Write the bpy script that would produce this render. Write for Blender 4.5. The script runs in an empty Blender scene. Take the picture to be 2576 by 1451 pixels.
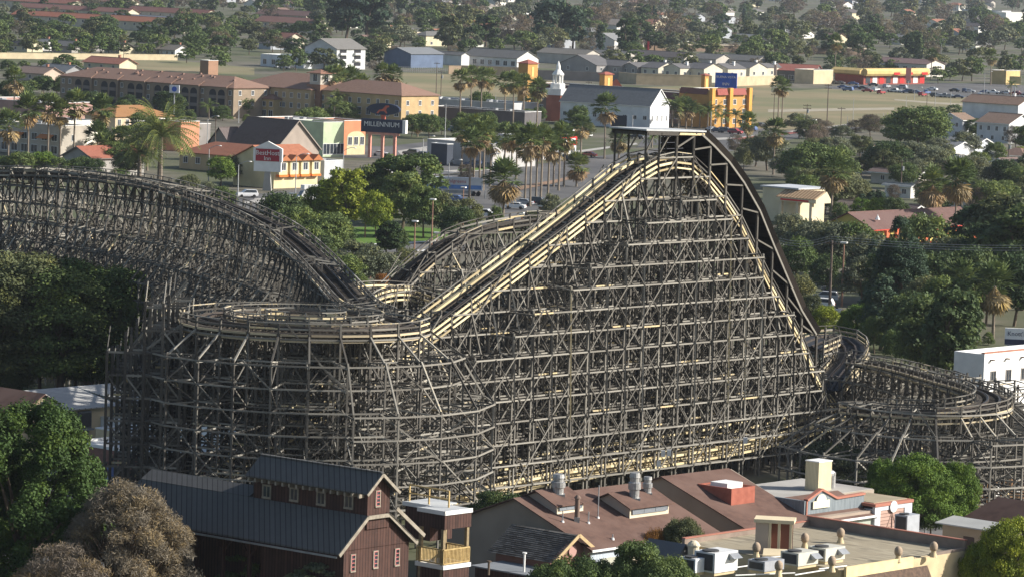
import bpy, math, random
import numpy as np
from mathutils import Vector, Matrix
R = math.radians
random.seed(7)
rng = np.random.default_rng(7)
S = bpy.context.scene
COL = S.collection

# ------------------------------------------------------------ camera
CAM_H, FPX, PITCH, ROLL = 58.0, 10000.0, math.atan(889.5 / 10000.0), 0.033   # pixels of a 2576-wide frame
cd = bpy.data.cameras.new("camera"); cam = bpy.data.objects.new("camera", cd); COL.objects.link(cam)
cd.sensor_width = 36.0; cd.lens = FPX / 2576.0 * 36.0; cd.clip_start = 5.0; cd.clip_end = 20000.0
cam.matrix_world = (Matrix.Translation((0, 0, CAM_H)) @ Matrix.Rotation(math.pi / 2 - PITCH, 4, 'X') @ Matrix.Rotation(ROLL, 4, 'Z'))
S.camera = cam
# ------------------------------------------------------------ world and sun
SUN_AZ, SUN_EL = R(1.0), R(28.0)      # from +X turned towards the camera
wd = bpy.data.worlds.new("World"); S.world = wd; wd.use_nodes = True
nt = wd.node_tree; nt.nodes.clear()
sky = nt.nodes.new('ShaderNodeTexSky'); sky.sky_type = 'NISHITA'; sky.sun_disc = False
sky.sun_elevation = SUN_EL; sky.sun_rotation = math.pi / 2 + SUN_AZ; sky.air_density = 1.0; sky.dust_density = 1.5
bg = nt.nodes.new('ShaderNodeBackground'); bg.inputs['Strength'].default_value = 0.07
wo = nt.nodes.new('ShaderNodeOutputWorld')
nt.links.new(sky.outputs[0], bg.inputs[0]); nt.links.new(bg.outputs[0], wo.inputs[0])
sl = bpy.data.lights.new("sun", 'SUN'); sl.energy = 4.2; sl.angle = R(0.5); sl.color = (1.0, 0.955, 0.89)
so = bpy.data.objects.new("sun", sl); COL.objects.link(so)
sd = Vector((math.cos(SUN_EL) * math.cos(SUN_AZ), -math.cos(SUN_EL) * math.sin(SUN_AZ), math.sin(SUN_EL)))
so.rotation_euler = sd.to_track_quat('Z', 'Y').to_euler()
S.view_settings.view_transform = 'Standard'; S.view_settings.look = 'None'
S.view_settings.gamma = 1.0; S.view_settings.exposure = 0.95
try:
    S.cycles.max_bounces = 5; S.cycles.diffuse_bounces = 2; S.cycles.glossy_bounces = 2; S.cycles.transmission_bounces = 2
    S.cycles.transparent_max_bounces = 4; S.cycles.volume_bounces = 0; S.cycles.use_denoising = True
    S.cycles.volume_max_steps = 64
except Exception: pass

# ------------------------------------------------------------ placing helpers: where the ray of a photo pixel meets a height, a depth or an upright plane
_c, _s = math.cos(PITCH), math.sin(PITCH)
def ray(u, v):
    x = (u - 1288.0) / FPX; y = -(v - 725.5) / FPX
    X = x * math.cos(ROLL) - y * math.sin(ROLL); Y = x * math.sin(ROLL) + y * math.cos(ROLL)
    return Vector((X, _c + Y * _s, -_s + Y * _c))
def W(u, v, z=0.0):
    d = ray(u, v); k = (z - CAM_H) / d.z
    return Vector((d.x * k, d.y * k, z))
def WD(u, v, Y):
    d = ray(u, v); k = Y / d.y
    return Vector((d.x * k, Y, CAM_H + d.z * k))
def proj(p):
    q = Vector((p[0], p[1], p[2] - CAM_H)); w = q.y * _c - q.z * _s
    X = q.x / w; Y = (q.y * _s + q.z * _c) / w
    return 1288 + FPX * (X * math.cos(ROLL) + Y * math.sin(ROLL)), 725.5 - FPX * (-X * math.sin(ROLL) + Y * math.cos(ROLL))
def dirv(deg): return Vector((math.cos(R(deg)), math.sin(R(deg)), 0))

# ------------------------------------------------------------ materials
MATS = {}
def _pr(name, rough=0.8, spec=0.3, metal=0.0):
    m = bpy.data.materials.new(name); m.use_nodes = True
    b = m.node_tree.nodes['Principled BSDF']
    b.inputs['Roughness'].default_value = rough; b.inputs['Metallic'].default_value = metal
    b.inputs['Specular IOR Level'].default_value = spec
    return m, m.node_tree, b
def mat(name, c, c2=None, scale=2.0, rough=0.85, spec=0.2, metal=0.0, bump=0.0, stretch=None, detail=4.0, lo=0.35, hi=0.65, coords='Object', c3=None, s3=0.2):
    if name in MATS: return MATS[name]
    m, t, b = _pr(name, rough, spec, metal)
    N, L = t.nodes, t.links
    if c2 is None: c2 = tuple(x * 0.78 for x in c)
    tc = N.new('ShaderNodeTexCoord'); src = tc.outputs[coords]
    if stretch:
        mp = N.new('ShaderNodeMapping'); mp.inputs['Scale'].default_value = stretch; L.new(src, mp.inputs[0]); src = mp.outputs[0]
    nz = N.new('ShaderNodeTexNoise'); nz.inputs['Scale'].default_value = scale; nz.inputs['Detail'].default_value = detail
    L.new(src, nz.inputs[0])
    cr = N.new('ShaderNodeValToRGB'); cr.color_ramp.elements[0].position = lo; cr.color_ramp.elements[1].position = hi
    cr.color_ramp.elements[0].color = (*c2, 1); cr.color_ramp.elements[1].color = (*c, 1)
    L.new(nz.outputs['Fac'], cr.inputs[0]); out = cr.outputs[0]
    if c3:
        n3 = N.new('ShaderNodeTexNoise'); n3.inputs['Scale'].default_value = s3; n3.inputs['Detail'].default_value = 5; L.new(tc.outputs[coords], n3.inputs[0])
        r3 = N.new('ShaderNodeValToRGB'); r3.color_ramp.elements[0].position = 0.42; r3.color_ramp.elements[1].position = 0.6
        L.new(n3.outputs['Fac'], r3.inputs[0])
        mx = N.new('ShaderNodeMixRGB'); L.new(r3.outputs[0], mx.inputs[0]); L.new(out, mx.inputs[1]); mx.inputs[2].default_value = (*c3, 1); out = mx.outputs[0]
    L.new(out, b.inputs['Base Color'])
    if bump:
        bp = N.new('ShaderNodeBump'); bp.inputs['Strength'].default_value = bump; bp.inputs['Distance'].default_value = 0.1
        L.new(nz.outputs['Fac'], bp.inputs['Height']); L.new(bp.outputs[0], b.inputs['Normal'])
    MATS[name] = m; return m
def tone_mat(name, stops, rough=0.85, spec=0.15, noise=0.25, nscale=6.0):
    """each timber or panel has its own tone, held in the 'tone' attribute"""
    if name in MATS: return MATS[name]
    m, t, b = _pr(name, rough, spec); N, L = t.nodes, t.links
    at = N.new('ShaderNodeAttribute'); at.attribute_name = 'tone'
    tc = N.new('ShaderNodeTexCoord'); nz = N.new('ShaderNodeTexNoise'); nz.inputs['Scale'].default_value = nscale; nz.inputs['Detail'].default_value = 3
    L.new(tc.outputs['Object'], nz.inputs[0])
    ma = N.new('ShaderNodeMath'); ma.operation = 'MULTIPLY_ADD'; L.new(nz.outputs['Fac'], ma.inputs[0]); ma.inputs[1].default_value = noise; L.new(at.outputs['Fac'], ma.inputs[2])
    sb = N.new('ShaderNodeMath'); sb.operation = 'SUBTRACT'; L.new(ma.outputs[0], sb.inputs[0]); sb.inputs[1].default_value = noise * 0.5
    cr = N.new('ShaderNodeValToRGB'); e = cr.color_ramp.elements
    e[0].position, e[0].color = stops[0][0], (*stops[0][1], 1); e[1].position, e[1].color = stops[-1][0], (*stops[-1][1], 1)
    for p, c in stops[1:-1]:
        q = e.new(p); q.color = (*c, 1)
    L.new(sb.outputs[0], cr.inputs[0]); L.new(cr.outputs[0], b.inputs['Base Color'])
    MATS[name] = m; return m
WOOD = tone_mat('weathered_timber', [(0.0, (0.055, 0.050, 0.044)), (0.5, (0.155, 0.143, 0.122)), (0.93, (0.33, 0.31, 0.265)), (0.985, (0.60, 0.47, 0.25)), (1.0, (0.70, 0.56, 0.32))])
DARKWOOD = tone_mat('dark_creosoted_timber', [(0.0, (0.03, 0.026, 0.022)), (1.0, (0.095, 0.08, 0.062))])
NEWWOOD = tone_mat('pale_new_timber', [(0.0, (0.36, 0.29, 0.17)), (0.35, (0.66, 0.54, 0.31)), (1.0, (0.78, 0.66, 0.41))])
OLDPALE = tone_mat('faded_tan_timber', [(0.0, (0.24, 0.20, 0.14)), (0.5, (0.42, 0.35, 0.23)), (1.0, (0.60, 0.50, 0.33))])
STEEL = mat('rail_steel', (0.10, 0.08, 0.065), (0.05, 0.042, 0.035), 3, rough=0.5, spec=0.4, metal=0.3)

# ------------------------------------------------------------ mesh builder
class MB:
    def __init__(s): s.v, s.f, s.m, s.t = [], [], [], []
    def add(s, vs, fs, mi=0, tone=None):
        n = len(s.v); tone = random.random() if tone is None else tone
        s.v += [tuple(p) for p in vs]; s.f += [tuple(i + n for i in f) for f in fs]; s.m += [mi] * len(fs); s.t += [tone] * len(vs)
    def quad(s, a, b, c, d, mi=0, tone=None): s.add([a, b, c, d], [(0, 1, 2, 3)], mi, tone)
    def poly(s, pts, mi=0, tone=None): s.add(pts, [tuple(range(len(pts)))], mi, tone)
    def box(s, x0, y0, z0, x1, y1, z1, mi=0, tone=None):
        s.add([(x0, y0, z0), (x1, y0, z0), (x1, y1, z0), (x0, y1, z0), (x0, y0, z1), (x1, y0, z1), (x1, y1, z1), (x0, y1, z1)],
              [(0, 3, 2, 1), (4, 5, 6, 7), (0, 1, 5, 4), (1, 2, 6, 5), (2, 3, 7, 6), (3, 0, 4, 7)], mi, tone)
    def beam(s, p, q, w, h, mi=0, tone=None, up=None):
        p = Vector(p); q = Vector(q); d = q - p
        if d.length < 1e-5: return
        d.normalize(); u = Vector(up) if up is not None else (Vector((0, 0, 1)) if abs(d.z) < 0.95 else Vector((0, 1, 0)))
        sd_ = d.cross(u).normalized(); u = sd_.cross(d); a = sd_ * (w / 2); b = u * (h / 2)
        s.add([p - a - b, p + a - b, p + a + b, p - a + b, q - a - b, q + a - b, q + a + b, q - a + b],
              [(3, 2, 1, 0), (4, 5, 6, 7), (0, 1, 5, 4), (1, 2, 6, 5), (2, 3, 7, 6), (3, 0, 4, 7)], mi, tone)
    def prism(s, poly, vec, mi=0, tone=None, mtop=None):
        n = len(poly); poly = [Vector(p) for p in poly]; vec = Vector(vec)
        s.add(poly + [p + vec for p in poly], [tuple(range(n - 1, -1, -1))] + [(i, (i + 1) % n, n + (i + 1) % n, n + i) for i in range(n)], mi, tone)
        s.add([p + vec for p in poly], [tuple(range(n))], mi if mtop is None else mtop, tone)
    def cyl(s, p, q, r0, r1=None, n=8, mi=0, tone=None, cap=True):
        r1 = r0 if r1 is None else r1; p = Vector(p); q = Vector(q); d = (q - p).normalized()
        a = d.orthogonal().normalized(); b = d.cross(a)
        vs = [p + (a * math.cos(2 * math.pi * i / n) + b * math.sin(2 * math.pi * i / n)) * r0 for i in range(n)] + \
             [q + (a * math.cos(2 * math.pi * i / n) + b * math.sin(2 * math.pi * i / n)) * r1 for i in range(n)]
        fs = [(i, (i + 1) % n, n + (i + 1) % n, n + i) for i in range(n)]
        if cap: fs += [tuple(range(n - 1, -1, -1)), tuple(range(n, 2 * n))]
        s.add(vs, fs, mi, tone)
    def lathe(s, c, prof, n=12, mi=0, tone=None):
        c = Vector(c); vs = []; k = len(prof)
        for r, z in prof: vs += [c + Vector((r * math.cos(2 * math.pi * i / n), r * math.sin(2 * math.pi * i / n), z)) for i in range(n)]
        fs = [(j * n + i, j * n + (i + 1) % n, (j + 1) * n + (i + 1) % n, (j + 1) * n + i) for j in range(k - 1) for i in range(n)]
        fs += [tuple(range(n - 1, -1, -1)), tuple(range((k - 1) * n, k * n))]
        s.add(vs, fs, mi, tone)
    def xf(s, M, k=0):
        for i in range(k, len(s.v)): s.v[i] = tuple(M @ Vector(s.v[i]))
    def build(s, name, mats, parent=None, smooth=False, M=None):
        me = bpy.data.meshes.new(name)
        me.from_pydata(s.v, [], s.f)
        mats = mats if isinstance(mats, (list, tuple)) else [mats]
        for m in mats: me.materials.append(m)
        if len(mats) > 1: me.polygons.foreach_set('material_index', s.m)
        at = me.attributes.new('tone', 'FLOAT', 'POINT'); at.data.foreach_set('value', s.t)
        if smooth: me.shade_smooth()
        me.update()
        o = bpy.data.objects.new(name, me); COL.objects.link(o)
        if M is not None: o.matrix_world = M
        if parent is not None:
            o.parent = parent
            if parent.type == 'EMPTY' and M is None and s.v and parent.get('_w'):
                o.matrix_parent_inverse = parent.matrix_world.inverted()
        return o
def empty(name, loc=(0, 0, 0), rz=0.0, label=None, cat=None, group=None, world=False):
    o = bpy.data.objects.new(name, None); COL.objects.link(o); o.empty_display_size = 0.3
    M = Matrix.Translation(Vector(loc)) @ Matrix.Rotation(rz, 4, 'Z')
    o.matrix_world = M; o.location = loc; o.rotation_euler = (0, 0, rz)
    tag(o, label, cat, group); return o
def tag(o, label=None, cat=None, group=None, kind=None):
    if label: o['label'] = label
    if cat: o['category'] = cat
    if group: o['group'] = group
    if kind: o['kind'] = kind
    return o
def copy_tree(o, parent=None):
    c = o.copy(); COL.objects.link(c)
    if parent is not None: c.parent = parent; c.matrix_parent_inverse = o.matrix_parent_inverse.copy()
    for ch in list(o.children): copy_tree(ch, c)
    return c
def place(o, loc, rz=0.0, sc=1.0):
    o.location = loc; o.rotation_euler = (0, 0, rz); o.scale = (sc, sc, sc) if not isinstance(sc, tuple) else sc
    return o
# ------------------------------------------------------------ generic builders
def along(P, d, u2):
    """distance along direction d from P at which the point shows at photo column u2"""
    lo_, hi_ = 0.0, 500.0; u0 = proj(P)[0]; sg = 1 if u2 > u0 else -1
    for _ in range(50):
        m = (lo_ + hi_) / 2
        q = P + d * m
        if q.y < 20: hi_ = m; continue
        if (proj(q)[0] - u2) * sg < 0: lo_ = m
        else: hi_ = m
    return (lo_ + hi_) / 2
WC = {}
def wall_mat(c, rough=0.85):
    k = 'wall_%02d_%02d_%02d' % tuple(int(x * 99) for x in c)
    return mat(k, c, tuple(x * 0.82 for x in c), 0.35, rough=rough, detail=6)
def roof_mat(c, tiles=True):
    k = 'roof_%02d_%02d_%02d' % tuple(int(x * 99) for x in c)
    return mat(k, c, tuple(x * 0.72 for x in c), 1.3, rough=0.9, detail=8, lo=0.3, hi=0.7, c3=tuple(x * 0.85 + 0.01 for x in c), s3=0.15)
GLASS = mat('window_glass', (0.05, 0.06, 0.075), (0.02, 0.025, 0.03), 0.8, rough=0.15, spec=0.6)
WHITE = mat('white_paint', (0.78, 0.77, 0.74), (0.68, 0.67, 0.63), 0.6, rough=0.6)
METAL = mat('grey_metal', (0.35, 0.36, 0.37), (0.26, 0.27, 0.28), 1.0, rough=0.5, metal=0.4)
def window(parent, M, x, y, z, w, h, face, frame=WHITE, trim=0.10, bars=1):
    """face: 'f' front (-y), 'r' right (+x), 'b', 'l'. a frame with its pane as a sub-part"""
    F_, G_ = MB(), MB()
    def P(a, b, o):      # a across, b up, o out
        return {'f': (x + a, y - o, z + b), 'r': (x + o, y + a, z + b), 'l': (x - o, y - a, z + b), 'b': (x - a, y + o, z + b)}[face]
    def slab(mb, a0, a1, b0, b1, o0, o1):
        v = [P(a, b, o) for o in (o0, o1) for (a, b) in ((a0, b0), (a1, b0), (a1, b1), (a0, b1))]
        mb.add(v, [(0, 1, 2, 3)[::-1], (4, 5, 6, 7), (0, 1, 5, 4), (1, 2, 6, 5), (2, 3, 7, 6), (3, 0, 4, 7)])
    t = trim
    slab(F_, -w / 2 - t, -w / 2, -h / 2, h / 2, -0.02, 0.07); slab(F_, w / 2, w / 2 + t, -h / 2, h / 2, -0.02, 0.07)
    slab(F_, -w / 2 - t, w / 2 + t, h / 2, h / 2 + t, -0.02, 0.08); slab(F_, -w / 2 - t, w / 2 + t, -h / 2 - t * 1.3, -h / 2, -0.02, 0.11)
    for k in range(bars):
        a = -w / 2 + w * (k + 1) / (bars + 1); slab(F_, a - 0.03, a + 0.03, -h / 2, h / 2, 0.02, 0.06)
    slab(G_, -w / 2, w / 2, -h / 2, h / 2, -0.02, 0.02)
    f = F_.build('window', frame, parent); g_ = G_.build('pane', GLASS, f); return f
def grp_local(o, parent): o.parent = parent
def building(name, label, cat, C, ang, L, D, H, wall, roof='gx', rc=(0.2, 0.13, 0.1), pitch=22, over=0.5, wins=(), side_wins=(), chim=0, z0=0.0, parapet=0.8, group=None, trim=None, door=None, vents=0, base=None):
    """C: near corner on the ground; spans x in [-L,0], y in [0,D] in its own frame; ridge along x ('gx') or y ('gy'), 'hip' or 'flat'"""
    e = empty(name, (C[0], C[1], z0), R(ang), label, cat, group)
    wm = wall_mat(wall) if isinstance(wall, tuple) else wall; rm = roof_mat(rc) if isinstance(rc, tuple) else rc
    w = MB(); rf = MB(); tp = math.tan(R(pitch))
    if roof == 'flat':
        w.box(-L, 0, 0, 0, D, H); ph = parapet
        t = 0.25
        w.box(-L, 0.001, H, 0, t, H + ph); w.box(-L, D - t, H, 0, D, H + ph); w.box(-L, t, H, -L + t, D - t, H + ph); w.box(-t, t, H, 0, D - t, H + ph)
        rf.box(-L + t, t, H - 0.05, -t, D - t, H + 0.06)
        cp = MB(); o = 0.06
        for a in ((-L - o, -o, 0 + o, t + o), (-L - o, D - t - o, 0 + o, D + o), (-L - o, t + o + .002, -L + t + o, D - t - o - .002), (-t - o, t + o + .002, o, D - t - o - .002)): cp.box(a[0], a[1], H + ph, a[2], a[3], H + ph + 0.14)
        cp.build('coping', trim or WHITE, e)
        for k in range(vents):
            hv = MB(); x = -L * (0.15 + 0.7 * random.random()); y = D * (0.25 + 0.5 * random.random()); s_ = 0.6 + random.random() * 0.5
            hv.box(x - s_, y - s_ * 0.8, H + 0.06, x + s_, y + s_ * 0.8, H + 0.9 + 0.4 * random.random()); hv.build('roof_unit', METAL, e)
    else:
        t = 0.16
        if roof == 'gx':
            rz = H + D / 2 * tp
            w.prism([(0, 0, 0), (0, D, 0), (0, D, H), (0, D / 2, rz), (0, 0, H)], (-L, 0, 0))
            for sy in (0, 1):
                y0 = -over if sy == 0 else D + over; ze = H - over * tp
                a = [(-L - over, y0, ze), (over, y0, ze), (over, D / 2, rz), (-L - over, D / 2, rz)]
                if sy: a = a[::-1]
                rf.prism(a, (0, 0, t))
            rf.beam((-L - over, D / 2, rz + t), (over, D / 2, rz + t), 0.3, 0.12)
        elif roof == 'gy':
            rz = H + L / 2 * tp
            w.prism([(0, 0, 0), (0, 0, H), (-L / 2, 0, rz), (-L, 0, H), (-L, 0, 0)], (0, D, 0))
            for sx in (0, 1):
                x0 = over if sx == 0 else -L - over; ze = H - over * tp
                a = [(x0, -over, ze), (x0, D + over, ze), (-L / 2, D + over, rz), (-L / 2, -over, rz)]
                if sx: a = a[::-1]
                rf.prism(a, (0, 0, t))
            rf.beam((-L / 2, -over, rz + t), (-L / 2, D + over, rz + t), 0.3, 0.12)
        elif roof == 'hip':
            w.box(-L, 0, 0, 0, D, H); o = over; ze = H - 0.02; m = min(L, D) / 2 + o; rz = ze + m * tp
            if L >= D: r0, r1 = (-L - o + m, D / 2, rz), (o - m, D / 2, rz)
            else: r0, r1 = (-L / 2, -o + m, rz), (-L / 2, D + o - m, rz)
            A, B_, C_, D_ = (-L - o, -o, ze), (o, -o, ze), (o, D + o, ze), (-L - o, D + o, ze)
            if L >= D: fs = [[A, B_, r1, r0], [B_, C_, r1], [C_, D_, r0, r1], [D_, A, r0]]
            else: fs = [[A, B_, r0], [B_, C_, r1, r0], [C_, D_, r1], [D_, A, r0, r1]]
            for f in fs: rf.poly(f)
            rf.box(-L - o, -o, ze - 0.16, o, D + o, ze - 0.01)
        if chim:
            cm = MB(); x = -L * 0.3; cm.box(x - 0.5, D * 0.6, 0 + H * 0.5, x + 0.4, D * 0.6 + 0.7, rz + 0.9); cm.box(x - 0.6, D * 0.6 - 0.1, rz + 0.9, x + 0.5, D * 0.6 + 0.8, rz + 1.05)
            cm.build('chimney', wall_mat((0.36, 0.17, 0.11)) if chim == 1 else WHITE, e)
    w.build('wall', wm, e); rf.build('roof', rm, e)
    if trim and roof != 'flat':
        tb = MB(); ze = H - over * tp
        if roof == 'gx':
            tb.beam((over + 0.03, -over, ze), (over + 0.03, D / 2, rz), 0.06, 0.26); tb.beam((over + 0.03, D + over, ze), (over + 0.03, D / 2, rz), 0.06, 0.26); tb.beam((-L - over, -over - 0.03, ze), (over, -over - 0.03, ze), 0.06, 0.22)
        elif roof == 'gy':
            tb.beam((over, -over - 0.03, ze), (-L / 2, -over - 0.03, rz), 0.06, 0.26); tb.beam((-L - over, -over - 0.03, ze), (-L / 2, -over - 0.03, rz), 0.06, 0.26); tb.beam((over + 0.03, -over, ze), (over + 0.03, D + over, ze), 0.06, 0.22)
        else: tb.beam((-L - over, -over - 0.02, H - 0.12), (over, -over - 0.02, H - 0.12), 0.05, 0.2); tb.beam((over + 0.02, -over, H - 0.12), (over + 0.02, D + over, H - 0.12), 0.05, 0.2)
        tb.build('fascia', trim, e)
    for (n, z, ww, hh) in wins:            # windows along the front
        for k in range(n): window(e, None, -L * (k + 0.5) / n, 0, z, ww, hh, 'f')
    for (n, z, ww, hh) in side_wins:
        for k in range(n): window(e, None, 0, D * (k + 0.5) / n, z, ww, hh, 'r')
    if door:
        x, ww, hh = door; d = MB(); d.box(x - ww / 2, -0.06, 0.02, x + ww / 2, 0.02, hh); d.build('door', wall_mat((0.12, 0.1, 0.09)), e)
    e['_L'] = L; e['_D'] = D; e['_H'] = H
    return e
def B(name, label, cat, at, uL, Dw, H, ang=-42, zr=0.0, **k):
    """near corner at photo pixel `at` seen at height zr; length reaches column uL; Dw is the depth in metres, or ('u', column)"""
    C = W(at[0], at[1], zr); C.z = 0; d1 = dirv(ang); d2 = dirv(ang + 90)
    P = C + Vector((0, 0, zr)); L = along(P, -d1, uL)
    if isinstance(Dw, tuple): Dw = along(P, d2, Dw[1])
    if Dw > 70 or L > 160: print('CHECK', label, round(L), round(Dw)); Dw = min(Dw, 20); L = min(L, 60)
    return building(name, label, cat, C, ang, L, Dw, H, **k)

# ------------------------------------------------------------ trees
def leaf_mat(name, c, dark=0.55, warm=(1.35, 1.15, 0.6)):
    if name in MATS: return MATS[name]
    m, t, b = _pr(name, 0.65, 0.15); N, L = t.nodes, t.links
    at = N.new('ShaderNodeAttribute'); at.attribute_name = 'tone'
    oi = N.new('ShaderNodeObjectInfo')
    cr = N.new('ShaderNodeValToRGB'); e = cr.color_ramp.elements
    e[0].position = 0.0; e[0].color = (*[x * dark for x in c], 1); e[1].position = 1.0; e[1].color = (c[0] * warm[0], c[1] * warm[1], c[2] * warm[2], 1)
    q = e.new(0.5); q.color = (*c, 1)
    L.new(at.outputs['Fac'], cr.inputs[0])
    hs = N.new('ShaderNodeHueSaturation'); L.new(cr.outputs[0], hs.inputs['Color'])
    mr = N.new('ShaderNodeMapRange'); L.new(oi.outputs['Random'], mr.inputs[0]); mr.inputs[3].default_value = 0.78; mr.inputs[4].default_value = 1.25; L.new(mr.outputs[0], hs.inputs['Value'])
    mh = N.new('ShaderNodeMapRange'); L.new(oi.outputs['Random'], mh.inputs[0]); mh.inputs[3].default_value = 0.515; mh.inputs[4].default_value = 0.485; L.new(mh.outputs[0], hs.inputs['Hue'])
    L.new(hs.outputs[0], b.inputs['Base Color'])
    tr = N.new('ShaderNodeBsdfTranslucent'); L.new(hs.outputs[0], tr.inputs[0]); mx = N.new('ShaderNodeMixShader'); mx.inputs[0].default_value = 0.22
    L.new(b.outputs[0], mx.inputs[1]); L.new(tr.outputs[0], mx.inputs[2]); L.new(mx.outputs[0], N['Material Output'].inputs[0])
    MATS[name] = m; return m
LEAF = {
 'dark': leaf_mat('dark_green_leaves', (0.061, 0.095, 0.037)), 'mid': leaf_mat('mid_green_leaves', (0.107, 0.152, 0.051)),
 'olive': leaf_mat('olive_leaves', (0.128, 0.144, 0.067)), 'bright': leaf_mat('bright_green_leaves', (0.115, 0.185, 0.035)),
 'yellow': leaf_mat('yellow_green_leaves', (0.175, 0.225, 0.030)), 'grey': leaf_mat('grey_green_leaves', (0.146, 0.165, 0.104)),
 'brown': leaf_mat('bare_brown_twigs', (0.165, 0.138, 0.108)), 'rust': leaf_mat('rusty_leaves', (0.305, 0.146, 0.043)),
 'blue': leaf_mat('blue_green_needles', (0.055, 0.091, 0.055)), 'palm': leaf_mat('palm_fronds', (0.122, 0.165, 0.061)),
 'frond': leaf_mat('dead_palm_fronds', (0.329, 0.256, 0.146)), 'tan': leaf_mat('twiggy_tan_growth', (0.185, 0.165, 0.122)),
 'conif': leaf_mat('conifer_green', (0.060, 0.104, 0.028))}
BARK = mat('bark', (0.16, 0.12, 0.085), (0.08, 0.06, 0.045), 3, stretch=(1, 1, 0.2))
PALMBARK = mat('palm_bark', (0.26, 0.21, 0.16), (0.17, 0.14, 0.11), 4, stretch=(0.3, 0.3, 2))
def leaves_mesh(name, centers, radii, n_per, size, seed, squash=0.8, droop=0.0, aspect=1.0, tonebase=None, up_bias=0.15, lmats=None, out=0.9):
    rg = np.random.default_rng(seed); V, T = [], []
    for ci, (c, r) in enumerate(zip(centers, radii)):
        n = max(4, int(n_per * (r / np.mean(radii)) ** 2)); d = rg.normal(size=(n, 3)); d /= np.linalg.norm(d, axis=1)[:, None]; d[:, 2] = np.where(d[:, 2] < -0.25, -d[:, 2] * 0.6, d[:, 2])
        rad = r * (0.62 + 0.45 * rg.random(n)); p = np.asarray(c) + d * rad[:, None] * np.array([1, 1, squash])
        if droop: p[:, 2] -= droop * rg.random(n) ** 2
        nn = d * out + rg.normal(size=(n, 3)) * 0.55 + np.array([0, 0, up_bias]); nn /= np.linalg.norm(nn, axis=1)[:, None]
        a = np.cross(nn, rg.normal(size=(n, 3))); a /= np.linalg.norm(a, axis=1)[:, None]; b = np.cross(nn, a)
        s = size * (0.55 + 0.8 * rg.random(n))[:, None]
        q = np.stack([p - a * s - b * s * aspect, p + a * s - b * s * aspect * 0.7, p + a * s * 0.8 + b * s * aspect, p - a * s * 0.7 + b * s * aspect], 1)
        V.append(q.reshape(-1, 3)); t = (rg.random() if tonebase is None else tonebase) * 0.6 + 0.4 * rg.random(n); T.append(np.repeat(t, 4))
    V = np.concatenate(V); T = np.concatenate(T); n = len(V) // 4
    me = bpy.data.meshes.new(name); me.vertices.add(len(V)); me.vertices.foreach_set('co', V.ravel().astype(np.float32))
    me.loops.add(n * 4); me.loops.foreach_set('vertex_index', np.arange(n * 4, dtype=np.int32)); me.polygons.add(n); me.polygons.foreach_set('loop_start', np.arange(0, n * 4, 4, dtype=np.int32))
    me.update(calc_edges=True); at = me.attributes.new('tone', 'FLOAT', 'POINT'); at.data.foreach_set('value', T.astype(np.float32))
    me.materials.append(LEAF['mid']); return me
def blob_centers(seed, n, rx, ry, z0, z1, shape='round', lump=0.3):
    rg = np.random.default_rng(seed); c, r = [], []
    for i in range(n):
        for _ in range(30):
            h = rg.random(); a = rg.random() * 2 * np.pi
            if shape == 'round': env = math.sin(math.pi * (0.12 + 0.80 * h)) ** 0.6
            elif shape == 'cone': env = (1 - h) ** 0.75 * 0.95 + 0.07
            elif shape == 'dome': env = (1 - h ** 2.2) ** 0.5
            elif shape == 'flat': env = 1.0 if h < 0.5 else 0.75
            else: env = 0.55 + 0.45 * math.sin(math.pi * h)
            rr = env * (0.45 + 0.6 * math.sqrt(rg.random()))
            rr = min(rr, env)
            break
        c.append((rx * rr * math.cos(a), ry * rr * math.sin(a), z0 + (z1 - z0) * h)); r.append(lump * (0.7 + 0.7 * rg.random()) * min(rx, ry) * (0.55 if shape == 'cone' and h > 0.75 else 1))
    return c, r
def trunk_mesh(name, h, r, seed, limbs=6, crown=None, lean=0.1, multi=1):
    rg = random.Random(seed); m = MB()
    for k in range(multi):
        x, y = (rg.random() - 0.5) * (multi - 1) * 0.8, (rg.random() - 0.5) * (multi - 1) * 0.8; p = Vector((x, y, -0.3)); q = Vector((x + rg.uniform(-lean, lean) * h, y + rg.uniform(-lean, lean) * h, h * 0.55))
        m.cyl(p, q, r, r * 0.65, 7); top = q
        if crown:
            for c in rg.sample(crown, min(limbs, len(crown))):
                mid_ = top.lerp(Vector(c), 0.5) + Vector((rg.uniform(-.4, .4), rg.uniform(-.4, .4), rg.uniform(-0.3, 0.5)))
                m.cyl(top, mid_, r * 0.5, r * 0.3, 5); m.cyl(mid_, Vector(c), r * 0.3, r * 0.08, 4)
    me_o = m.build(name, BARK); me = me_o.data; bpy.data.objects.remove(me_o); return me
PROTO = {}
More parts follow.
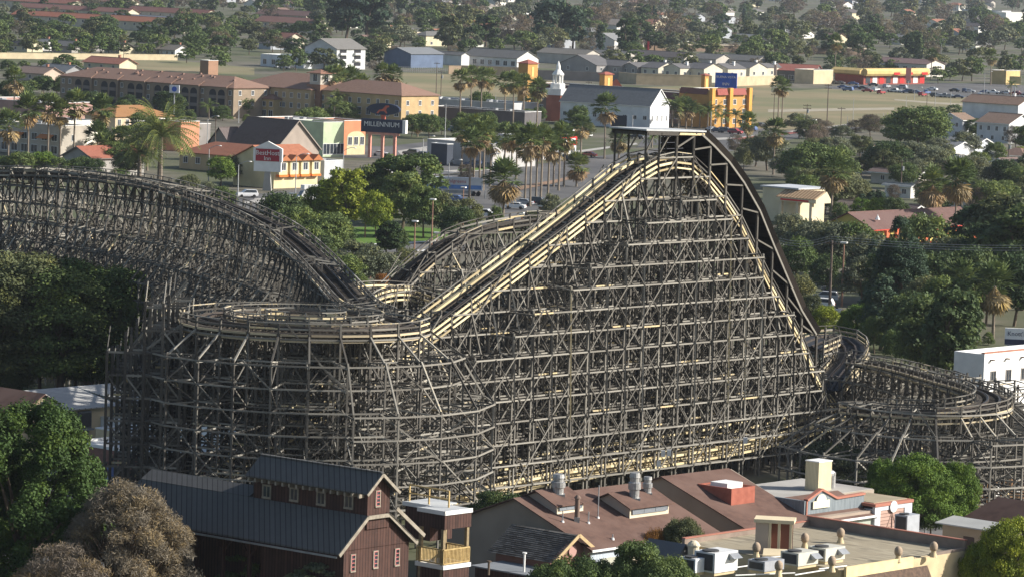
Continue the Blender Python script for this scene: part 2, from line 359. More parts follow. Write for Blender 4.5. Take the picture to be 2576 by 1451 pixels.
def proto(kind, q):
    """q: detail level 0 far, 1 middle, 2 near. unit tree about 10 m high"""
    key = (kind, q)
    if key in PROTO: return PROTO[key]
    n_l = (34, 95, 260)[q]; ls = (0.30, 0.145, 0.072)[q]; nb = (44, 90, 170)[q]; v = []
    for s_ in range(3 if q < 2 else 2):
        sd_ = hash(kind) % 1000 if False else sum(map(ord, kind)) * 7 + s_ * 31 + q
        if kind == 'broad': c, r = blob_centers(sd_, nb, 4.4, 4.4, 2.6, 9.2, 'round', 0.30 if q < 2 else 0.24)
        elif kind == 'spread': c, r = blob_centers(sd_, nb, 5.6, 5.2, 3.2, 8.6, 'dome', 0.25 if q < 2 else 0.19)
        elif kind == 'conifer': c, r = blob_centers(sd_, nb, 3.0, 3.0, 1.0, 9.9, 'cone', 0.30 if q < 2 else 0.25)
        elif kind == 'column': c, r = blob_centers(sd_, nb, 1.1, 1.1, 0.8, 9.7, 'col', 0.5)
        elif kind == 'tall': c, r = blob_centers(sd_, nb, 2.7, 2.7, 2.5, 9.8, 'col', 0.34)
        elif kind == 'bare': c, r = blob_centers(sd_, nb, 3.6, 3.6, 3.0, 9.5, 'round', 0.30)
        elif kind == 'bush': c, r = blob_centers(sd_, nb, 5.0, 5.0, 1.0, 9.0, 'dome', 0.28)
        if kind == 'bare': cm = leaves_mesh('crown', c, r, n_l * 0.9, ls * 0.28, sd_, 1.0, 0, 4.5, out=0.2, up_bias=0)
        elif kind == 'column': cm = leaves_mesh('crown', c, r, n_l, ls * 0.8, sd_, 1.3)
        elif kind == 'conifer': cm = leaves_mesh('crown', c, r, n_l, ls * 0.85, sd_, 0.7, 0.3)
        else: cm = leaves_mesh('crown', c, r, n_l, ls, sd_, 0.85)
        tm = trunk_mesh('trunk', 5.5 if kind != 'conifer' else 10, 0.28 if kind != 'bare' else 0.2, sd_, (3, 7, 12)[q] if kind != 'bare' else 10 + 8 * q, c)
        v.append((cm, tm))
    PROTO[key] = v; return v
CAT_COUNT = {}
def tree(kind, leaf, P, h, w=1.0, q=1, label=None, group=None, name=None, hide_base=0.0, rz=None):
    v = random.choice(proto(kind, q)); s_ = h / 10.0
    nm = name or {'broad': {'dark': 'dark_green_tree', 'olive': 'olive_green_tree', 'grey': 'grey_green_tree', 'mid': 'broadleaf_tree'}.get(leaf, 'leafy_tree'), 'spread': 'spreading_tree', 'conifer': 'conifer_tree', 'column': 'cypress_tree', 'tall': 'tall_tree', 'bare': 'bare_tree', 'bush': 'shrub'}[kind]  # round trees are one sort of tree, named by leaf tint
    e = empty(nm, (P[0], P[1], P[2] if len(P) > 2 else 0), (random.random() * 6.28 if rz is None else rz), label, {'bush': 'bush'}.get(kind, 'tree'), group)
    e.scale = (s_ * w, s_ * w, s_)
    for me, n in zip(v, ('crown', 'trunk')):
        o = bpy.data.objects.new(n, me); COL.objects.link(o); o.parent = e
        if n == 'crown': o.material_slots[0].link = 'OBJECT'; o.material_slots[0].material = LEAF[leaf]
    e['_k'] = kind; e['_l'] = leaf; return e
TP = []
def T(kind, leaf, u, vt, vb, w=1.0, q=None, label=None, group=None, **k):
    """a tree standing at photo pixel (u, vb) whose top shows at row vt"""
    P = W(u, vb); top = WD(u, vt, P.y); h = max(2.0, top.z)
    if q is None: q = 2 if P.y < 520 else (1 if P.y < 1250 else 0)
    e = tree(kind, leaf, P, h, w, q, label, group, **k); e['_auto'] = label is None; TP.append(e); return e
# ------------------------------------------------------------ palms
def fan_head(seed, n=34, dead=14, R_=1.9):
    rg = random.Random(seed); g_ = MB(); dd = MB()
    for k in range(n + dead):
        isd = k >= n; az = rg.random() * 6.283; el = rg.uniform(-0.45, 1.45) if not isd else rg.uniform(-1.5, -0.7)
        d = Vector((math.cos(az) * math.cos(el), math.sin(az) * math.cos(el), math.sin(el))); base = d * 0.25; pl = R_ * rg.uniform(0.35, 0.6); c = base + d * pl
        side = d.cross(Vector((0, 0, 1))).normalized(); upv = side.cross(d); m = dd if isd else g_
        m.beam(base, c, 0.05, 0.04); t_ = rg.random()
        for b in range(9):
            a = (b - 4) / 4 * 1.5; dirb = (d * math.cos(a) + side * math.sin(a) * 0.95 + upv * rg.uniform(-0.15, 0.25)).normalized(); ln = R_ * 0.62 * (1 - 0.12 * abs(b - 4) / 4)
            tip = c + dirb * ln + Vector((0, 0, -ln * 0.22 * rg.random())); wv = dirb.cross(upv).normalized() * 0.13
            m.add([c, c + dirb * ln * 0.55 + wv, tip, c + dirb * ln * 0.55 - wv], [(0, 1, 2, 3)], 0, t_ * 0.6 + 0.4 * rg.random())
    return g_, dd
def feather_head(seed, n=26, R_=3.2, droop=0.9, wdt=0.55):
    rg = random.Random(seed); g_ = MB()
    for k in range(n):
        az = 6.283 * k / n + rg.random() * 0.4; el = rg.uniform(0.0, 1.35); p = Vector((0, 0, 0)); d = Vector((math.cos(az) * math.cos(el), math.sin(az) * math.cos(el), math.sin(el))); pts = [p]; t_ = rg.random()
        for s_ in range(9):
            p = p + d * (R_ / 9); d = (d + Vector((0, 0, -0.13 * droop * (1 + s_ * 0.2)))).normalized(); pts.append(p)
        side = Vector((-math.sin(az), math.cos(az), 0))
        for s_ in range(1, 9):
            ln = wdt * math.sin(math.pi * (s_ / 9.5)) + 0.15; dd_ = (pts[s_ + 1 if s_ < 9 else 9] - pts[s_]).normalized()
            for sg in (-1, 1):
                for hf in (0, 0.5):
                    b = pts[s_].lerp(pts[min(9, s_ + 1)], hf); tip = b + (side * sg + dd_ * 0.6 + Vector((0, 0, -0.35))) * ln
                    g_.add([b, b + dd_ * 0.12, tip], [(0, 1, 2)], 0, t_ * 0.6 + 0.4 * rg.random())
        for a, b in zip(pts, pts[1:]): g_.beam(a, b, 0.05, 0.04, 0, 0.9)
    return g_
def _mesh(mb, name, m):
    o = mb.build(name, m); me = o.data; bpy.data.objects.remove(o); return me
PALM = {}
def palm_protos():
    for s_ in range(4):
        g_, d_ = fan_head(11 + s_); PALM['fan', s_] = (_mesh(g_, 'fronds', LEAF['palm']), _mesh(d_, 'dead_fronds', LEAF['frond']))
        PALM['queen', s_] = (_mesh(feather_head(51 + s_), 'fronds', LEAF['palm']), None)
        g_, d_ = fan_head(31 + s_, 40, 60, 2.5); PALM['skirt', s_] = (_mesh(g_, 'fronds', LEAF['palm']), _mesh(d_, 'dead_fronds', LEAF['frond']))
    PALM['date', 0] = (_mesh(feather_head(77, 80, 5.2, 0.8, 0.75), 'fronds', LEAF['palm']), None)
    m = MB(); n = 10; r0 = 0.26
    for j in range(n): m.cyl((0, 0, j / n), (0, 0, (j + 1) / n), (r0 * 1.25 if j == 0 else r0) * (1 - 0.035 * j), r0 * (1 - 0.035 * (j + 1)), 8)
    PALM['trunk'] = _mesh(m, 'trunk', PALMBARK)
palm_protos()
def palm(kind, u, vt, vb, P=None, hs=1.0, label=None, group='tall palms along the streets', lean=0.0, th=1.0):
    P = W(u, vb) if P is None else P; top = WD(u, vt, P.y).z; hh = max(2.5, top - (1.2 if kind != 'queen' else 0.6) * hs)
    e = empty({'fan': 'fan_palm', 'queen': 'feather_palm', 'skirt': 'skirted_palm', 'date': 'date_palm'}[kind], P, random.random() * 6.28, label, 'palm tree', group)
    t = bpy.data.objects.new('trunk', PALM['trunk']); COL.objects.link(t); t.parent = e; t.scale = (th, th, hh); t.rotation_euler = (lean, 0, 0)
    f, d = PALM[kind, 0 if kind == 'date' else random.randrange(4)]
    for me, n in ((f, 'fronds'), (d, 'dead_fronds')):
        if me is None: continue
        o = bpy.data.objects.new(n, me); COL.objects.link(o); o.parent = e; o.location = (0, -math.sin(lean) * hh, math.cos(lean) * hh); o.scale = (hs, hs, hs)
    e['_auto'] = label is None; e['_k'] = 'palm_' + kind; e['_l'] = ''; TP.append(e); return e
# ------------------------------------------------------------ cars
TYRE = mat('tyre_rubber', (0.03, 0.03, 0.03), None, 3); LAMPM = mat('lamp_lens', (0.6, 0.58, 0.5), None, 3, rough=0.2); REDL = mat('red_lens', (0.4, 0.03, 0.02), None, 3, rough=0.3)
CARP = {}
def paint(c):
    k = 'car_paint_%02d_%02d_%02d' % tuple(int(x * 99) for x in c); return mat(k, c, tuple(x * 0.9 for x in c), 0.5, rough=0.25, spec=0.6)
def car_parts(kind):
    if kind in CARP: return CARP[kind]
    prof = {'sedan': ([(-2.25, .35), (-2.3, .7), (-2.1, .92), (-1.55, .98), (-0.95, 1.40), (0.45, 1.42), (1.15, .98), (2.05, .84), (2.28, .62), (2.25, .35)], [(-1.45, .97), (-0.92, 1.36), (0.42, 1.38), (1.05, .97)]),
            'suv': ([(-2.3, .4), (-2.35, .8), (-2.25, 1.1), (-1.95, 1.68), (0.3, 1.72), (1.1, 1.12), (2.15, 1.0), (2.35, .75), (2.3, .4)], [(-2.0, 1.1), (-1.85, 1.62), (0.28, 1.66), (0.98, 1.1)]),
            'pickup': ([(-2.7, .5), (-2.72, 1.05), (-0.7, 1.07), (-0.6, 1.75), (0.6, 1.78), (1.25, 1.15), (2.45, 1.05), (2.65, .8), (2.6, .5)], [(-0.52, 1.12), (-0.48, 1.68), (0.58, 1.7), (1.12, 1.12)]),
            'van': ([(-2.6, .4), (-2.65, 2.0), (1.3, 2.05), (2.2, 1.2), (2.55, 1.0), (2.5, .4)], [(0.3, 1.2), (0.3, 1.9), (1.25, 1.9), (1.95, 1.2)])}[kind]
    out = []; bd = MB(); P = prof[0]; hw = 0.9
    def ring_(y, s): return [(x, y, z if z < 1.0 else z) for x, z in P]
    n = len(P); ys = [(-hw, 0.0), (hw, 0.0)]
    vs = []
    for y in (-hw, -hw + 0.06, hw - 0.06, hw):
        for x, z in P:
            k = 0.12 if z > 1.05 else 0.0; vs.append((x * (0.985 if abs(y) == hw else 1), y * (1 - k), z - (0.03 if abs(y) == hw else 0)))
    fs = [tuple(range(n))] + [(j * n + i, (j + 1) * n + i, (j + 1) * n + (i + 1) % n, j * n + (i + 1) % n) for j in range(3) for i in range(n)] + [tuple(range(4 * n - 1, 3 * n - 1, -1))]
    bd.add(vs, fs); out.append(('body', bd, 'paint'))
    G_ = prof[1]; gl = MB()
    for y in (-0.815, 0.815):
        y2 = y * 0.975 if kind != 'van' else y * 1.0
        gl.add([(G_[0][0], y * 1.09, G_[0][1]), (G_[1][0], y, G_[1][1]), (G_[2][0], y, G_[2][1]), (G_[3][0], y * 1.09, G_[3][1])], [(0, 1, 2, 3)])
    a, b = G_[3], G_[2]; gl.add([(a[0] + .1, -.72, a[1] + .02), (a[0] + .1, .72, a[1] + .02), (b[0] + .09, .66, b[1]), (b[0] + .09, -.66, b[1])], [(0, 1, 2, 3)])
    a, b = G_[0], G_[1]; gl.add([(a[0] - .1, -.72, a[1] + .03), (a[0] - .1, .72, a[1] + .03), (b[0] - .09, .66, b[1]), (b[0] - .09, -.66, b[1])], [(0, 1, 2, 3)])
    out.append(('window', gl, GLASS))
    wx = {'sedan': 1.38, 'suv': 1.4, 'pickup': 1.7, 'van': 1.6}[kind]
    for sx in (-1, 1):
        for sy in (-1, 1):
            w_ = MB(); w_.cyl((sx * wx, sy * 0.72, .34), (sx * wx, sy * 0.93, .34), .34, n=12); out.append(('wheel', w_, TYRE))
    for sy in (-1, 1):
        l_ = MB(); x1 = P[-2][0]; l_.box(x1 - .06, sy * .62 - .17, .6, x1 + .02, sy * .62 + .17, .76); out.append(('headlight', l_, LAMPM))
        l_ = MB(); x1 = P[1][0]; l_.box(x1 - .02, sy * .66 - .14, .66, x1 + .07, sy * .66 + .14, .84); out.append(('tail_light', l_, REDL))
    CARP[kind] = [(nm, _mesh(mb, nm, WHITE if m == 'paint' else m), m == 'paint') for nm, mb, m in out]
    return CARP[kind]
def car(kind, P, rz, c, label=None, group=None, small=False):
    e = empty({'sedan': 'parked_car', 'suv': 'suv', 'pickup': 'pickup_truck', 'van': 'van'}[kind], P, rz, label, {'pickup': 'pickup truck', 'van': 'van'}.get(kind, 'car'), group)
    for nm, me, pt in car_parts(kind):
        if small and nm in ('headlight', 'tail_light'): continue
        o = bpy.data.objects.new(nm, me); COL.objects.link(o); o.parent = e
        if pt: o.material_slots[0].link = 'OBJECT'; o.material_slots[0].material = paint(c)
    return e
# ------------------------------------------------------------ poles and lamps
def pole(u, vt, vb, r=0.14, name='utility_pole', label=None, m=None, arm=None, head=None, group=None, P=None):
    P = W(u, vb) if P is None else P; h = max(3.0, WD(u, vt, P.y).z); e = empty(name, P, R(-28), label, 'utility pole' if 'util' in name else 'street lamp', group)
    b = MB(); b.cyl((0, 0, -0.2), (0, 0, h), r, r * 0.65, 8); b.build('pole', m or BARK, e)
    if arm:
        for k in range(arm): a = MB(); z = h - 0.5 - k * 0.9; a.box(-1.3, -0.06, z - 0.07, 1.3, 0.06, z + 0.07); [a.cyl((x, 0, z + .07), (x, 0, z + .3), .05, n=5) for x in (-1.1, -.5, .5, 1.1)]; a.build('crossarm', BARK, e)
    if head == 'box':
        b = MB(); b.box(-0.55, -0.3, h, 0.55, 0.3, h + 0.22); b.box(-0.45, -0.22, h - 0.05, 0.45, 0.22, h); b.build('lamp_head', WHITE, e)
    elif head == 'arc':
        b = MB(); q = Vector((0, 0, h)); 
        for k in range(6):
            q2 = Vector((2.6 * (k + 1) / 6, 0, h + 0.9 * math.sin(math.pi / 2 * (k + 1) / 6))); b.cyl(q, q2, 0.06, n=6); q = q2
        b.build('arm', m or METAL, e); b = MB(); b.lathe(q + Vector((0.35, 0, -0.1)), [(0.1, 0.16), (0.34, 0.06), (0.3, -0.05), (0.1, -0.1)], 8); b.build('lamp_head', WHITE, e)
    elif head == 'tx': b = MB(); b.cyl((0.35, 0, h - 2.6), (0.35, 0, h - 1.6), 0.3, n=10); b.build('transformer', METAL, e)
    return e
def text(s, size, parent, loc, rot, m, name='lettering', ext=0.01, align='CENTER', xs=1.0):
    cu = bpy.data.curves.new(name, 'FONT'); cu.body = s; cu.size = size; cu.extrude = ext; cu.align_x = align; cu.align_y = 'CENTER'; cu.resolution_u = 2; cu.materials.append(m)
    o = bpy.data.objects.new(name, cu); COL.objects.link(o); o.parent = parent; o.location = loc; o.rotation_euler = rot; o.scale = (xs, 1, 1); return o
# ------------------------------------------------------------ GROUND, ROADS, FIELDS
def sheet(name, pts, z, m, kind='structure', label=None):
    g_ = MB(); g_.poly([W(u, v, z) for u, v in pts]); o = g_.build(name, m); o['kind'] = kind; return o
GRD = mat('town_ground', (0.17, 0.15, 0.115), (0.09, 0.085, 0.062), 0.1, c3=(0.085, 0.095, 0.045), s3=0.02, detail=8)
ASPH = mat('asphalt', (0.115, 0.112, 0.11), (0.085, 0.083, 0.083), 0.12, rough=0.9, detail=8, c3=(0.135, 0.13, 0.125), s3=0.03)
DRY = mat('dry_grass_field', (0.265, 0.215, 0.125), (0.19, 0.165, 0.09), 0.035, detail=10, c3=(0.17, 0.165, 0.085), s3=0.016, stretch=(1, 1, 1))
LAWN = mat('green_lawn', (0.12, 0.20, 0.035), (0.08, 0.15, 0.025), 0.15, detail=8)
CONC = mat('concrete', (0.42, 0.40, 0.36), (0.33, 0.31, 0.28), 0.3, detail=8)
DIRT = mat('dirt_path', (0.38, 0.33, 0.25), (0.28, 0.25, 0.18), 0.2, detail=6)
g = MB(); g.quad((-5000, -300, 0), (5000, -300, 0), (5000, 7000, 0), (-5000, 7000, 0)); tag(g.build('ground', GRD), kind='structure')
sheet('field', [(1880, 305), (1900, 235), (2080, 224), (2300, 236), (2650, 258), (2650, 300), (2200, 318), (1900, 330)], 0.03, DRY)
sheet('field', [(960, 182), (1120, 186), (1330, 197), (1330, 245), (1080, 242), (960, 225)], 0.03, DRY)
sheet('field', [(200, 153), (442, 153), (520, 160), (640, 172), (640, 190), (480, 184), (200, 165)], 0.03, DRY)
sheet('field', [(1330, 200), (1560, 222), (1800, 214), (1940, 214), (1940, 240), (1330, 235)], 0.028, DRY)
sheet('path', [(1932, 276), (2250, 271), (2250, 277), (1932, 283)], 0.06, DIRT)
sheet('path', [(2250, 250), (2360, 258), (2450, 263), (2600, 268), (2600, 273), (2450, 268), (2350, 262), (2250, 253)], 0.06, DIRT)
sheet('road', [(560, 545), (575, 498), (800, 470), (1000, 455), (1150, 440), (1420, 405), (1760, 360), (2000, 330), (2160, 312), (2220, 318), (2040, 342), (1880, 372), (1640, 425), (1420, 500), (1300, 560), (1200, 590), (1180, 560), (1000, 520), (800, 520)], 0.02, ASPH)
sheet('parking_lot', [(960, 370), (1120, 352), (1330, 385), (1360, 405), (1180, 432), (1060, 428), (985, 400)], 0.045, ASPH)
sheet('parking_lot', [(700, 350), (1000, 372), (960, 400), (780, 395)], 0.04, ASPH)
sheet('parking_lot', [(2080, 218), (2320, 208), (2600, 215), (2600, 258), (2300, 236), (2080, 224)], 0.045, ASPH)
sheet('parking_lot', [(1640, 325), (1880, 325), (1960, 322), (1870, 350), (1760, 352), (1600, 372)], 0.045, ASPH)
sheet('pavement', [(1700, 352), (1860, 345), (2060, 322), (2140, 311), (2140, 314), (2065, 326), (1870, 350), (1700, 357)], 0.12, CONC)
sheet('red_kerb_strip', [(1840, 349), (2060, 326), (2060, 329), (1860, 352)], 0.13, mat('red_kerb', (0.5, 0.16, 0.14), None, 1))
sheet('pavement', [(1060, 435), (1240, 420), (1330, 395), (1600, 360), (1605, 364), (1340, 400), (1250, 427), (1065, 443)], 0.12, CONC)
sheet('grass_verge', [(1150, 427), (1240, 418), (1300, 404), (1300, 409), (1240, 425), (1160, 432)], 0.14, LAWN)
sheet('median', [(1300, 470), (1400, 452), (1480, 432), (1485, 437), (1405, 459), (1310, 478)], 0.14, mat('planted_median', (0.32, 0.20, 0.13), (0.22, 0.15, 0.1), 0.3))
sheet('road', [(2160, 420), (2330, 402), (2600, 388), (2600, 400), (2440, 405), (2330, 416), (2180, 434)], 0.05, ASPH)
sheet('road', [(1000, 380), (1180, 352), (1330, 330), (1340, 338), (1200, 360), (1010, 392)], 0.05, CONC)
sheet('lawn', [(850, 600), (880, 572), (1000, 570), (1135, 577), (1120, 603), (1000, 612), (870, 615)], 0.06, LAWN)
sheet('lawn', [(-60, 978), (150, 980), (330, 985), (330, 1012), (150, 1012), (-60, 1000)], 0.06, mat('shade_tinted_lawn', (0.10, 0.17, 0.04), (0.07, 0.13, 0.03), 0.15))  # darker copy of the lawn green, shade put into its colour
sheet('drive', [(850, 618), (1000, 613), (1130, 605), (1180, 615), (1180, 632), (1000, 634), (840, 635)], 0.05, ASPH)
for pts in ([(860, 616), (1000, 611), (1130, 603), (1130, 605), (1000, 613.5), (860, 618.5)], [(1050, 629), (1180, 623), (1180, 627), (1050, 633)], [(1040, 640), (1170, 633), (1170, 636), (1040, 643)]): sheet('kerb', pts, 0.14, WHITE)
sheet('pavement', [(640, 500), (760, 490), (760, 494), (640, 505)], 0.14, CONC); sheet('pavement', [(640, 502), (740, 508), (735, 513), (600, 512)], 0.15, CONC)
sheet('plaza', [(1200, 1290), (2700, 1215), (2800, 1600), (1000, 1600)], 0.03, mat('paving', (0.19, 0.185, 0.18), (0.14, 0.135, 0.13), 0.4, detail=8))
sheet('yard', [(-200, 1060), (620, 1070), (900, 1300), (600, 1500), (-400, 1500)], 0.03, mat('yard_asphalt', (0.12, 0.118, 0.115), (0.09, 0.088, 0.085), 0.3, detail=8))
sheet('plaza', [(2430, 990), (2600, 980), (2650, 1040), (2500, 1060)], 0.05, CONC)

# ------------------------------------------------------------ TOWN BUILDINGS
TAN, CREAM, WHT, BRN = (0.42, 0.33, 0.2), (0.62, 0.55, 0.38), (0.72, 0.7, 0.65), (0.2, 0.16, 0.13)
RT, RB, RG, RD = (0.34, 0.125, 0.08), (0.20, 0.13, 0.105), (0.17, 0.165, 0.155), (0.12, 0.105, 0.1)
ORANGE = (0.52, 0.285, 0.09)
# long brown apartment block
apt = B('apartment_block', 'long three storey brown apartment block with hipped roof and arched balconies', 'apartment block', (588, 222), 152, 16, 9.2, zr=9.2, ang=-42, wall=(0.31, 0.24, 0.17), roof='hip', rc=(0.27, 0.165, 0.12), pitch=20, wins=[(26, 7.6, 1.0, 1.3), (26, 4.6, 1.0, 1.3)], side_wins=[(3, 7.6, 1.0, 1.3), (3, 4.6, 1, 1.3)])
L_ = apt['_L']
for k in range(6):      # arched balcony stacks, recess shade painted as flat dark arches
    m = MB(); x = -L_ * (0.08 + 0.155 * k); n = 10
    for dx in (-1.9, 1.9):
        pts = [(x + dx - 1.5, -0.9, 0), (x + dx + 1.5, -0.9, 0), (x + dx + 1.5, -0.9, 7.2)] + [(x + dx + 1.5 * math.cos(math.pi * i / n), -0.9, 7.2 + 1.3 * math.sin(math.pi * i / n)) for i in range(1, n)] + [(x + dx - 1.5, -0.9, 7.2)]
        m.poly(pts, 1); 
        for z in (2.9, 5.7): m.box(x + dx - 1.5, -1.0, z, x + dx + 1.5, -0.92, z + 1.0, 2)
    m.box(x - 4.1, -0.88, 0, x + 4.1, 0.02, 9.2, 0); m.build('balcony_bay', [wall_mat((0.29, 0.22, 0.16)), mat('painted_recess_shade', (0.03, 0.03, 0.035), None, 1), wall_mat((0.2, 0.17, 0.15))], apt)
    r_ = MB(); r_.prism([(x - 4.4, -1.3, 9.15), (x + 4.4, -1.3, 9.15), (x + 3.2, 2.5, 10.5), (x - 3.2, 2.5, 10.5)], (0, 0, 0.14)); r_.build('roof', roof_mat((0.27, 0.165, 0.12)), apt)
for k in range(22):
    m = MB(); x = -L_ * random.uniform(0.06, 0.94); y = random.uniform(3, 8); z = 9.2 + y * math.tan(R(20)); m.box(x - 0.35, y - 0.3, z - 0.2, x + 0.35, y + 0.3, z + 0.5); m.build('roof_vent', roof_mat((0.33, 0.2, 0.15)), apt)
B('apartment_block', 'brown apartment wing with broad hipped roof left of the corner turret', 'apartment block', (782, 226), 592, 22, 9.5, zr=9.5, ang=-42, wall=(0.47, 0.35, 0.2), roof='hip', rc=(0.27, 0.165, 0.12), pitch=20, wins=[(10, 7.4, 1.1, 1.4), (10, 4.4, 1.1, 1.4)], side_wins=[(5, 7.4, 1, 1.3), (5, 4.4, 1, 1.3)])
B('apartment_block', 'yellow and brown apartment wing behind the palms right of the corner turret', 'apartment block', (1010, 258), 800, 16, 9.5, zr=7.5, ang=-42, wall=(0.50, 0.36, 0.19), roof='hip', rc=(0.27, 0.165, 0.12), pitch=22, wins=[(9, 7.2, 1.1, 1.4), (9, 4.2, 1.6, 2.0)], side_wins=[(3, 7.2, 1, 1.3), (3, 4.2, 1, 1.3)])
B('apartment_block', 'yellow apartment wing with low brown roof among feather palms', 'apartment block', (690, 250), 560, 12, 6.0, zr=6, ang=-42, wall=(0.50, 0.38, 0.2), roof='hip', rc=(0.25, 0.15, 0.11), pitch=20, wins=[(8, 4.4, 1.2, 1.4), (8, 1.6, 1.6, 1.8)], side_wins=[(2, 4.4, 1, 1.3)])
tw = B('corner_turret', 'square cream corner turret with shallow red roof on the brown apartments', 'tower', (806, 214), 779, 5, 14.5, zr=11.0, ang=-42, wall=(0.55, 0.5, 0.42), roof='hip', rc=(0.30, 0.16, 0.11), pitch=20, over=0.8, wins=[(1, 13.0, 1.6, 2.2)], side_wins=[(1, 13.0, 1.6, 2.2)])
m = MB(); m.box(-tw['_L'] - 0.6, -0.6, 0, 0.6, 5.6, 11.0); m.build('base_storeys', wall_mat((0.30, 0.16, 0.10)), tw)
B('stair_tower', 'short brown tower with a pale band behind the long apartment roof', 'tower', (524, 182), 503, 4.5, 11.5, zr=8.5, wall=(0.34, 0.2, 0.13), roof='flat')
# left commercial strip
B('shop_building', 'long low pink building with white roof edge at the far left', 'shop building', (115, 276), -60, 18, 4.5, zr=3.5, ang=-42, wall=(0.42, 0.26, 0.22), roof='flat', rc=(0.4, 0.4, 0.4), vents=3)
B('house', 'two storey cream building under a rusty orange hipped roof', 'building', (432, 296), 290, 12, 6.5, zr=6.0, ang=48, wall=(0.60, 0.47, 0.32), roof='hip', rc=(0.33, 0.17, 0.07), pitch=22, wins=[(7, 4.9, 1.0, 1.5), (7, 2.0, 1, 1.4)], side_wins=[(3, 4.9, 1, 1.4)])
B('white_block', 'plain white flat roofed block beside the left palms', 'building', (246, 312), 152, 26, 6.6, zr=6.6, ang=48, wall=(0.80, 0.76, 0.64), roof='flat', rc=(0.36, 0.36, 0.36), vents=3)
fl_ = B('office_building', 'grey two storey building with orange awnings behind the left palms', 'office building', (150, 326), 0, 9, 6.8, zr=6.8, ang=-42, wall=(0.46, 0.41, 0.34), roof='flat', rc=(0.36, 0.36, 0.36), wins=[(6, 4.6, 2.0, 1.6), (6, 1.6, 2.2, 1.8)], side_wins=[(1, 4.6, 1, 1.4)], vents=4)
for k in range(2): m = MB(); x = -2 - 11 * k; m.prism([(x - 5, -1.6, 4.3), (x, -1.6, 4.3), (x, 0, 5.2), (x - 5, 0, 5.2)], (0, 0, 0.12)); m.build('awning', wall_mat((0.55, 0.2, 0.07)), fl_)
B('shop_building', 'flat grey shop with salmon front wall right of the orange roof', 'shop building', (430, 322), 330, 14, 5.6, zr=5.6, ang=-42, wall=(0.27, 0.25, 0.23), roof='flat', rc=(0.34, 0.34, 0.34), vents=2)
B('pylon_wall', 'salmon and beige end wall block with white cap', 'building', (502, 314), 455, 12, 6.8, zr=6.8, ang=48, wall=(0.60, 0.27, 0.16), roof='flat')
tu = B('tudor_restaurant', 'dark steep gabled tudor style restaurant with pale gable end', 'restaurant', (692, 388), 570, 15, 4.2, zr=3.0, ang=-42, wall=(0.36, 0.30, 0.25), roof='gx', rc=(0.14, 0.105, 0.09), pitch=42, trim=wall_mat((0.3, 0.26, 0.22)), wins=[(4, 2.4, 1.4, 1.3)])
B('tudor_wing', 'small dark gabled wing left of the tudor restaurant', 'restaurant wing', (585, 372), 520, 8, 3.6, zr=3.6, ang=-42, wall=(0.3, 0.27, 0.24), roof='gy', rc=(0.15, 0.12, 0.11), pitch=45)
B('gabled_house', 'grey house with red tiled roof behind the left hill of the coaster', 'house', (232, 398), 158, 16, 4.2, zr=4.2, ang=-42, wall=(0.36, 0.34, 0.31), roof='gy', rc=RT, pitch=24, trim=wall_mat((0.2, 0.17, 0.15)))
B('motel_wing', 'long low building with red orange tiled roof left of the besthost sign'.replace('besthost', 'red and white'), 'motel', (640, 398), 452, 12, 4.0, zr=4.0, ang=-42, wall=(0.55, 0.42, 0.25), roof='hip', rc=(0.36, 0.15, 0.09), pitch=22, wins=[(6, 2.2, 1.4, 1.4)])
inn = B('motel', 'two storey cream motel with red tiled roof and orange trimmed bay windows', 'motel', (800, 402), 690, 13, 6.2, zr=6.2, ang=48, wall=(0.66, 0.56, 0.34), roof='gx', rc=(0.40, 0.16, 0.09), pitch=24)
iL = inn['_L']
for k in range(4):      # the bays with little gables on the sunlit side
    x = -iL * (0.10 + 0.25 * k); m = MB(); m.box(x - 1.3, -0.9, 3.0, x + 1.3, 0, 6.3); m.build('bay', wall_mat((0.72, 0.62, 0.38)), inn)
    m = MB(); m.prism([(x - 1.7, -1.6, 6.2), (x + 1.7, -1.6, 6.2), (x, -1.6, 7.5)], (0, 2.4, 0)); m.build('bay_roof', roof_mat((0.45, 0.17, 0.07)), inn)
    m = MB(); m.box(x - 1.4, -1.1, 2.6, x + 1.4, 0, 3.1); m.build('bay_trim', wall_mat((0.75, 0.22, 0.05)), inn); window(inn, None, x, -0.9, 4.9, 1.3, 1.6, 'f')
B('retail_block', 'big flat roofed retail block with white parapet left of the tall sign', 'retail building', (800, 322), 644, 14, 6.2, zr=5.5, ang=-42, wall=(0.45, 0.27, 0.2), roof='flat', rc=(0.44, 0.42, 0.38), vents=6, wins=[(10, 2.4, 2.2, 2.2)])
B('retail_block', 'orange shop unit with white cornice in the retail row', 'shop unit', (770, 332), 672, 12, 5.2, zr=5.2, ang=40, wall=(0.60, 0.22, 0.11), roof='flat', wins=[(4, 1.8, 2.6, 2.2)])
B('retail_block', 'pale green shop unit with white cornice in the retail row', 'shop unit', (866, 316), 814, 12, 8.0, zr=8.0, ang=44, wall=(0.50, 0.58, 0.38), roof='flat', wins=[(3, 2.0, 2.2, 2.6)])
og = B('retail_block', 'orange and cream shop unit with broad arch beside the tall sign', 'shop unit', (920, 312), 866, 12, 8.0, zr=8.0, ang=44, wall=(0.62, 0.25, 0.13), roof='flat')
m = MB(); x0, x1 = -og['_L'] * 0.86, -og['_L'] * 0.02; n = 12
m.poly([(x0, -0.05, 0), (x1, -0.05, 0), (x1, -0.05, 4.4)] + [((x0 + x1) / 2 + (x1 - x0) / 2 * math.cos(math.pi * i / n), -0.05, 4.4 + 1.7 * math.sin(math.pi * i / n)) for i in range(1, n)] + [(x0, -0.05, 4.4)]); m.build('arch_infill', wall_mat((0.62, 0.55, 0.33)), og)
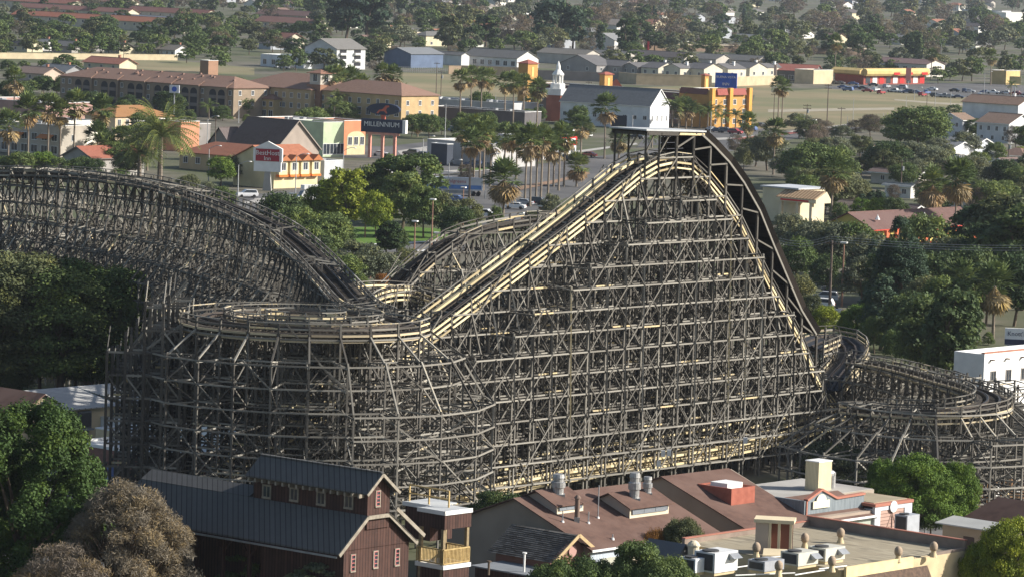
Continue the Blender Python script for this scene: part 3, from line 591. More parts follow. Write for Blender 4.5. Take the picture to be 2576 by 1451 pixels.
for k in range(3): window(og, None, x0 + (x1 - x0) * (k + 0.5) / 3, -0.05, 3.6, 1.3, 2.0, 'f')
for u0, u1 in ((690, 712), (733, 755)):
    P = WD((u0 + u1) / 2, 346 if u0 < 700 else 342, W(770, 352, 4).y - 2.2); w_ = (u1 - u0) / 9.0; m = MB(); m.box(-w_ / 2, -0.1, -0.45, w_ / 2, 0.1, 0.45)
    o = m.build('shop_sign', mat('blue_sign', (0.12, 0.25, 0.6), None, 1) if u0 < 700 else WHITE, M=Matrix.Translation(P) @ Matrix.Rotation(R(-9), 4, 'Z')); tag(o, 'small blue shop sign on the orange wall' if u0 < 700 else 'small white shop sign on the orange wall', 'shop sign')
B('pharmacy', 'low grey flat roofed box building left of the parking lot', 'building', (864, 413), 816, 12, 4.6, zr=4.6, ang=48, wall=(0.50, 0.51, 0.52), roof='flat', rc=(0.42, 0.42, 0.41), vents=3)
B('shop_building', 'dark brown flat building half hidden by the park trees', 'building', (925, 446), 868, 14, 4.6, zr=4.6, ang=-42, wall=(0.17, 0.13, 0.11), roof='flat', rc=(0.35, 0.34, 0.33))
# middle: bank with flat roof, church, orange hotel
B('flat_building', 'long grey flat roofed building with white parapet before the field', 'building', (1290, 268), 1050, 14, 4.5, zr=4.5, ang=-34, wall=(0.52, 0.52, 0.52), roof='flat', rc=(0.46, 0.47, 0.48), vents=7)
B('flat_building', 'low building with pale roof edge and dark front below the tall palms', 'building', (1320, 290), 1075, 9, 4.2, zr=4.2, ang=-34, wall=(0.13, 0.12, 0.12), roof='flat', rc=(0.46, 0.45, 0.43), vents=4)
B('corner_store', 'small white building with dark windows beside the parking lot', 'shop building', (1240, 372), 1075, 16, 5.0, zr=5.0, ang=-42, wall=(0.50, 0.48, 0.46), roof='flat', rc=(0.2, 0.2, 0.21), vents=2)
B('dark_hall', 'dark blue grey flat building at the back of the parking lot', 'building', (1125, 372), 1085, ('u', 1140), 4.6, zr=4.6, ang=-42, wall=(0.06, 0.07, 0.09), roof='flat')
ff = B('fast_food_restaurant', 'white restaurant with red band and red roof sign behind the palms', 'restaurant', (1450, 352), 1368, 16, 5.0, zr=5.0, ang=48, wall=(0.74, 0.74, 0.74), roof='flat', rc=(0.5, 0.5, 0.5), side_wins=[(6, 1.8, 1.6, 2.2)], wins=[(5, 1.8, 1.6, 2.2)])
fL = ff['_L']; m = MB(); m.box(-fL, -0.2, 3.6, 0.1, -0.01, 5.9); m.build('red_band', mat('bright_red', (0.65, 0.03, 0.03), None, 2, rough=0.5), ff)
m = MB(); m.box(-fL - .3, 4, 6.0, -fL + .3, 8, 7.8); m.build('roof_sign', MATS['bright_red'], ff)
for k in range(4): m = MB(); x = -fL * (k + .2) / 4; m.box(x - 1.8, -0.26, 4.3, x, -0.2, 5.4); m.build('band_panel', WHITE, ff)
# church: brick tower with white belfry, grey roofed nave, white gable
ch = B('church', 'white church hall with long grey roof and pointed white gable end', 'church', (1634, 322), 1408, ('u', 1682), 7.2, zr=0.5, ang=-32, wall=(0.74, 0.75, 0.75), roof='gx', rc=(0.19, 0.195, 0.195), pitch=40, over=0.3, trim=WHITE, wins=[(9, 3.4, 1.2, 1.1)], side_wins=[(4, 3.2, 0.6, 1.6)])
tp_ = W(1400, 305, 0); ct = empty('church_tower', tp_, R(-30), 'octagonal brick church tower with white belfry, cupola and spire', 'church tower')
m = MB(); m.lathe((0, 0, 0), [(3.6, 0), (3.6, 8.2)], 8); m.build('brick_shaft', wall_mat((0.36, 0.13, 0.085)), ct)
m = MB(); m.lathe((0, 0, 8.2), [(3.9, 0), (3.9, 0.8), (4.0, 2.0), (3.6, 2.0), (3.4, 1.2), (2.4, 1.2), (2.4, 3.4), (2.2, 3.6)], 8); m.build('white_parapet', WHITE, ct)
m = MB()
for k in range(8): a_ = k * math.pi / 4; m.cyl((1.5 * math.cos(a_), 1.5 * math.sin(a_), 11.6), (1.5 * math.cos(a_), 1.5 * math.sin(a_), 14.4), 0.22, n=6)
m.lathe((0, 0, 14.4), [(1.9, 0), (1.9, 0.3), (1.5, 0.9), (1.0, 1.5), (0.7, 1.8), (0.7, 2.8), (0.5, 3.4), (0.1, 4.4)], 10); m.build('belfry', WHITE, ct)
m = MB(); m.cyl((3.1, -1.6, 4.2), (3.6, -1.85, 4.2), 0.8, n=14); m.build('round_window', WHITE, ct)
# orange hotel
hw_ = B('hotel_wing', 'long maroon and brown hotel wing with flat tan roof between orange towers', 'hotel', (1712, 272), 1335, 14, 9.5, zr=9.5 * 0.55, ang=-42, wall=(0.23, 0.155, 0.115), roof='flat', rc=(0.32, 0.27, 0.2), wins=[(20, 5.6, 1.4, 1.4), (20, 2.4, 1.4, 1.4)], parapet=0.4)
m = MB(); m.prism([(-hw_['_L'], -1.2, 7.3), (0, -1.2, 7.3), (0, 0, 9.6), (-hw_['_L'], 0, 9.6)], (0, 0, 0.15)); m.build('mansard', roof_mat((0.13, 0.06, 0.06)), hw_)
he = B('hotel_end_block', 'three storey orange hotel block with red sloped parapets and square windows', 'hotel', (1787, 262), 1708, ('u', 1884), 10.5, zr=7.5, ang=-42, wall=ORANGE, roof='flat', rc=(0.4, 0.34, 0.26), side_wins=[(4, 8.0, 1.4, 1.5), (4, 5.0, 1.4, 1.5), (4, 2.0, 1.4, 1.5)], parapet=1.2)
hD = he['_D']
for y0, y1 in ((0.14, 0.4), (0.52, 0.88)): m = MB(); m.prism([(0.05, hD * y0, 10.2), (0.9, hD * y0, 10.2), (0.3, hD * y0, 12.2), (0.05, hD * y0, 12.2)], (0, hD * (y1 - y0), 0)); m.build('red_parapet', roof_mat((0.33, 0.10, 0.08)), he)
for y in (0.0, 0.46, 0.96): m = MB(); m.box(-0.1, hD * y - .5, 0, 1.1, hD * y + 1.0, 12.4); m.build('pier', wall_mat((0.66, 0.34, 0.08)), he)
m = MB(); m.prism([(-he['_L'] * .95, -0.8, 10.3), (-1, -0.8, 10.3), (-1, 0, 12.0), (-he['_L'] * .95, 0, 12.0)], (0, 0, 0.15)); m.build('red_parapet', roof_mat((0.17, 0.07, 0.06)), he)
for (u, v, lab, hh, uL, uR) in ((1327, 205, 'orange hotel tower with red pyramid roof nearest the church', 15, 1303, 1352), (1520, 235, 'orange hotel tower rising from the middle of the long wing', 15, 1507, 1540), (1772, 232, 'slim orange hotel tower next to the three storey block', 14.5, 1763, 1782)):
    t_ = B('hotel_tower', lab, 'tower', (u, v), uL, ('u', uR), hh, zr=9.0, ang=-42, wall=ORANGE, roof='hip', rc=(0.36, 0.12, 0.09), pitch=25, over=0.4)
    m = MB(); y = t_['_D'] / 2; m.box(0, y - .5, hh - 4.5, 0.08, y + .5, hh - 1.2); m.build('niche', wall_mat((0.74, 0.55, 0.2)), t_)
m = MB(); # drum shaped stair beside the middle tower
o = empty('hotel_stair_drum', W(1546, 248, 5) - Vector((0, 0, 5)), 0, 'small orange rounded stair block with red sloped cap', 'stair tower'); m.box(-3, -2, 0, 3, 2, 8); m.build('wall', wall_mat((0.55, 0.24, 0.08)), o); m = MB(); m.prism([(-3.2, -2.2, 8), (3.2, -2.2, 8), (0.4, -2.2, 11.5)], (0, 4.4, 0)); m.build('roof', roof_mat((0.45, 0.14, 0.09)), o)
# pitched grey roof houses and walls behind the hotel
def gwall(name, label, a, b, h, c, cap=True, z=0.0):
    A = W(*a); Bq = W(*b); d = Bq - A; e = empty(name, A, math.atan2(d.y, d.x), label, 'wall'); m = MB(); m.box(0, -0.15, 0, d.length, 0.15, h); m.build('wall', wall_mat(c), e)
    if cap: m = MB(); m.box(-0.05, -0.22, h, d.length + 0.05, 0.22, h + 0.18); m.build('coping', wall_mat(tuple(min(0.8, x * 1.15) for x in c)), e)
    return e
gwall('boundary_wall', 'long beige boundary wall at the left edge of the dry field', (-40, 148), (446, 153), 2.3, (0.62, 0.52, 0.34))
gwall('boundary_wall', 'tan boundary wall behind the right end of the hotel', (1600, 213), (1790, 219), 4.2, (0.50, 0.40, 0.26))
gwall('boundary_wall', 'tan wall stretch left of the dip beside the dark bend', (1556, 208), (1602, 213), 4.0, (0.48, 0.38, 0.25))
gwall('boundary_wall', 'tan boundary wall beside the blue hotel sign', (1812, 219), (1955, 214), 3.6, (0.50, 0.40, 0.26))
gwall('boundary_wall', 'grey shaded boundary wall behind the first orange tower', (1345, 200), (1556, 208), 3.6, (0.26, 0.23, 0.21))
gwall('boundary_wall', 'tan boundary wall at the top of the dry field by the tall palms', (1160, 187), (1330, 193), 3.4, (0.46, 0.36, 0.24))
gwall('boundary_wall', 'brown end piece of the wall above the dry field', (1128, 187), (1160, 187), 3.2, (0.3, 0.22, 0.15))
for k, (a, b) in enumerate((((944, 100), (1090, 100)), ((1090, 100), (1262, 107)), ((1620, 128), (1800, 131)), ((1800, 131), (2050, 137)), ((2050, 137), (2180, 140)))):
    e = gwall('flood_channel_wall', ['left', 'second', 'third', 'fourth', 'right'][k] + ' stretch of the pale topped brown flood channel wall', a, b, 3.2, (0.24, 0.17, 0.12), cap=False)
    m = MB(); L__ = (W(*b) - W(*a)).length; m.box(0, -0.5, 3.2, L__ + 0.4, 0.5, 3.9); m.build('pale_coping', wall_mat((0.66, 0.56, 0.42)), e)
# blue-grey hall, long roofs
B('warehouse', 'blue grey warehouse at the top edge of the dry field', 'warehouse', (1033, 172), 966, 20, 6.0, zr=0, ang=-42, wall=(0.12, 0.16, 0.24), roof='gy', rc=(0.2, 0.21, 0.22), pitch=16)
B('long_house', 'long grey roofed building with white end beside the warehouse', 'house', (1160, 166), 1035, ('u', 1180), 4.6, zr=0, ang=-42, wall=(0.66, 0.65, 0.62), roof='gx', rc=RG, pitch=24)
B('long_house', 'long grey roofed row with white bays above the tan wall', 'house', (1300, 172), 1165, 14, 4.2, zr=0, ang=-42, wall=(0.72, 0.70, 0.66), roof='gx', rc=RG, pitch=24, wins=[(7, 1.8, 2.2, 2.0)])
wb = B('apartment_block', 'white three storey apartment block with dark balconies and grey roof', 'apartment block', (846, 176), 766, ('u', 918), 8.6, zr=0, ang=-42, wall=(0.55, 0.56, 0.56), roof='gy', rc=(0.2, 0.19, 0.175), pitch=22, over=0.6, wins=[(2, 6.0, 1.5, 1.5)])
for z in (1.2, 4.0, 6.6):
    for y in (0.22, 0.72): m = MB(); y_ = wb['_D'] * y; m.box(-0.01, y_ - 2, z, 0.05, y_ + 2, z + 1.6, 0); m.box(0.05, y_ - 2.1, z - 0.6, 1.1, y_ + 2.1, z + 0.25, 1); m.build('balcony', [mat('painted_recess_shade', (0.03, 0.03, 0.035), None, 1), WHITE], wb)  # flat dark panel paints the shade inside each balcony
B('carport_building', 'long low white and blue building left of the white apartments', 'building', (764, 174), 655, 12, 4.2, zr=0, ang=-42, wall=(0.62, 0.64, 0.66), roof='flat', rc=(0.6, 0.6, 0.6), wins=[(5, 2.0, 2.0, 2.0)])
B('white_house', 'white two storey house with red hipped roof under the tall dark conifers', 'house', (970, 96), 945, ('u', 1005), 5.4, zr=0, ang=-42, wall=(0.80, 0.78, 0.70), roof='hip', rc=(0.36, 0.17, 0.11), pitch=20)
# rows of red roofed townhouses top left
rows_ = [((180, 30), -60, 10, (0.33, 0.14, 0.10), 'first red roofed terrace at the very top left'), ((320, 26), 110, 10, (0.28, 0.15, 0.11), 'brownish red terrace roof running right from the top left'), ((515, 58), 318, 11, (0.24, 0.11, 0.085), 'dark red roofed terrace left of the dark round tree'),
         ((318, 54), 40, 10, (0.27, 0.13, 0.10), 'faded red roofed terrace in the second row top left'), ((250, 72), 30, 10, (0.40, 0.15, 0.09), 'bright red roofed terrace with pale bays nearest the grey roofed houses'), ((446, 84), 255, 11, (0.40, 0.16, 0.09), 'bright orange red terrace roof with pale gable above the beige wall'),
         ((790, 84), 640, 13, (0.25, 0.13, 0.10), 'red roofed terrace behind the tall dark conifers'), ((770, 62), 645, 12, (0.2, 0.12, 0.1), 'dull brown red terrace roof above the one with conifers'), ((720, 125), 652, 12, (0.26, 0.12, 0.09), 'small red roofed block above the carport building')]
for (at, uL, Dp, rc, lab) in rows_: B('terrace', lab, 'terraced house', at, uL, Dp, 5.0, zr=0, ang=-42, wall=(0.62, 0.55, 0.42), roof='gx', rc=rc, pitch=24, wins=[(8, 3.4, 1.4, 1.3)], over=0.7)
B('long_roof', 'long slate blue roof between the red terraces', 'building', (440, 66), 270, 10, 3.6, zr=0, ang=-42, wall=(0.2, 0.21, 0.23), roof='gx', rc=(0.15, 0.165, 0.19), pitch=14)
for u, v, uL, rc, wl, lab in ((68, 132, 10, RD, CREAM, 'cream house with dark roof at the left end of the long beige wall'), (108, 128, 72, (0.24, 0.24, 0.23), WHT, 'pale grey roofed house with chimney above the long wall'), (180, 134, 130, RG, (0.4, 0.37, 0.33), 'grey roofed house with brick chimney behind the long wall'),
                              (300, 138, 262, RD, CREAM, 'dark roofed house with chimney behind the middle of the long wall'), (392, 140, 335, (0.22, 0.19, 0.15), CREAM, 'tan roofed house with white gable at the right end of the long wall'), (440, 143, 400, (0.24, 0.21, 0.17), WHT, 'brown roofed low house where the long beige wall ends'),
                              (235, 130, 205, RD, (0.3, 0.28, 0.26), 'dark shaded house between trees behind the long wall'), (110, 206, 40, (0.28, 0.2, 0.16), (0.5, 0.4, 0.32), 'brown roofed house left of the long brown apartments'), (165, 200, 95, (0.17, 0.18, 0.19), (0.3, 0.3, 0.3), 'dark grey gabled house left of the long brown apartments'),
                              (300, 180, 210, (0.38, 0.16, 0.11), CREAM, 'red roofed house with chimneys peeking above the brown apartments')):
    B('house', lab, 'house', (u, v), uL, 9, 2.9, zr=0, ang=-42, wall=wl, roof='gx', rc=rc, pitch=24, chim=1, over=0.7, wins=[(3, 1.5, 1.2, 1.2)])
# grey roofed townhouses behind the hotel
for k, (u, v, uL) in enumerate(((1500, 196, 1405), (1560, 198, 1505), (1602, 200, 1562), (1655, 203, 1612), (1710, 207, 1668), (1770, 209, 1722), (1830, 208, 1782), (1885, 206, 1842), (1930, 204, 1893))):
    B('townhouse', ['%s grey roofed townhouse of the row behind the hotel' % w_ for w_ in ('leftmost', 'second', 'third', 'fourth', 'fifth', 'sixth', 'seventh', 'eighth', 'rightmost')][k], 'townhouse', (u, v), uL, 12, 5.0 if k < 4 else 5.6, zr=0, ang=-42, wall=(0.33, 0.31, 0.29) if k < 3 else (0.62, 0.57, 0.45), roof='gx' if k % 2 else 'gy', rc=(0.145, 0.14, 0.14), pitch=20, chim=2 if k > 2 else 0, over=0.3, wins=[(2, 3.4, 1.3, 1.4)], side_wins=[(2, 3.4, 1.2, 1.3)])
for k, (u, v, uL) in enumerate(((1470, 165, 1350), (1560, 168, 1480), (1720, 172, 1570), (1800, 176, 1740), (1900, 180, 1815))):
    B('townhouse', ['long brownish grey roof', 'grey roof with skylights', 'wide dark roof', 'short pale walled house', 'far right pale walled house'][k] + ' in the back row above the hotel', 'townhouse', (u, v), uL, 12, 4.6, zr=0, ang=-42, wall=(0.5, 0.46, 0.4), roof='gx', rc=((0.22, 0.2, 0.17), RG, RD, RG, RG)[k], pitch=20, over=0.4)
# right: shops behind the field
B('shop_row', 'shop row with long red tiled roof at the far side of the field', 'shop building', (2048, 208), 1932, 12, 4.6, zr=0, ang=-20, wall=(0.16, 0.14, 0.13), roof='gx', rc=(0.33, 0.12, 0.09), pitch=22, wins=[(5, 1.6, 2.2, 1.8)])
B('shop_building', 'beige flat walled shop right of the red tiled shop row', 'shop building', (2096, 182), 2047, 10, 5.0, zr=5.0, ang=48, wall=(0.62, 0.5, 0.32), roof='flat')
gs = B('curved_store', 'long store with gold rounded fascia and red shopfront across the field', 'store', (2172, 214), 2100, ('u', 2325), 4.0, zr=0, ang=-42, wall=(0.30, 0.08, 0.06), roof='flat', rc=(0.2, 0.15, 0.13))
m = MB(); gD, gL = gs['_D'], gs['_L']
for k in range(16):
    a0, a1 = math.pi * k / 16, math.pi * (k + 1) / 16
pts = [(1.8 - 1.8 * 0, -0.5)]; m.prism([(0.0, -0.6, 3.9), (1.6, -0.6, 3.7), (2.3, -0.6, 4.6), (2.3, -0.6, 5.8), (1.6, -0.6, 6.7), (0, -0.6, 6.9)], (0, gD + 1.2, 0)); m.prism([(0.01, -0.6, 3.9), (0.01, -2.9, 4.5), (0.01, -2.9, 5.9), (0.01, -0.6, 6.9)], (-gL, 0, 0))
m.build('gold_fascia', wall_mat((0.62, 0.46, 0.19)), gs)
for k in range(9): m = MB(); y = gD * (k + .3) / 9; m.box(0, y, 0.5, 0.12, y + gD / 14, 3.2); m.build('shopfront', [GLASS, WHITE, MATS['bright_red']][k % 3], gs)
for y in (0.42, 0.63, 0.88): m = MB(); m.box(2.3, gD * y, 4.2, 2.5, gD * y + 4, 5.2); m.build('fascia_sign', MATS['bright_red'], gs)
B('store_roofs', 'brown roofed white walled shops rising behind the gold store', 'shop building', (2330, 194), 2160, 14, 5.6, zr=0, ang=-42, wall=(0.66, 0.62, 0.55), roof='gx', rc=(0.2, 0.13, 0.12), pitch=15, wins=[(8, 3.4, 2.4, 1.6)])
B('yellow_store', 'yellow flat store at the far right beyond the parked cars', 'store', (2530, 214), 2490, ('u', 2565), 5.2, zr=0, ang=-40, wall=(0.60, 0.44, 0.2), roof='flat')
B('warehouse', 'bright white warehouse at the top right corner', 'warehouse', (2530, 62), 2500, ('u', 2680), 8.5, zr=0, ang=-50, wall=(0.82, 0.81, 0.72), roof='flat')
B('long_house', 'long pale roofed building above the trees at the top right', 'building', (2520, 42), 2420, 14, 4, zr=0, ang=-42, wall=(0.7, 0.7, 0.68), roof='flat')
# right: houses
wh = (0.66, 0.67, 0.68)
B('white_house', 'white two storey house with brown hipped roof left of its twin', 'house', (2420, 350), 2362, ('u', 2452), 5.8, zr=0, ang=-42, wall=wh, roof='gy', rc=(0.24, 0.165, 0.12), pitch=22, wins=[(2, 4.2, 0.9, 1.2), (2, 1.5, 0.9, 1.2)], trim=WHITE, over=0.5)
B('white_house', 'larger white two storey house with wide brown roof at the right edge', 'house', (2536, 362), 2456, ('u', 2600), 6.0, zr=0, ang=-42, wall=wh, roof='gx', rc=(0.25, 0.17, 0.125), pitch=22, wins=[(4, 4.3, 0.9, 1.3), (3, 1.5, 0.9, 1.2)], trim=WHITE, over=0.5)
B('white_house', 'white house with brown roof and small dormers behind the twin houses', 'house', (2560, 305), 2420, 12, 5.5, zr=0, ang=-42, wall=wh, roof='gx', rc=(0.26, 0.17, 0.12), pitch=22, chim=2)
B('grey_house', 'grey bungalow with white garage door and low gable', 'bungalow', (2452, 392), 2372, ('u', 2500), 3.0, zr=0, ang=-42, wall=(0.56, 0.59, 0.62), roof='gx', rc=(0.22, 0.23, 0.235), pitch=20, trim=WHITE, over=0.6)
gr_ = B('garage', 'white panelled garage in front of the grey bungalow', 'garage', (2448, 396), 2396, 6, 2.7, zr=0, ang=48, wall=(0.7, 0.71, 0.71), roof='gy', rc=(0.24, 0.245, 0.25), pitch=18, trim=WHITE)
m = MB(); gl_ = gr_['_L']
for k in range(4): m.box(-gl_ * .88, -0.06, 0.1 + k * 0.52, -gl_ * .12, 0.0, 0.58 + k * 0.52)
m.build('garage_door', WHITE, gr_)
for u, v, uL, uR, rc, wl, lab, rt in ((2310, 470, 2190, 2330, (0.21, 0.145, 0.12), (0.55, 0.5, 0.42), 'brown roofed house behind the gas station trees', 'gx'), (2290, 500, 2225, 2300, (0.20, 0.215, 0.215), (0.7, 0.68, 0.62), 'house with grey green roof left of the two shaggy palms', 'gx'),
                                      (2560, 455, 2465, 2600, (0.21, 0.15, 0.13), (0.5, 0.42, 0.37), 'brown roofed bungalow at the right edge with pinkish walls', 'gy'), (2500, 470, 2400, 2520, RD, (0.62, 0.6, 0.56), 'dark roofed house with white gable near the right shaggy palm', 'gx'), (2430, 535, 2362, 2440, RG, WHT, 'white gabled house peeking over the red motel roof', 'gy'),
                                      (2575, 420, 2500, 2620, (0.25, 0.16, 0.12), (0.6, 0.58, 0.55), 'rust roofed house by the white box building', 'hip'), (2300, 560, 2230, 2320, (0.15, 0.11, 0.1), (0.3, 0.24, 0.2), 'dark roofed shed with brick chimney behind the red motel', 'gx'), (2155, 560, 2095, 2200, (0.2, 0.16, 0.13), (0.28, 0.24, 0.2), 'low brown building under the drooping tree', 'gx'),
                                      (2180, 395, 2130, 2200, (0.36, 0.2, 0.14), (0.6, 0.5, 0.4), 'orange roofed house among trees below the field', 'hip'), (2110, 392, 2060, 2130, (0.3, 0.2, 0.15), (0.6, 0.52, 0.42), 'small tan house among trees by the road', 'gx'), (2560, 560, 2500, 2600, RG, (0.5, 0.5, 0.5), 'pale roofed house beside the blue tarpaulin', 'gx'), (2500, 420, 2475, 2526, (0.5, 0.5, 0.5), WHT, 'small white flat box building by the road', 'flat'), (2420, 425, 2398, 2432, RG, WHT, 'little white gabled shed among the trees', 'gy')):
    B('house', lab, 'house', (u, v), uL, ('u', uR), 2.9, zr=0, ang=-42, wall=wl, roof=rt, rc=rc, pitch=22, over=0.6, chim=0, wins=[(2, 1.5, 1.2, 1.1)], trim=WHITE)
mo = B('motel', 'long two storey red orange motel with brown roof and yellow railings', 'motel', (2466, 560), 2196, 11, 5.8, zr=5.8, ang=48, wall=(0.55, 0.46, 0.14), roof='gx', rc=(0.175, 0.105, 0.09), pitch=24, over=0.8, trim=wall_mat((0.5, 0.07, 0.05)))
for k in range(11):
    m = MB(); x = -mo['_L'] * k / 11 - 0.3; m.box(x - 0.45, -1.5, 0, x + 0.45, -0.9, 5.4); m.build('pillar', wall_mat((0.66, 0.17, 0.08)), mo)
    if k < 10: m = MB(); m.box(x - mo['_L'] / 11 + .5, -1.35, 2.95, x - .5, -1.25, 3.9); m.build('railing', wall_mat((0.75, 0.62, 0.2)), mo)
    if k < 9: window(mo, None, x - 1.6, 0, 4.4, 1.2, 1.3, 'f'); window(mo, None, x - 1.6, 0, 1.5, 1.2, 1.3, 'f')
m = MB(); m.box(-mo['_L'], -1.6, 2.6, 0, 0, 2.85); m.build('gallery', wall_mat((0.5, 0.07, 0.05)), mo)
for x in (0.06, 0.47, 0.9): m = MB(); m.lathe((-mo['_L'] * x, 1.6, 7.2), [(.5, 0), (.1, .7), (.1, .9)], 6); m.build('roof_vent', WHITE, mo)
# gas station canopy with striped tile roof
cs = empty('station_canopy', W(1950, 560), R(-42), 'tan building with ribbed tile canopy on pale columns behind the drop', 'canopy'); m = MB()
m.box(-6, 3, 0, 3.5, 12, 7.0); m.build('wall', wall_mat((0.72, 0.62, 0.42)), cs); m = MB(); m.box(-6.4, 2.6, 7.0, 3.8, 12.4, 7.3); m.build('roof', wall_mat((0.5, 0.52, 0.54)), cs)
m = MB(); m.prism([(0, 0, 4.6), (0, 5, 4.6), (0, 5, 5.4), (0, 3.6, 7.0), (0, 0, 5.4)], (10.5, 0, 0)); m.build('fascia', wall_mat((0.74, 0.64, 0.44)), cs)
m = MB()
for k in range(24): x = 0.2 + k * 0.43; m.beam((x, -0.1, 5.42), (x, 3.5, 7.05), 0.3, 0.12, 0, k % 2)
m.build('tile_roof', tone_mat('clay_tile', [(0, (0.30, 0.19, 0.11)), (1, (0.50, 0.36, 0.22))]), cs)
for x in (1.0, 5.4, 9.0): m = MB(); m.box(x - .35, 0.2, 0, x + .35, 0.9, 4.6); m.build('column', wall_mat((0.7, 0.6, 0.42)), cs)
m = MB(); m.box(1.2, -0.08, 4.8, 8.6, -0.01, 5.15); m.build('red_lettering_band', MATS['bright_red'], cs)
# white flat building with round headed openings, right edge, and its roof sign
P = WD(2477, 889, 490); KH = P.z; P.z = 0; kb = empty('white_stucco_building', P, R(48), 'white stucco building with small square windows and roof spouts at the right edge', 'building')
m = MB(); m.box(0, 0, 0, 20, 4.6, KH - .7); m.box(0.001, -.001, KH - .7, 20, .35, KH); m.box(0.002, .35, KH - .7, .35, 4.6, KH - .1); m.box(.35, 4.3, KH - .7, 20, 4.6, KH - .1); m.build('wall', wall_mat((0.86, 0.85, 0.82)), kb); m = MB(); m.box(.35, .35, KH - .7, 20, 4.3, KH - .6); m.build('roof', CONC, kb)
m = MB(); m.box(-0.08, -.08, KH, 20, .42, KH + .12); m.build('tile_coping', wall_mat((0.45, 0.2, 0.13)), kb)
for k in range(5): window(kb, None, 2.0 + 3.3 * k, 0, KH - 3.0, 1.0, 1.3, 'f', frame=wall_mat((0.3, 0.27, 0.24)))
for k in range(5): m = MB(); m.box(1.2 + 3.3 * k, -0.5, KH - .95, 1.6 + 3.3 * k, 0, KH - .8); m.build('spout', BARK, kb)
P = WD(2556, 868, 512); zb = P.z; P.z = 0; ks = empty('billboard', P, R(-6), 'white billboard with dark script lettering above the white stucco building', 'billboard'); k_ = WD(2556, 825, 512).z - zb
m = MB(); m.box(-1.5, -0.25, zb, 1.5, 0.25, zb + k_); m.build('panel', WHITE, ks); m = MB(); m.box(-1.5, -0.3, zb + .1, 1.5, -0.26, zb + k_ * .36); m.build('dark_band', mat('sign_navy', (0.05, 0.055, 0.09), None, 1), ks)
for x in (-1.0, 1.0): m = MB(); m.cyl((x, 0, 0), (x, 0, zb), .15); m.build('post', METAL, ks)
text("Knott's", .8, ks, (0, -0.28, zb + k_ * .68), (math.pi / 2, 0, 0), MATS['sign_navy'])
# chain link fence along the field
A = W(985, 182); Bq = W(1124, 186); d = Bq - A; e = empty('chain_link_fence', A, math.atan2(d.y, d.x), 'grey chain link fence at the top edge of the field', 'fence'); m = MB()
for k in range(30): m.cyl((d.length * k / 29, 0, 0), (d.length * k / 29, 0, 2.4), 0.07, n=5)
for z in (0.3, 1.3, 2.35): m.beam((0, 0, z), (d.length, 0, z), 0.06, 0.08)
m.build('fence_frame', METAL, e)
# ------------------------------------------------------------ SIGNS
NAVY = mat('navy_panel', (0.03, 0.04, 0.075), None, 1, rough=0.5); ORR = mat('orange_red_paint', (0.55, 0.14, 0.09), None, 1); PINK = mat('salmon_paint', (0.72, 0.33, 0.25), None, 1)
P = W(961, 398); sg = empty('pylon_sign', P, R(-24), 'tall pylon sign with navy oval and navy MILLENNIUM board on three salmon posts', 'sign'); SC = 8.6
for x in (-3.6, 0, 3.5): m = MB(); m.box(x - .35, -.3, 0, x + .35, .3, 6.6); m.build('post', PINK, sg)
m = MB(); m.box(-6.0, -.55, 6.5, 5.8, .55, 9.9); m.build('board', NAVY, sg); m = MB(); m.box(5.8, -.6, 6.5, 6.7, .6, 9.9); m.build('board_end', WHITE, sg)
m = MB(); m.box(-4.6, -.4, 5.9, 4.6, .4, 6.5); m.build('board_base', PINK, sg)
m = MB(); m.box(-.5, -.25, 9.9, .6, .25, 11.2); m.build('neck', ORR, sg)
m = MB(); vs = [(4.6 * math.cos(2 * math.pi * k / 28) + 0.2, 0.5, 12.5 + 1.5 * math.sin(2 * math.pi * k / 28)) for k in range(28)]; m.prism(vs, (0, -1.0, 0)); m.build('oval', NAVY, sg)
m = MB(); m.poly([(x + .2, -.53, z) for x, z in [(-1.9, 11.5), (-1.2, 12.3), (-0.2, 12.5), (0.6, 13.4), (1.6, 13.5), (1.7, 13.1), (1.0, 12.9), (0.8, 12.2), (1.2, 11.5), (0.8, 11.4), (0.2, 12.0), (-0.9, 11.9), (-1.5, 11.3)]]); m.build('emblem', ORR, sg)
text('MILLENNIUM', 1.75, sg, (-0.1, -0.58, 8.55), (math.pi / 2, 0, 0), WHITE)
P = W(672, 480); sg = empty('motel_sign', P, R(-12), 'gabled white and red motel sign standing by the road', 'sign')
m = MB(); m.box(-3.1, -.4, 4.2, 3.1, .4, 6.4); m.prism([(-3.3, -.4, 6.4), (3.3, -.4, 6.4), (3.3, -.4, 9.3), (0, -.4, 10.9), (-3.3, -.4, 9.3)], (0, .8, 0)); m.build('frame', WHITE, sg)
m = MB(); m.box(-2.7, -.5, 6.5, 2.7, -.42, 9.2); m.build('red_panel', mat('dark_red_panel', (0.38, 0.035, 0.05), None, 1), sg)
m = MB(); m.prism([(-1.0, -.3, 0), (1.0, -.3, 0), (.6, -.3, 4.2), (-.6, -.3, 4.2)], (0, .6, 0)); m.build('base', CONC, sg)
text('BestHost', 1.45, sg, (0, -0.53, 8.3), (math.pi / 2, 0, 0), WHITE); text('Inn', 1.3, sg, (0, -0.53, 7.1), (math.pi / 2, 0, 0), WHITE)
P = W(1823, 300); sg = empty('hotel_sign', P, R(-12), 'blue BUENA VISTA INN sign on a pole behind the orange hotel', 'sign')
hz = WD(1823, 224, P.y).z; m = MB(); m.box(-3.6, -.3, hz, 3.6, .3, hz + 5.2); m.build('board', mat('royal_blue', (0.03, 0.11, 0.5), None, 1, rough=0.5), sg)
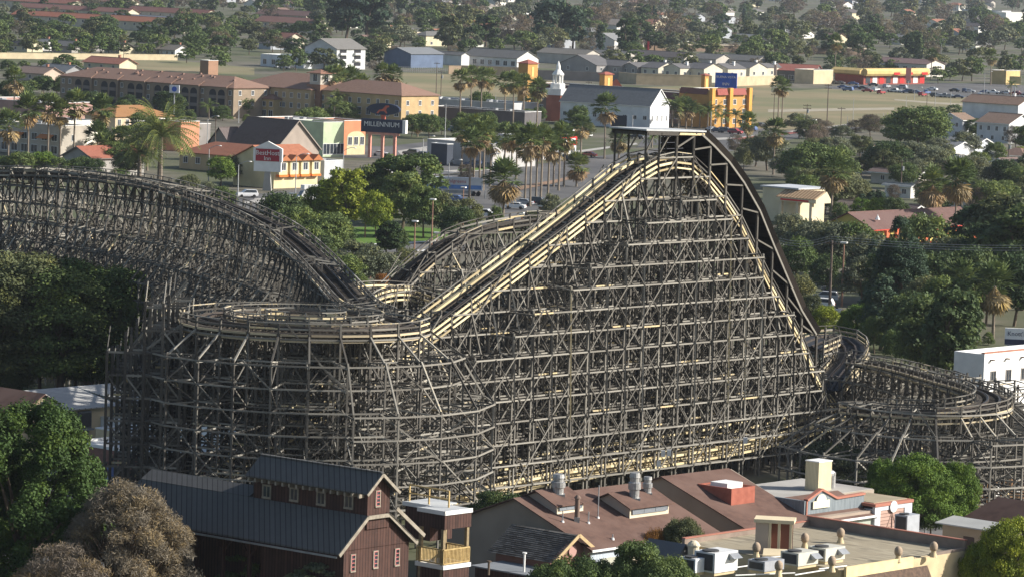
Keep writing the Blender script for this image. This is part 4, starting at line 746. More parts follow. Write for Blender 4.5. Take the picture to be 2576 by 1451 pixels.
m = MB(); m.cyl((0, 0, 0), (0, 0, hz), .3); m.build('post', METAL, sg); text('BUENA VISTA', 1.05, sg, (0, -.33, hz + 3.8), (math.pi / 2, 0, 0), WHITE); text('INN', 1.3, sg, (0, -.33, hz + 1.5), (math.pi / 2, 0, 0), WHITE)
for (u, vt, vb, w_, hh, c, lab) in ((437, 215, 300, 3.0, 2.3, (0.65, 0.66, 0.7), 'square white and blue sign on a tall pole before the brown apartments'), (1949, 163, 212, 1.2, 4.6, (0.7, 0.5, 0.4), 'slim white and red pole sign beside the tan wall'), (2284, 172, 222, 2.2, 5.0, (0.75, 0.3, 0.25), 'red and white pylon sign before the gold store'),
                                 (2552, 193, 245, 4.6, 3.0, (0.55, 0.45, 0.22), 'tan store sign on two dark posts at the far right'), (1629, 105, 150, 0.9, 7.5, (0.5, 0.04, 0.05), 'tall narrow red vertical sign among the trees'), (1738, 143, 160, 4, 2.2, (0.6, 0.06, 0.06), 'small red sign board above the townhouse roofs'),
                                 (1556, 291, 345, 4.6, 3.3, (0.03, 0.035, 0.05), 'dark billboard standing in front of the white church wall'), (278, 306, 345, 2.6, 2.6, (0.25, 0.27, 0.42), 'small blue and white square sign left of the cream building')):
    P = W(u, vb); zt = WD(u, vt, P.y).z; e = empty('pole_sign', P, R(-10), lab, 'sign'); m = MB(); m.cyl((0, 0, 0), (0, 0, max(0.5, zt - hh)), .2); m.build('post', METAL, e); m = MB(); m.box(-w_ / 2, -.2, zt - hh, w_ / 2, .2, zt); m.build('panel', wall_mat(c), e)
    if u in (437, 278): m = MB(); m.cyl((0, -.21, zt - hh / 2), (0, -.26, zt - hh / 2), hh * .34, n=16); m.build('emblem', MATS['royal_blue'], e)
# ------------------------------------------------------------ POLES
WP = mat('weathered_pole', (0.17, 0.13, 0.10), (0.11, 0.085, 0.07), 2); RP = mat('rust_pole', (0.33, 0.19, 0.13), (0.25, 0.14, 0.10), 2); GP = mat('pale_pole', (0.48, 0.48, 0.47), None, 2)
gp = 'utility poles around the dry field'
for u, vt, vb, r_, arm, hd in ((1946, 235, 305, .16, 1, None), (1957, 215, 312, .14, 0, None), (2027, 262, 360, .16, 2, 'tx'), (2080, 212, 318, .2, 2, None), (2114, 270, 350, .15, 1, None), (2145, 247, 318, .1, 0, None), (2021, 288, 350, .1, 0, None), (2047, 303, 362, .1, 0, 'box'), (2131, 292, 332, .1, 0, None), (2279, 243, 275, .1, 0, None), (2331, 236, 278, .15, 0, None),
                               (2221, 285, 320, .1, 0, None), (2352, 226, 268, .12, 0, None), (2391, 232, 272, .1, 0, None), (2442, 225, 270, .1, 0, None), (2552, 232, 270, .1, 0, None), (2090, 140, 180, .14, 0, None), (1097, 157, 238, .16, 1, None), (1108, 178, 270, .16, 1, 'tx'), (310, 110, 175, .14, 2, None), (1480, 205, 250, .14, 1, None), (1399, 235, 262, .16, 2, None), (2266, 402, 480, .2, 1, 'tx'), (2535, 350, 436, .2, 1, 'tx'),
                               (243, 300, 345, .14, 1, None), (1119, 262, 360, .13, 0, None), (1438, 275, 330, .13, 0, None), (1787, 282, 345, .13, 0, None), (1590, 290, 350, .13, 0, None), (1245, 240, 300, .12, 0, None), (600, 265, 310, .13, 0, None), (540, 295, 410, .16, 1, None), (2320, 140, 190, .1, 0, None), (2430, 30, 75, .14, 0, None), (2366, 110, 165, .12, 0, None)):
    pole(u, vt, vb, r_, m=WP if arm or r_ > .13 else GP, arm=arm, head=hd, group=gp)['_auto'] = True
gp = 'tall park lamp posts on rusty poles'
for u, vt, vb in ((731, 488, 585), (863, 508, 562), (918, 534, 598), (1042, 558, 632), (1085, 503, 635), (1164, 473, 540), (1163, 526, 610), (764, 568, 600), (808, 600, 640), (1098, 587, 630), (1358, 520, 560), (1311, 545, 575), (2003, 585, 650), (2047, 652, 700), (1313, 545, 580), (931, 652, 700)):
    pole(u, vt, vb, .16, 'lamp_post', m=RP, head='box', group=gp)['_auto'] = True
for u, vt, vb in ((2117, 612, 770), (2086, 605, 790)):
    pole(u, vt, vb, .26 if u == 2086 else .2, 'utility_pole', m=WP if u == 2086 else RP, head=None if u == 2086 else 'box', arm=1 if u == 2086 else 0, label='dark wooden power pole right of the drop' if u == 2086 else 'rust red lamp mast right of the dark power pole')
gp = 'grey street lights with curved arms'
for u, vt, vb in ((1127, 410, 500), (520, 300, 410), (862, 380, 472), (743, 395, 490), (598, 415, 500), (1220, 395, 500), (2475, 185, 245), (2300, 225, 252), (1063, 350, 425), (2412, 765, 812), (2120, 835 - 130, 750), (524, 375, 462)):
    pole(u, vt, vb, .13, 'street_light', m=GP, head='arc', group=gp)['_auto'] = True
# overhead lines
wr = MB(); a_ = WD(1960, 612, 560); b_ = WD(2086, 607, 560); c_ = WD(2700, 628, 560)
for dz in (0, 0.35, 0.7):
    for (p, q) in ((a_, b_), (b_, c_)):
        pr_ = p
        for k in range(1, 9):
            f = k / 8; q2 = p.lerp(q, f) + Vector((0, 0, dz - 1.2 * math.sin(math.pi * f) * 0.5)); wr.beam(pr_ if k > 1 else p + Vector((0, 0, dz)), q2, 0.045, 0.045); pr_ = q2
tag(wr.build('power_lines', METAL), 'three pale overhead power lines running right from the dark pole', 'power line')
# ------------------------------------------------------------ VEHICLES
CC = [(0.7, 0.7, 0.7), (0.03, 0.03, 0.035), (0.35, 0.36, 0.38), (0.55, 0.56, 0.58), (0.06, 0.08, 0.14), (0.3, 0.03, 0.03), (0.12, 0.12, 0.13), (0.76, 0.76, 0.74), (0.1, 0.15, 0.3)]
CN = ['white', 'black', 'grey', 'silver', 'navy', 'red', 'dark grey', 'white', 'blue']
def C_(kind, u, v, rz, ci, where, small=False, group=None):
    e = car(kind, W(u, v, 0.06), R(rz), CC[ci], '%s %s %s' % (CN[ci], {'sedan': 'sedan', 'suv': 'suv', 'pickup': 'pickup truck', 'van': 'van'}[kind], where), group, small); e['_auto'] = False; return e
C_('suv', 621, 497, 200, 0, 'standing on the road right of the hill top'); C_('pickup', 1221, 548, -15, 0, 'waiting at the junction beside the short palm'); C_('sedan', 958, 393, -8, 0, 'parked under the tall sign'); C_('sedan', 1142, 413, 170, 3, 'parked alone in the middle of the lot')
C_('suv', 1035, 392, 150, 6, 'at the left end of the lot'); C_('suv', 1060, 398, 150, 4, 'second from the left in the lot'); C_('sedan', 1082, 404, 150, 1, 'in the lot between dark cars'); C_('sedan', 1066, 416, 150, 1, 'nearest the tree in the lot'); C_('sedan', 1085, 418, 150, 8, 'with red tail lights in the lot')
C_('suv', 1190, 420, 160, 4, 'behind the palm trunks in the lot'); C_('suv', 1222, 425, 160, 6, 'between palm trunks in the lot'); C_('sedan', 1250, 423, 160, 5, 'at the right end of the lot'); C_('sedan', 1316, 517, 165, 2, 'on the road below the palms'); C_('sedan', 1296, 526, 165, 7, 'half hidden by trees below the palms'); C_('suv', 1342, 515, 165, 1, 'on the road beside the pale coaster rail')
C_('sedan', 1150, 508, -20, 8, 'turning at the junction'); C_('sedan', 1090, 460, -12, 0, 'behind the big park tree'); C_('sedan', 690, 552, 100, 2, 'on the road behind the coaster hill'); C_('sedan', 815, 500, -10, 0, 'behind the box truck')
C_('suv', 2074, 757, 170, 3, 'in the lot right of the drop'); C_('sedan', 2082, 790, 165, 0, 'nearest the drop in the shaded lot'); C_('suv', 2062, 775, 165, 7, 'in the shaded lot behind the drop'); C_('sedan', 2100, 735, 170, 6, 'farther back in the shaded lot')
C_('suv', 1958, 550, 170, 1, 'parked under the tan canopy'); C_('sedan', 2405, 400, 170, 6, 'on the drive of the grey bungalow'); C_('sedan', 2372, 394, 170, 1, 'left of the grey bungalow drive'); C_('suv', 2432, 430, 160, 4, 'on the side road behind the trees'); C_('suv', 2566, 560, 20, 8, 'beside the blue tarpaulin')
C_('van', 2545, 556, 100, 4, 'parked at the right edge behind houses')
for k in range(4): C_(['suv', 'sedan', 'pickup', 'suv'][k], [1435, 1640, 1600, 1850][k], [405, 340, 350, 338][k], -30, [1, 6, 1, 5][k], ['behind the fan palms on the road', 'by the church hall', 'in front of the church', 'before the orange hotel'][k])
gp = 'cars parked in the far lot before the gold store'
for k in range(42):
    u = 2085 + k * 12.2 + random.uniform(-4, 4); v = (222 + (u - 2085) * 0.055) + random.choice((-8, 2, 8)) - (3 if u < 2200 else 0)
    e = car(random.choice(['sedan', 'suv', 'sedan', 'pickup']), W(u, v, 0.06), R(random.choice([150, 165, -15, 60])), random.choice(CC), None, gp, True); e['_auto'] = True; e['_k'] = 'car'
gp = 'cars parked around the hotel and church'
for u, v in [(1790, 330), (1802, 333), (1815, 331), (1828, 335), (1870, 332), (1886, 330), (1700, 338), (1715, 340), (1568, 335), (1580, 338), (1135, 330), (1150, 333), (1410, 330), (1425, 333), (1915, 320), (700, 380), (715, 384), (1480, 395), (1470, 345), (700, 172), (715, 174), (730, 174), (1950, 210), (1965, 212)]:
    e = car(random.choice(['sedan', 'suv', 'sedan']), W(u, v, 0.06), R(random.choice([150, -20, 60])), random.choice(CC), None, gp, True); e['_auto'] = True; e['_k'] = 'car'
# box truck, trailer
P = W(792, 512); bt_ = empty('box_truck', P, R(205), 'white box truck driving behind the yellow green trees', 'truck')
m = MB(); m.box(-4.6, -1.2, 0.9, 1.8, 1.2, 3.9); m.box(1.8, -1.1, 3.0, 2.9, 1.1, 3.9); m.build('cargo_box', WHITE, bt_); m = MB(); m.prism([(1.8, -1.05, .6), (4.4, -1.05, .6), (4.3, -1.05, 1.5), (3.5, -1.05, 1.7), (2.9, -1.05, 2.7), (1.8, -1.05, 2.8)], (0, 2.1, 0)); m.build('cab', WHITE, bt_)
m = MB(); m.quad((3.55, -.9, 1.75), (3.55, .9, 1.75), (2.98, .85, 2.65), (2.98, -.85, 2.65)); m.build('windscreen', GLASS, bt_)
for x in (-3.2, 3.1):
    for y in (-1, 1): m = MB(); m.cyl((x, y * .8, .45), (x, y * 1.1, .45), .45, n=12); m.build('wheel', TYRE, bt_)
P = W(1150, 492); tr_ = empty('delivery_trailer', P, R(-2), 'white trailer with blue lower stripe parked behind the palms', 'trailer')
m = MB(); m.box(-6.8, -1.25, 1.2, 5.6, 1.25, 4.0); m.build('cargo_box', wall_mat((0.6, 0.62, 0.64)), tr_); m = MB(); m.box(-6.6, -1.3, 1.5, 5.4, -1.26, 2.4); m.build('blue_stripe', mat('sky_blue', (0.12, 0.25, 0.55), None, 1), tr_)
text('Walgreens', 1.1, tr_, (-0.4, -1.3, 3.2), (math.pi / 2, 0, 0), mat('sign_red', (0.45, 0.12, 0.12), None, 1)); m = MB(); m.prism([(-9.4, -1.1, .6), (-6.9, -1.1, .6), (-6.9, -1.1, 2.8), (-8.4, -1.1, 2.7), (-9.4, -1.1, 1.6)], (0, 2.2, 0)); m.build('cab', MATS['navy_panel'], tr_)
for x in (-8.4, -5.2, 3.6, 4.7): m = MB(); m.cyl((x, -1.2, .5), (x, 1.2, .5), .5, n=12); m.build('wheel', TYRE, tr_)
m = MB(); m.box(-3, -1.2, 0.5, 3.4, 1.2, 1.15); m.build('chassis', METAL, tr_)
# ------------------------------------------------------------ PALMS
for u, vt, vb, s_ in ((824, 178, 305, 1.15), (844, 174, 300, 1.15), (862, 186, 298, 1.15), (881, 177, 296, 1.2), (906, 198, 300, 1.25), (961, 168, 290, 1.15), (986, 172, 290, 1.15), (1156, 183, 320, 1.1), (1184, 176, 310, 1.1), (1209, 179, 300, 1.1), (1229, 182, 292, 1.1), (1269, 192, 320, 1.1), (1290, 190, 330, 1.1), (1316, 196, 320, 1.1), (1335, 230, 300, 1.1), (1350, 205, 330, 1.1),
                      (1957, 200, 312, 1.0), (1966, 205, 316, 1.0), (2100, 92, 200, 1.25), (1160, 310, 440, 1.0), (1190, 300, 470, 1.05), (1205, 318, 490, 1.05), (1180, 335, 500, 1.05), (1215, 305, 480, 1.0), (1268, 322, 440, 1.1), (1285, 330, 445, 1.0), (1298, 322, 452, 1.1), (1333, 325, 520, 1.15), (1348, 338, 500, 1.1), (1378, 340, 500, 1.1), (1405, 320, 480, 1.15), (1418, 326, 470, 1.1), (1460, 300, 415, 1.0), (1520, 248, 400, 1.3),
                      (1945, 310, 440, 1.15), (1878, 292, 395, 1.0), (1706, 258, 330, 1.0), (1440, 290, 330, 1.1), (35, 180, 300, 1.3), (70, 250, 400, 1.35), (120, 247, 400, 1.25), (185, 238, 400, 1.2), (150, 262, 400, 1.1), (254, 252, 400, 1.3), (20, 290, 410, 1.3), (246, 320, 420, 1.3), (262, 345, 430, 1.2), (300, 330, 430, 1.0), (345, 295, 400, 1.0), (318, 330, 430, 1.0), (382, 305, 400, 1.1), (370, 320, 430, 1.1), (1360, 325, 505, 1.0), (2342, 128, 200, 1.0), (1050, 300, 345, .8), (2492, 130, 215, 1.2), (1725, 255, 330, 1.1), (1392, 350, 470, 1.1), (1320, 345, 505, 1.1), (1232, 345, 470, .9)):
    palm('fan', u, vt, vb, hs=s_ * 1.5, lean=random.uniform(-0.02, 0.02))
for u, vt, vb, s_ in ((1265, 425, 568, 2.0), (1556, 335, 400, 1.5), (1450, 400, 470, 1.5), (2342, 442, 575, 1.9), (2400, 422, 640, 1.9), (2090, 405, 580, 1.8), (2417, 680, 830, 1.6), (2497, 690, 862, 1.7)):
    palm('skirt', u, vt, vb, hs=s_ * 0.85)
for u, vt, vb, s_ in ((694, 228, 285, 1), (741, 220, 290, 1.1), (851, 243, 310, 1.2), (840, 262, 315, 1.1), (1009, 225, 290, 1.1), (1034, 235, 292, 1.1), (1053, 245, 295, 1.0), (640, 232, 290, 1), (655, 235, 290, 1), (700, 240, 292, .9), (720, 250, 298, .9), (1710, 250, 320, 1.1), (1740, 270, 322, 1.1), (1760, 275, 322, 1.1), (1780, 275, 325, 1.2), (1800, 272, 322, 1.1), (1830, 255, 318, 1.2), (1850, 285, 325, 1.1), (1870, 275, 318, 1.1), (2542, 212, 262, .8), (760, 140, 172, 1), (540, 220, 290, 1.4), (525, 265, 300, 1.0), (1690, 262, 330, 1.2), (875, 270, 310, 1.2), (930, 240, 300, 1.1), (1815, 290, 325, 1.0), (1640, 345, 372, .9), (2010, 300, 350, .7)):
    palm('queen', u, vt, vb, hs=s_ * 1.15)
palm('date', 402, 318, 455, hs=2.0, label='huge bushy date palm behind the left coaster hill', group='date palms left', th=2.6)
palm('date', 350, 372, 455, hs=1.3, label='smaller date palm left of the huge one', group='date palms left', th=2.2)
# ------------------------------------------------------------ TREES
T('conifer', 'dark', 800, 40, 128, 1.25, label='dark triangular conifer left of the two tallest ones'); T('tall', 'blue', 868, -30, 112, 1.2, label='very tall dark blue green conifer, left of the tallest pair'); T('tall', 'blue', 922, -34, 108, 1.25, label='very tall dark blue green conifer, right of the tallest pair')
T('broad', 'blue', 1400, 0, 128, 1.1, label='big dark blue green tree mass above the first orange tower'); T('tall', 'blue', 1370, 20, 122, 1.0, label='dark upright tree left of the big dark mass'); T('tall', 'blue', 1440, 22, 128, 1.1, label='dark upright tree right of the big dark mass')
for u in (1068, 1082, 1096, 1110): T('column', 'blue', u, 8, 62, 1.6)
for u, v in ((2285, 150), (2297, 152), (2310, 154)): T('column', 'dark', u, 88, v, 1.3)
for u in (430, 1005): T('column', 'blue', u, 2, 40, 1.5)
T('broad', 'dark', 462, 38, 100, 1.1, label='dark round tree at the end of the red terraces'); T('broad', 'mid', 545, 118, 184, 1.2, label='bright bushy tree behind the short brown tower'); T('broad', 'dark', 365, 75, 118, 1.5, label='dark tree clump behind the beige wall'); T('broad', 'dark', 345, 80, 120, 1.2); T('broad', 'mid', 120, 75, 125, 1.5); T('broad', 'mid', 150, 82, 122, 1.3)
T('spread', 'mid', 210, 80, 125, 1.3); T('broad', 'olive', 260, 84, 125, 1.3); T('spread', 'olive', 178, 25, 60, 1.3, label='olive tree in front of the red terraces'); T('broad', 'dark', 8, 60, 95, 1.2); T('bush', 'mid', 20, 150, 178, 1.5)
for u, vt, vb in ((20, 150, 180), (60, 152, 178), (110, 150, 175), (165, 135, 180), (190, 152, 180), (75, 200, 240), (110, 190, 240), (140, 195, 245), (60, 205, 250), (470, 120, 160), (490, 108, 150), (450, 95, 140)): T('spread', random.choice(['mid', 'dark', 'mid']), u, vt, vb, 1.2)
for u, vt, vb in ((2092, 140, 190), (2170, 85, 150), (2140, 60, 120), (2190, 130, 180), (2420, 150, 205), (2445, 145, 205), (2390, 170, 205), (2360, 175, 212)): T('broad', random.choice(['mid', 'mid', 'olive']), u, vt, vb, 1.1)
T('broad', 'mid', 2500, 42, 92, 1.5, label='round fresh green tree below the white warehouse')
for u, vt, vb in ((560, 265, 305), (480, 280, 305), (450, 275, 305), (620, 288, 308), (250, 240, 262), (230, 238, 260), (290, 240, 262)): T('bush', 'mid', u, vt, vb, 1.1)
for u, vt, vb, w_, l_ in ((1080, 290, 350, 1.2, 'mid'), (1035, 290, 345, 1.0, 'mid'), (1110, 295, 340, 1.0, 'dark'), (1170, 285, 345, 1.2, 'mid'), (1230, 300, 350, 1.1, 'mid'), (1150, 335, 375, 1.0, 'mid'), (1355, 270, 312, 1.0, 'mid'), (1455, 268, 330, .9, 'mid'), (1130, 350, 385, 0.8, 'mid'), (1480, 310, 350, .9, 'olive')): T('broad', l_, u, vt, vb, w_)
T('broad', 'mid', 800, 320, 388, 1.0, label='leafy tree before the pale green shop unit')
for u, vt, vb, w_, l_ in ((555, 395, 470, 1.0, 'bright'), (590, 392, 465, 1.0, 'olive'), (50, 385, 452, 1.3, 'mid'), (105, 382, 450, 1.3, 'bright'), (150, 398, 455, 1.2, 'mid'), (200, 395, 455, 1.3, 'mid'), (235, 400, 460, 1.0, 'dark'), (290, 360, 440, 1.3, 'mid'), (320, 380, 450, 1.2, 'olive'), (8, 395, 450, 1.2, 'mid'), (470, 440, 500, 1.0, 'olive'), (520, 460, 520, 1.2, 'grey'), (560, 470, 530, 1.2, 'mid'), (300, 425, 460, 1.5, 'mid')): T('broad', l_, u, vt, vb, w_)
# park between the coaster hills
PK = [('broad', 'dark', 712, 490, 640, 1.0), ('broad', 'mid', 745, 520, 650, 1.0), ('broad', 'yellow', 800, 470, 585, .75), ('tall', 'yellow', 868, 433, 590, 1.1), ('broad', 'yellow', 945, 482, 600, .7), ('tall', 'yellow', 830, 455, 570, 1.1), ('broad', 'mid', 820, 540, 665, 1.1), ('broad', 'dark', 850, 560, 660, .9), ('tall', 'mid', 985, 398, 560, 1.25), ('tall', 'mid', 1045, 395, 570, 1.3), ('broad', 'mid', 940, 420, 560, .8), ('tall', 'mid', 1010, 440, 585, 1.2), ('broad', 'mid', 1065, 470, 600, .8), ('broad', 'olive', 1110, 485, 600, .9),
      ('broad', 'dark', 1150, 520, 615, 1.0), ('broad', 'olive', 1180, 500, 590, .8), ('tall', 'dark', 975, 560, 650, 1.2), ('broad', 'dark', 1000, 575, 650, .8), ('broad', 'grey', 900, 610, 735, 1.1), ('broad', 'mid', 860, 640, 745, 1.1), ('spread', 'grey', 960, 630, 735, 1.0), ('broad', 'olive', 1020, 625, 720, .9), ('broad', 'rust', 960, 690, 745, .8), ('broad', 'rust', 985, 678, 735, .6), ('broad', 'mid', 905, 690, 748, .7), ('spread', 'olive', 1060, 640, 712, .8), ('broad', 'grey', 1385, 490, 560, .8), ('broad', 'olive', 1340, 530, 585, 1.0), ('broad', 'mid', 1245, 520, 590, .6), ('broad', 'dark', 790, 590, 700, 1.0), ('spread', 'mid', 770, 560, 680, .9), ('broad', 'dark', 690, 540, 600, .7), ('bare', 'brown', 1170, 415, 470, 1), ('broad', 'olive', 1400, 520, 570, .8)]
for k, l, u, vt, vb, w_ in PK: T(k, l, u, vt, vb, w_)
# right side woods
RW = [('spread', 'mid', 2050, 355, 478, 1.3), ('spread', 'dark', 2010, 370, 470, 1.0), ('spread', 'mid', 2100, 362, 470, 1.0), ('broad', 'olive', 2090, 425, 540, 1.2), ('broad', 'mid', 2030, 440, 545, .8), ('broad', 'grey', 2120, 430, 530, 1.0), ('broad', 'olive', 2160, 455, 540, .8), ('broad', 'dark', 2230, 355, 448, 1.3), ('broad', 'dark', 2200, 375, 440, 1.0), ('broad', 'mid', 2300, 272, 385, 1.5), ('broad', 'mid', 2255, 290, 370, 1.1), ('broad', 'mid', 2350, 280, 362, 1.1), ('spread', 'grey', 2300, 355, 440, 1.4), ('spread', 'grey', 2350, 370, 450, 1.2), ('broad', 'olive', 1900, 345, 420, 1.2), ('broad', 'grey', 1930, 330, 430, 1.0), ('broad', 'olive', 1870, 370, 430, .8), ('bare', 'brown', 1850, 340, 395, 1), ('bare', 'brown', 2050, 300, 350, 1.3), ('bare', 'brown', 2075, 305, 352, 1.2), ('bare', 'brown', 2190, 290, 350, 1.3),
      ('broad', 'grey', 2450, 395, 470, 1.2), ('broad', 'mid', 2420, 405, 480, .9), ('broad', 'grey', 2490, 420, 480, .8), ('broad', 'olive', 2560, 410, 460, .8), ('broad', 'mid', 2480, 455, 550, 1.1), ('spread', 'mid', 2530, 460, 540, 1.1), ('broad', 'bright', 2165, 500, 560, .9), ('broad', 'bright', 2205, 500, 570, .9), ('broad', 'mid', 2110, 510, 580, .8), ('column', 'blue', 2190, 480, 550, 1.3), ('column', 'blue', 2212, 478, 550, 1.5), ('column', 'blue', 2168, 490, 545, 1.5), ('broad', 'dark', 2250, 500, 580, .9), ('broad', 'yellow', 2390, 372, 400, 1), ('broad', 'yellow', 2565, 370, 400, 1), ('bush', 'mid', 2400, 262, 290, 1.5), ('bush', 'mid', 2330, 268, 300, 1.5), ('bush', 'olive', 2450, 260, 290, 1.5), ('bush', 'mid', 2520, 262, 288, 1.6), ('bush', 'mid', 2360, 268, 298, 1.5),
      ('broad', 'grey', 1985, 540, 640, 1.0), ('broad', 'grey', 2040, 555, 690, 1.0), ('broad', 'mid', 2000, 600, 720, .9), ('broad', 'grey', 2100, 560, 700, 1.0), ('broad', 'mid', 2150, 560, 700, 1.1), ('broad', 'dark', 2080, 640, 750, .8), ('broad', 'grey', 2190, 590, 720, 1.0), ('spread', 'grey', 2170, 640, 770, .9), ('broad', 'olive', 2010, 690, 800, .7), ('broad', 'olive', 2040, 740, 830, .6), ('tall', 'dark', 2215, 640, 790, 1.0), ('broad', 'mid', 2330, 545, 700, 1.0), ('broad', 'grey', 2380, 600, 760, 1.1), ('broad', 'mid', 2430, 600, 750, .9), ('broad', 'dark', 2350, 640, 800, 1.0), ('tall', 'dark', 2470, 520, 730, 1.3), ('tall', 'olive', 2530, 500, 740, 1.3), ('broad', 'dark', 2510, 560, 770, 1.1), ('tall', 'dark', 2570, 530, 780, 1.4), ('broad', 'dark', 2440, 620, 800, .9), ('broad', 'dark', 2550, 640, 820, .9), ('broad', 'dark', 2480, 660, 820, .8), ('broad', 'mid', 2390, 700, 860, 1.0), ('spread', 'olive', 2330, 690, 850, .9),
      ('broad', 'dark', 2290, 740, 900, 1.0), ('broad', 'dark', 2350, 750, 960, 1.0), ('tall', 'dark', 2385, 740, 985, 1.0), ('broad', 'mid', 2310, 800, 960, .8), ('broad', 'mid', 2250, 830, 920, .8), ('broad', 'yellow', 2075, 768, 850, .9), ('broad', 'bright', 2160, 766, 870, .9), ('broad', 'yellow', 2125, 780, 865, .5), ('broad', 'mid', 2200, 800, 890, .8), ('bush', 'mid', 2485, 840, 868, .9), ('bush', 'mid', 2455, 845, 872, .8)]
for k, l, u, vt, vb, w_ in RW: T(k, l, u, vt, vb, w_)
T('conifer', 'blue', 2258, 547, 830, 1.0, q=2, label='tall blue green deodar conifer rising right of the drop'); T('conifer', 'blue', 2215, 690, 880, 1.1, label='lower blue green conifer left of the tall deodar'); T('conifer', 'blue', 2190, 600, 760, .6, label='dark conifer shadowed left of the tall deodar')
# trees left of the helix
LW = [('tall', 'olive', 50, 655, 1016, 1.15), ('tall', 'olive', -5, 700, 1022, 1.2), ('tall', 'mid', 150, 690, 1022, 1.3), ('tall', 'mid', 225, 672, 1012, 1.3), ('tall', 'mid', 285, 690, 1016, 1.0), ('broad', 'mid', 100, 740, 1012, .8), ('broad', 'dark', 190, 780, 1012, .8), ('broad', 'olive', 20, 850, 1022, .9), ('broad', 'yellow', 385, 752, 1000, .62), ('broad', 'yellow', 430, 790, 930, .5), ('broad', 'olive', 575, 692, 830, .75), ('tall', 'dark', 250, 760, 1022, .9), ('broad', 'dark', 340, 830, 1012, .8), ('tall', 'dark', 320, 730, 1005, .8), ('tall', 'olive', 300, 800, 1022, .8), ('broad', 'mid', 600, 720, 810, .7)]
for k, l, u, vt, vb, w_ in LW: T(k, l, u, vt, vb, w_)
# scattered far trees and houses out to the horizon: one of a kind built above, copies placed by a loose grid
def clear(u, v):
    for (a, b, c, d) in ((0, 128, 450, 165), (560, 140, 1330, 240), (1330, 150, 1960, 330), (1930, 212, 2600, 300), (0, 165, 720, 460), (640, 240, 1400, 460), (20, 50, 430, 90), (940, 60, 1010, 100), (2080, 195, 2340, 225), (2480, 30, 2600, 70), (650, 60, 800, 90), (760, 90, 940, 180)):
        if a < u < c and b < v < d: return False
    return True
rs = random.Random(21); far_kinds = [('broad', 'mid'), ('broad', 'dark'), ('spread', 'mid'), ('broad', 'olive'), ('bare', 'brown'), ('broad', 'grey'), ('tall', 'dark'), ('bare', 'brown'), ('bare', 'tan'), ('tall', 'olive'), ('spread', 'grey'), ('column', 'blue'), ('conifer', 'dark')]
nf = 0; v = 150.0
while v > -60:
    n = int(17 + (150 - v) / 9); dv = 6.0 + v * 0.03 if v > 0 else 6.5
    for k in range(n):
        u = -60 + 2700 * (k + rs.random()) / n; vv = v + rs.uniform(-3, 3)
        if not clear(u, vv) or (u < 640 and rs.random() < 0.35): continue
        P = W(u, vv); kd = rs.choice(far_kinds if u > 900 else far_kinds[:7]); random.seed(nf); h = rs.uniform(7, 15) * (1.25 if kd[0] in ('tall', 'bare') else 1) * (0.75 if u < 640 else 1)
        e = tree(kd[0], kd[1], P, h, rs.uniform(0.95, 1.35), 0, None, 'trees of the suburb beyond the field'); e['_auto'] = True; e['_far'] = True; nf += 1
    v -= dv
for (a, b, c, d, n, kinds) in ((0, 62, 640, 148, 85, 'mdos'), (640, 92, 1000, 186, 34, 'mdob'), (1000, 108, 2200, 152, 60, 'bmog'), (1960, 335, 2620, 560, 60, 'mgob'), (0, 228, 640, 300, 30, 'mds'), (1880, 30, 2620, 200, 150, 'bmgot'), (1000, 30, 1900, 118, 110, 'bbmgt'), (640, 290, 1400, 350, 16, 'ms'), (2440, 420, 2620, 620, 14, 'md'), (0, -10, 1000, 62, 70, 'mdbg'), (1380, 150, 1960, 196, 16, 'mo')):
    for k in range(n):
        ch_ = rs.choice(kinds); kd = {'m': ('broad', 'mid'), 'd': ('broad', 'dark'), 'o': ('broad', 'olive'), 's': ('spread', 'mid'), 'b': ('bare', 'brown'), 'g': ('spread', 'grey'), 't': ('tall', 'olive')}[ch_]; u, v = rs.uniform(a, c), rs.uniform(b, d)
        e = tree(kd[0], kd[1], W(u, v), rs.uniform(5, 10) * (0.8 if v > 200 else 1), rs.uniform(0.95, 1.3), 0 if v < 200 else 1, None, 'garden and street trees of the town'); e['_auto'] = True; nf += 1
random.seed(5)
hn = 0; v = 128.0
while v > -30:
    n = int(9 + (128 - v) / 16)
    for k in range(n):
        u = -40 + 2680 * (k + rs.random()) / n; vv = v + rs.uniform(-3, 3)
        if not clear(u, vv) or (u < 640 and vv > 15): continue
        C = W(u, vv); wl = rs.choice([WHT, CREAM, (0.5, 0.46, 0.4), (0.4, 0.42, 0.45), (0.72, 0.7, 0.62)]); rc = rs.choice([RG, RB, RD, (0.3, 0.26, 0.22), (0.32, 0.15, 0.1), (0.24, 0.24, 0.24)])
        e = building('suburb_house', None, 'house', C, -42 + rs.choice([0, 90]) + rs.uniform(-5, 5), rs.uniform(10, 17), rs.uniform(8, 11), rs.choice([2.9, 2.9, 5.4]), wl, rs.choice(['gx', 'gy', 'hip']), rc, 22, 0.6, wins=[(2, 1.5, 1.4, 1.3)], group='houses of the suburb beyond the field'); e['_auto'] = True; e['_k'] = 'house'; hn += 1
    v -= 11
print('far trees', nf, 'far houses', hn)
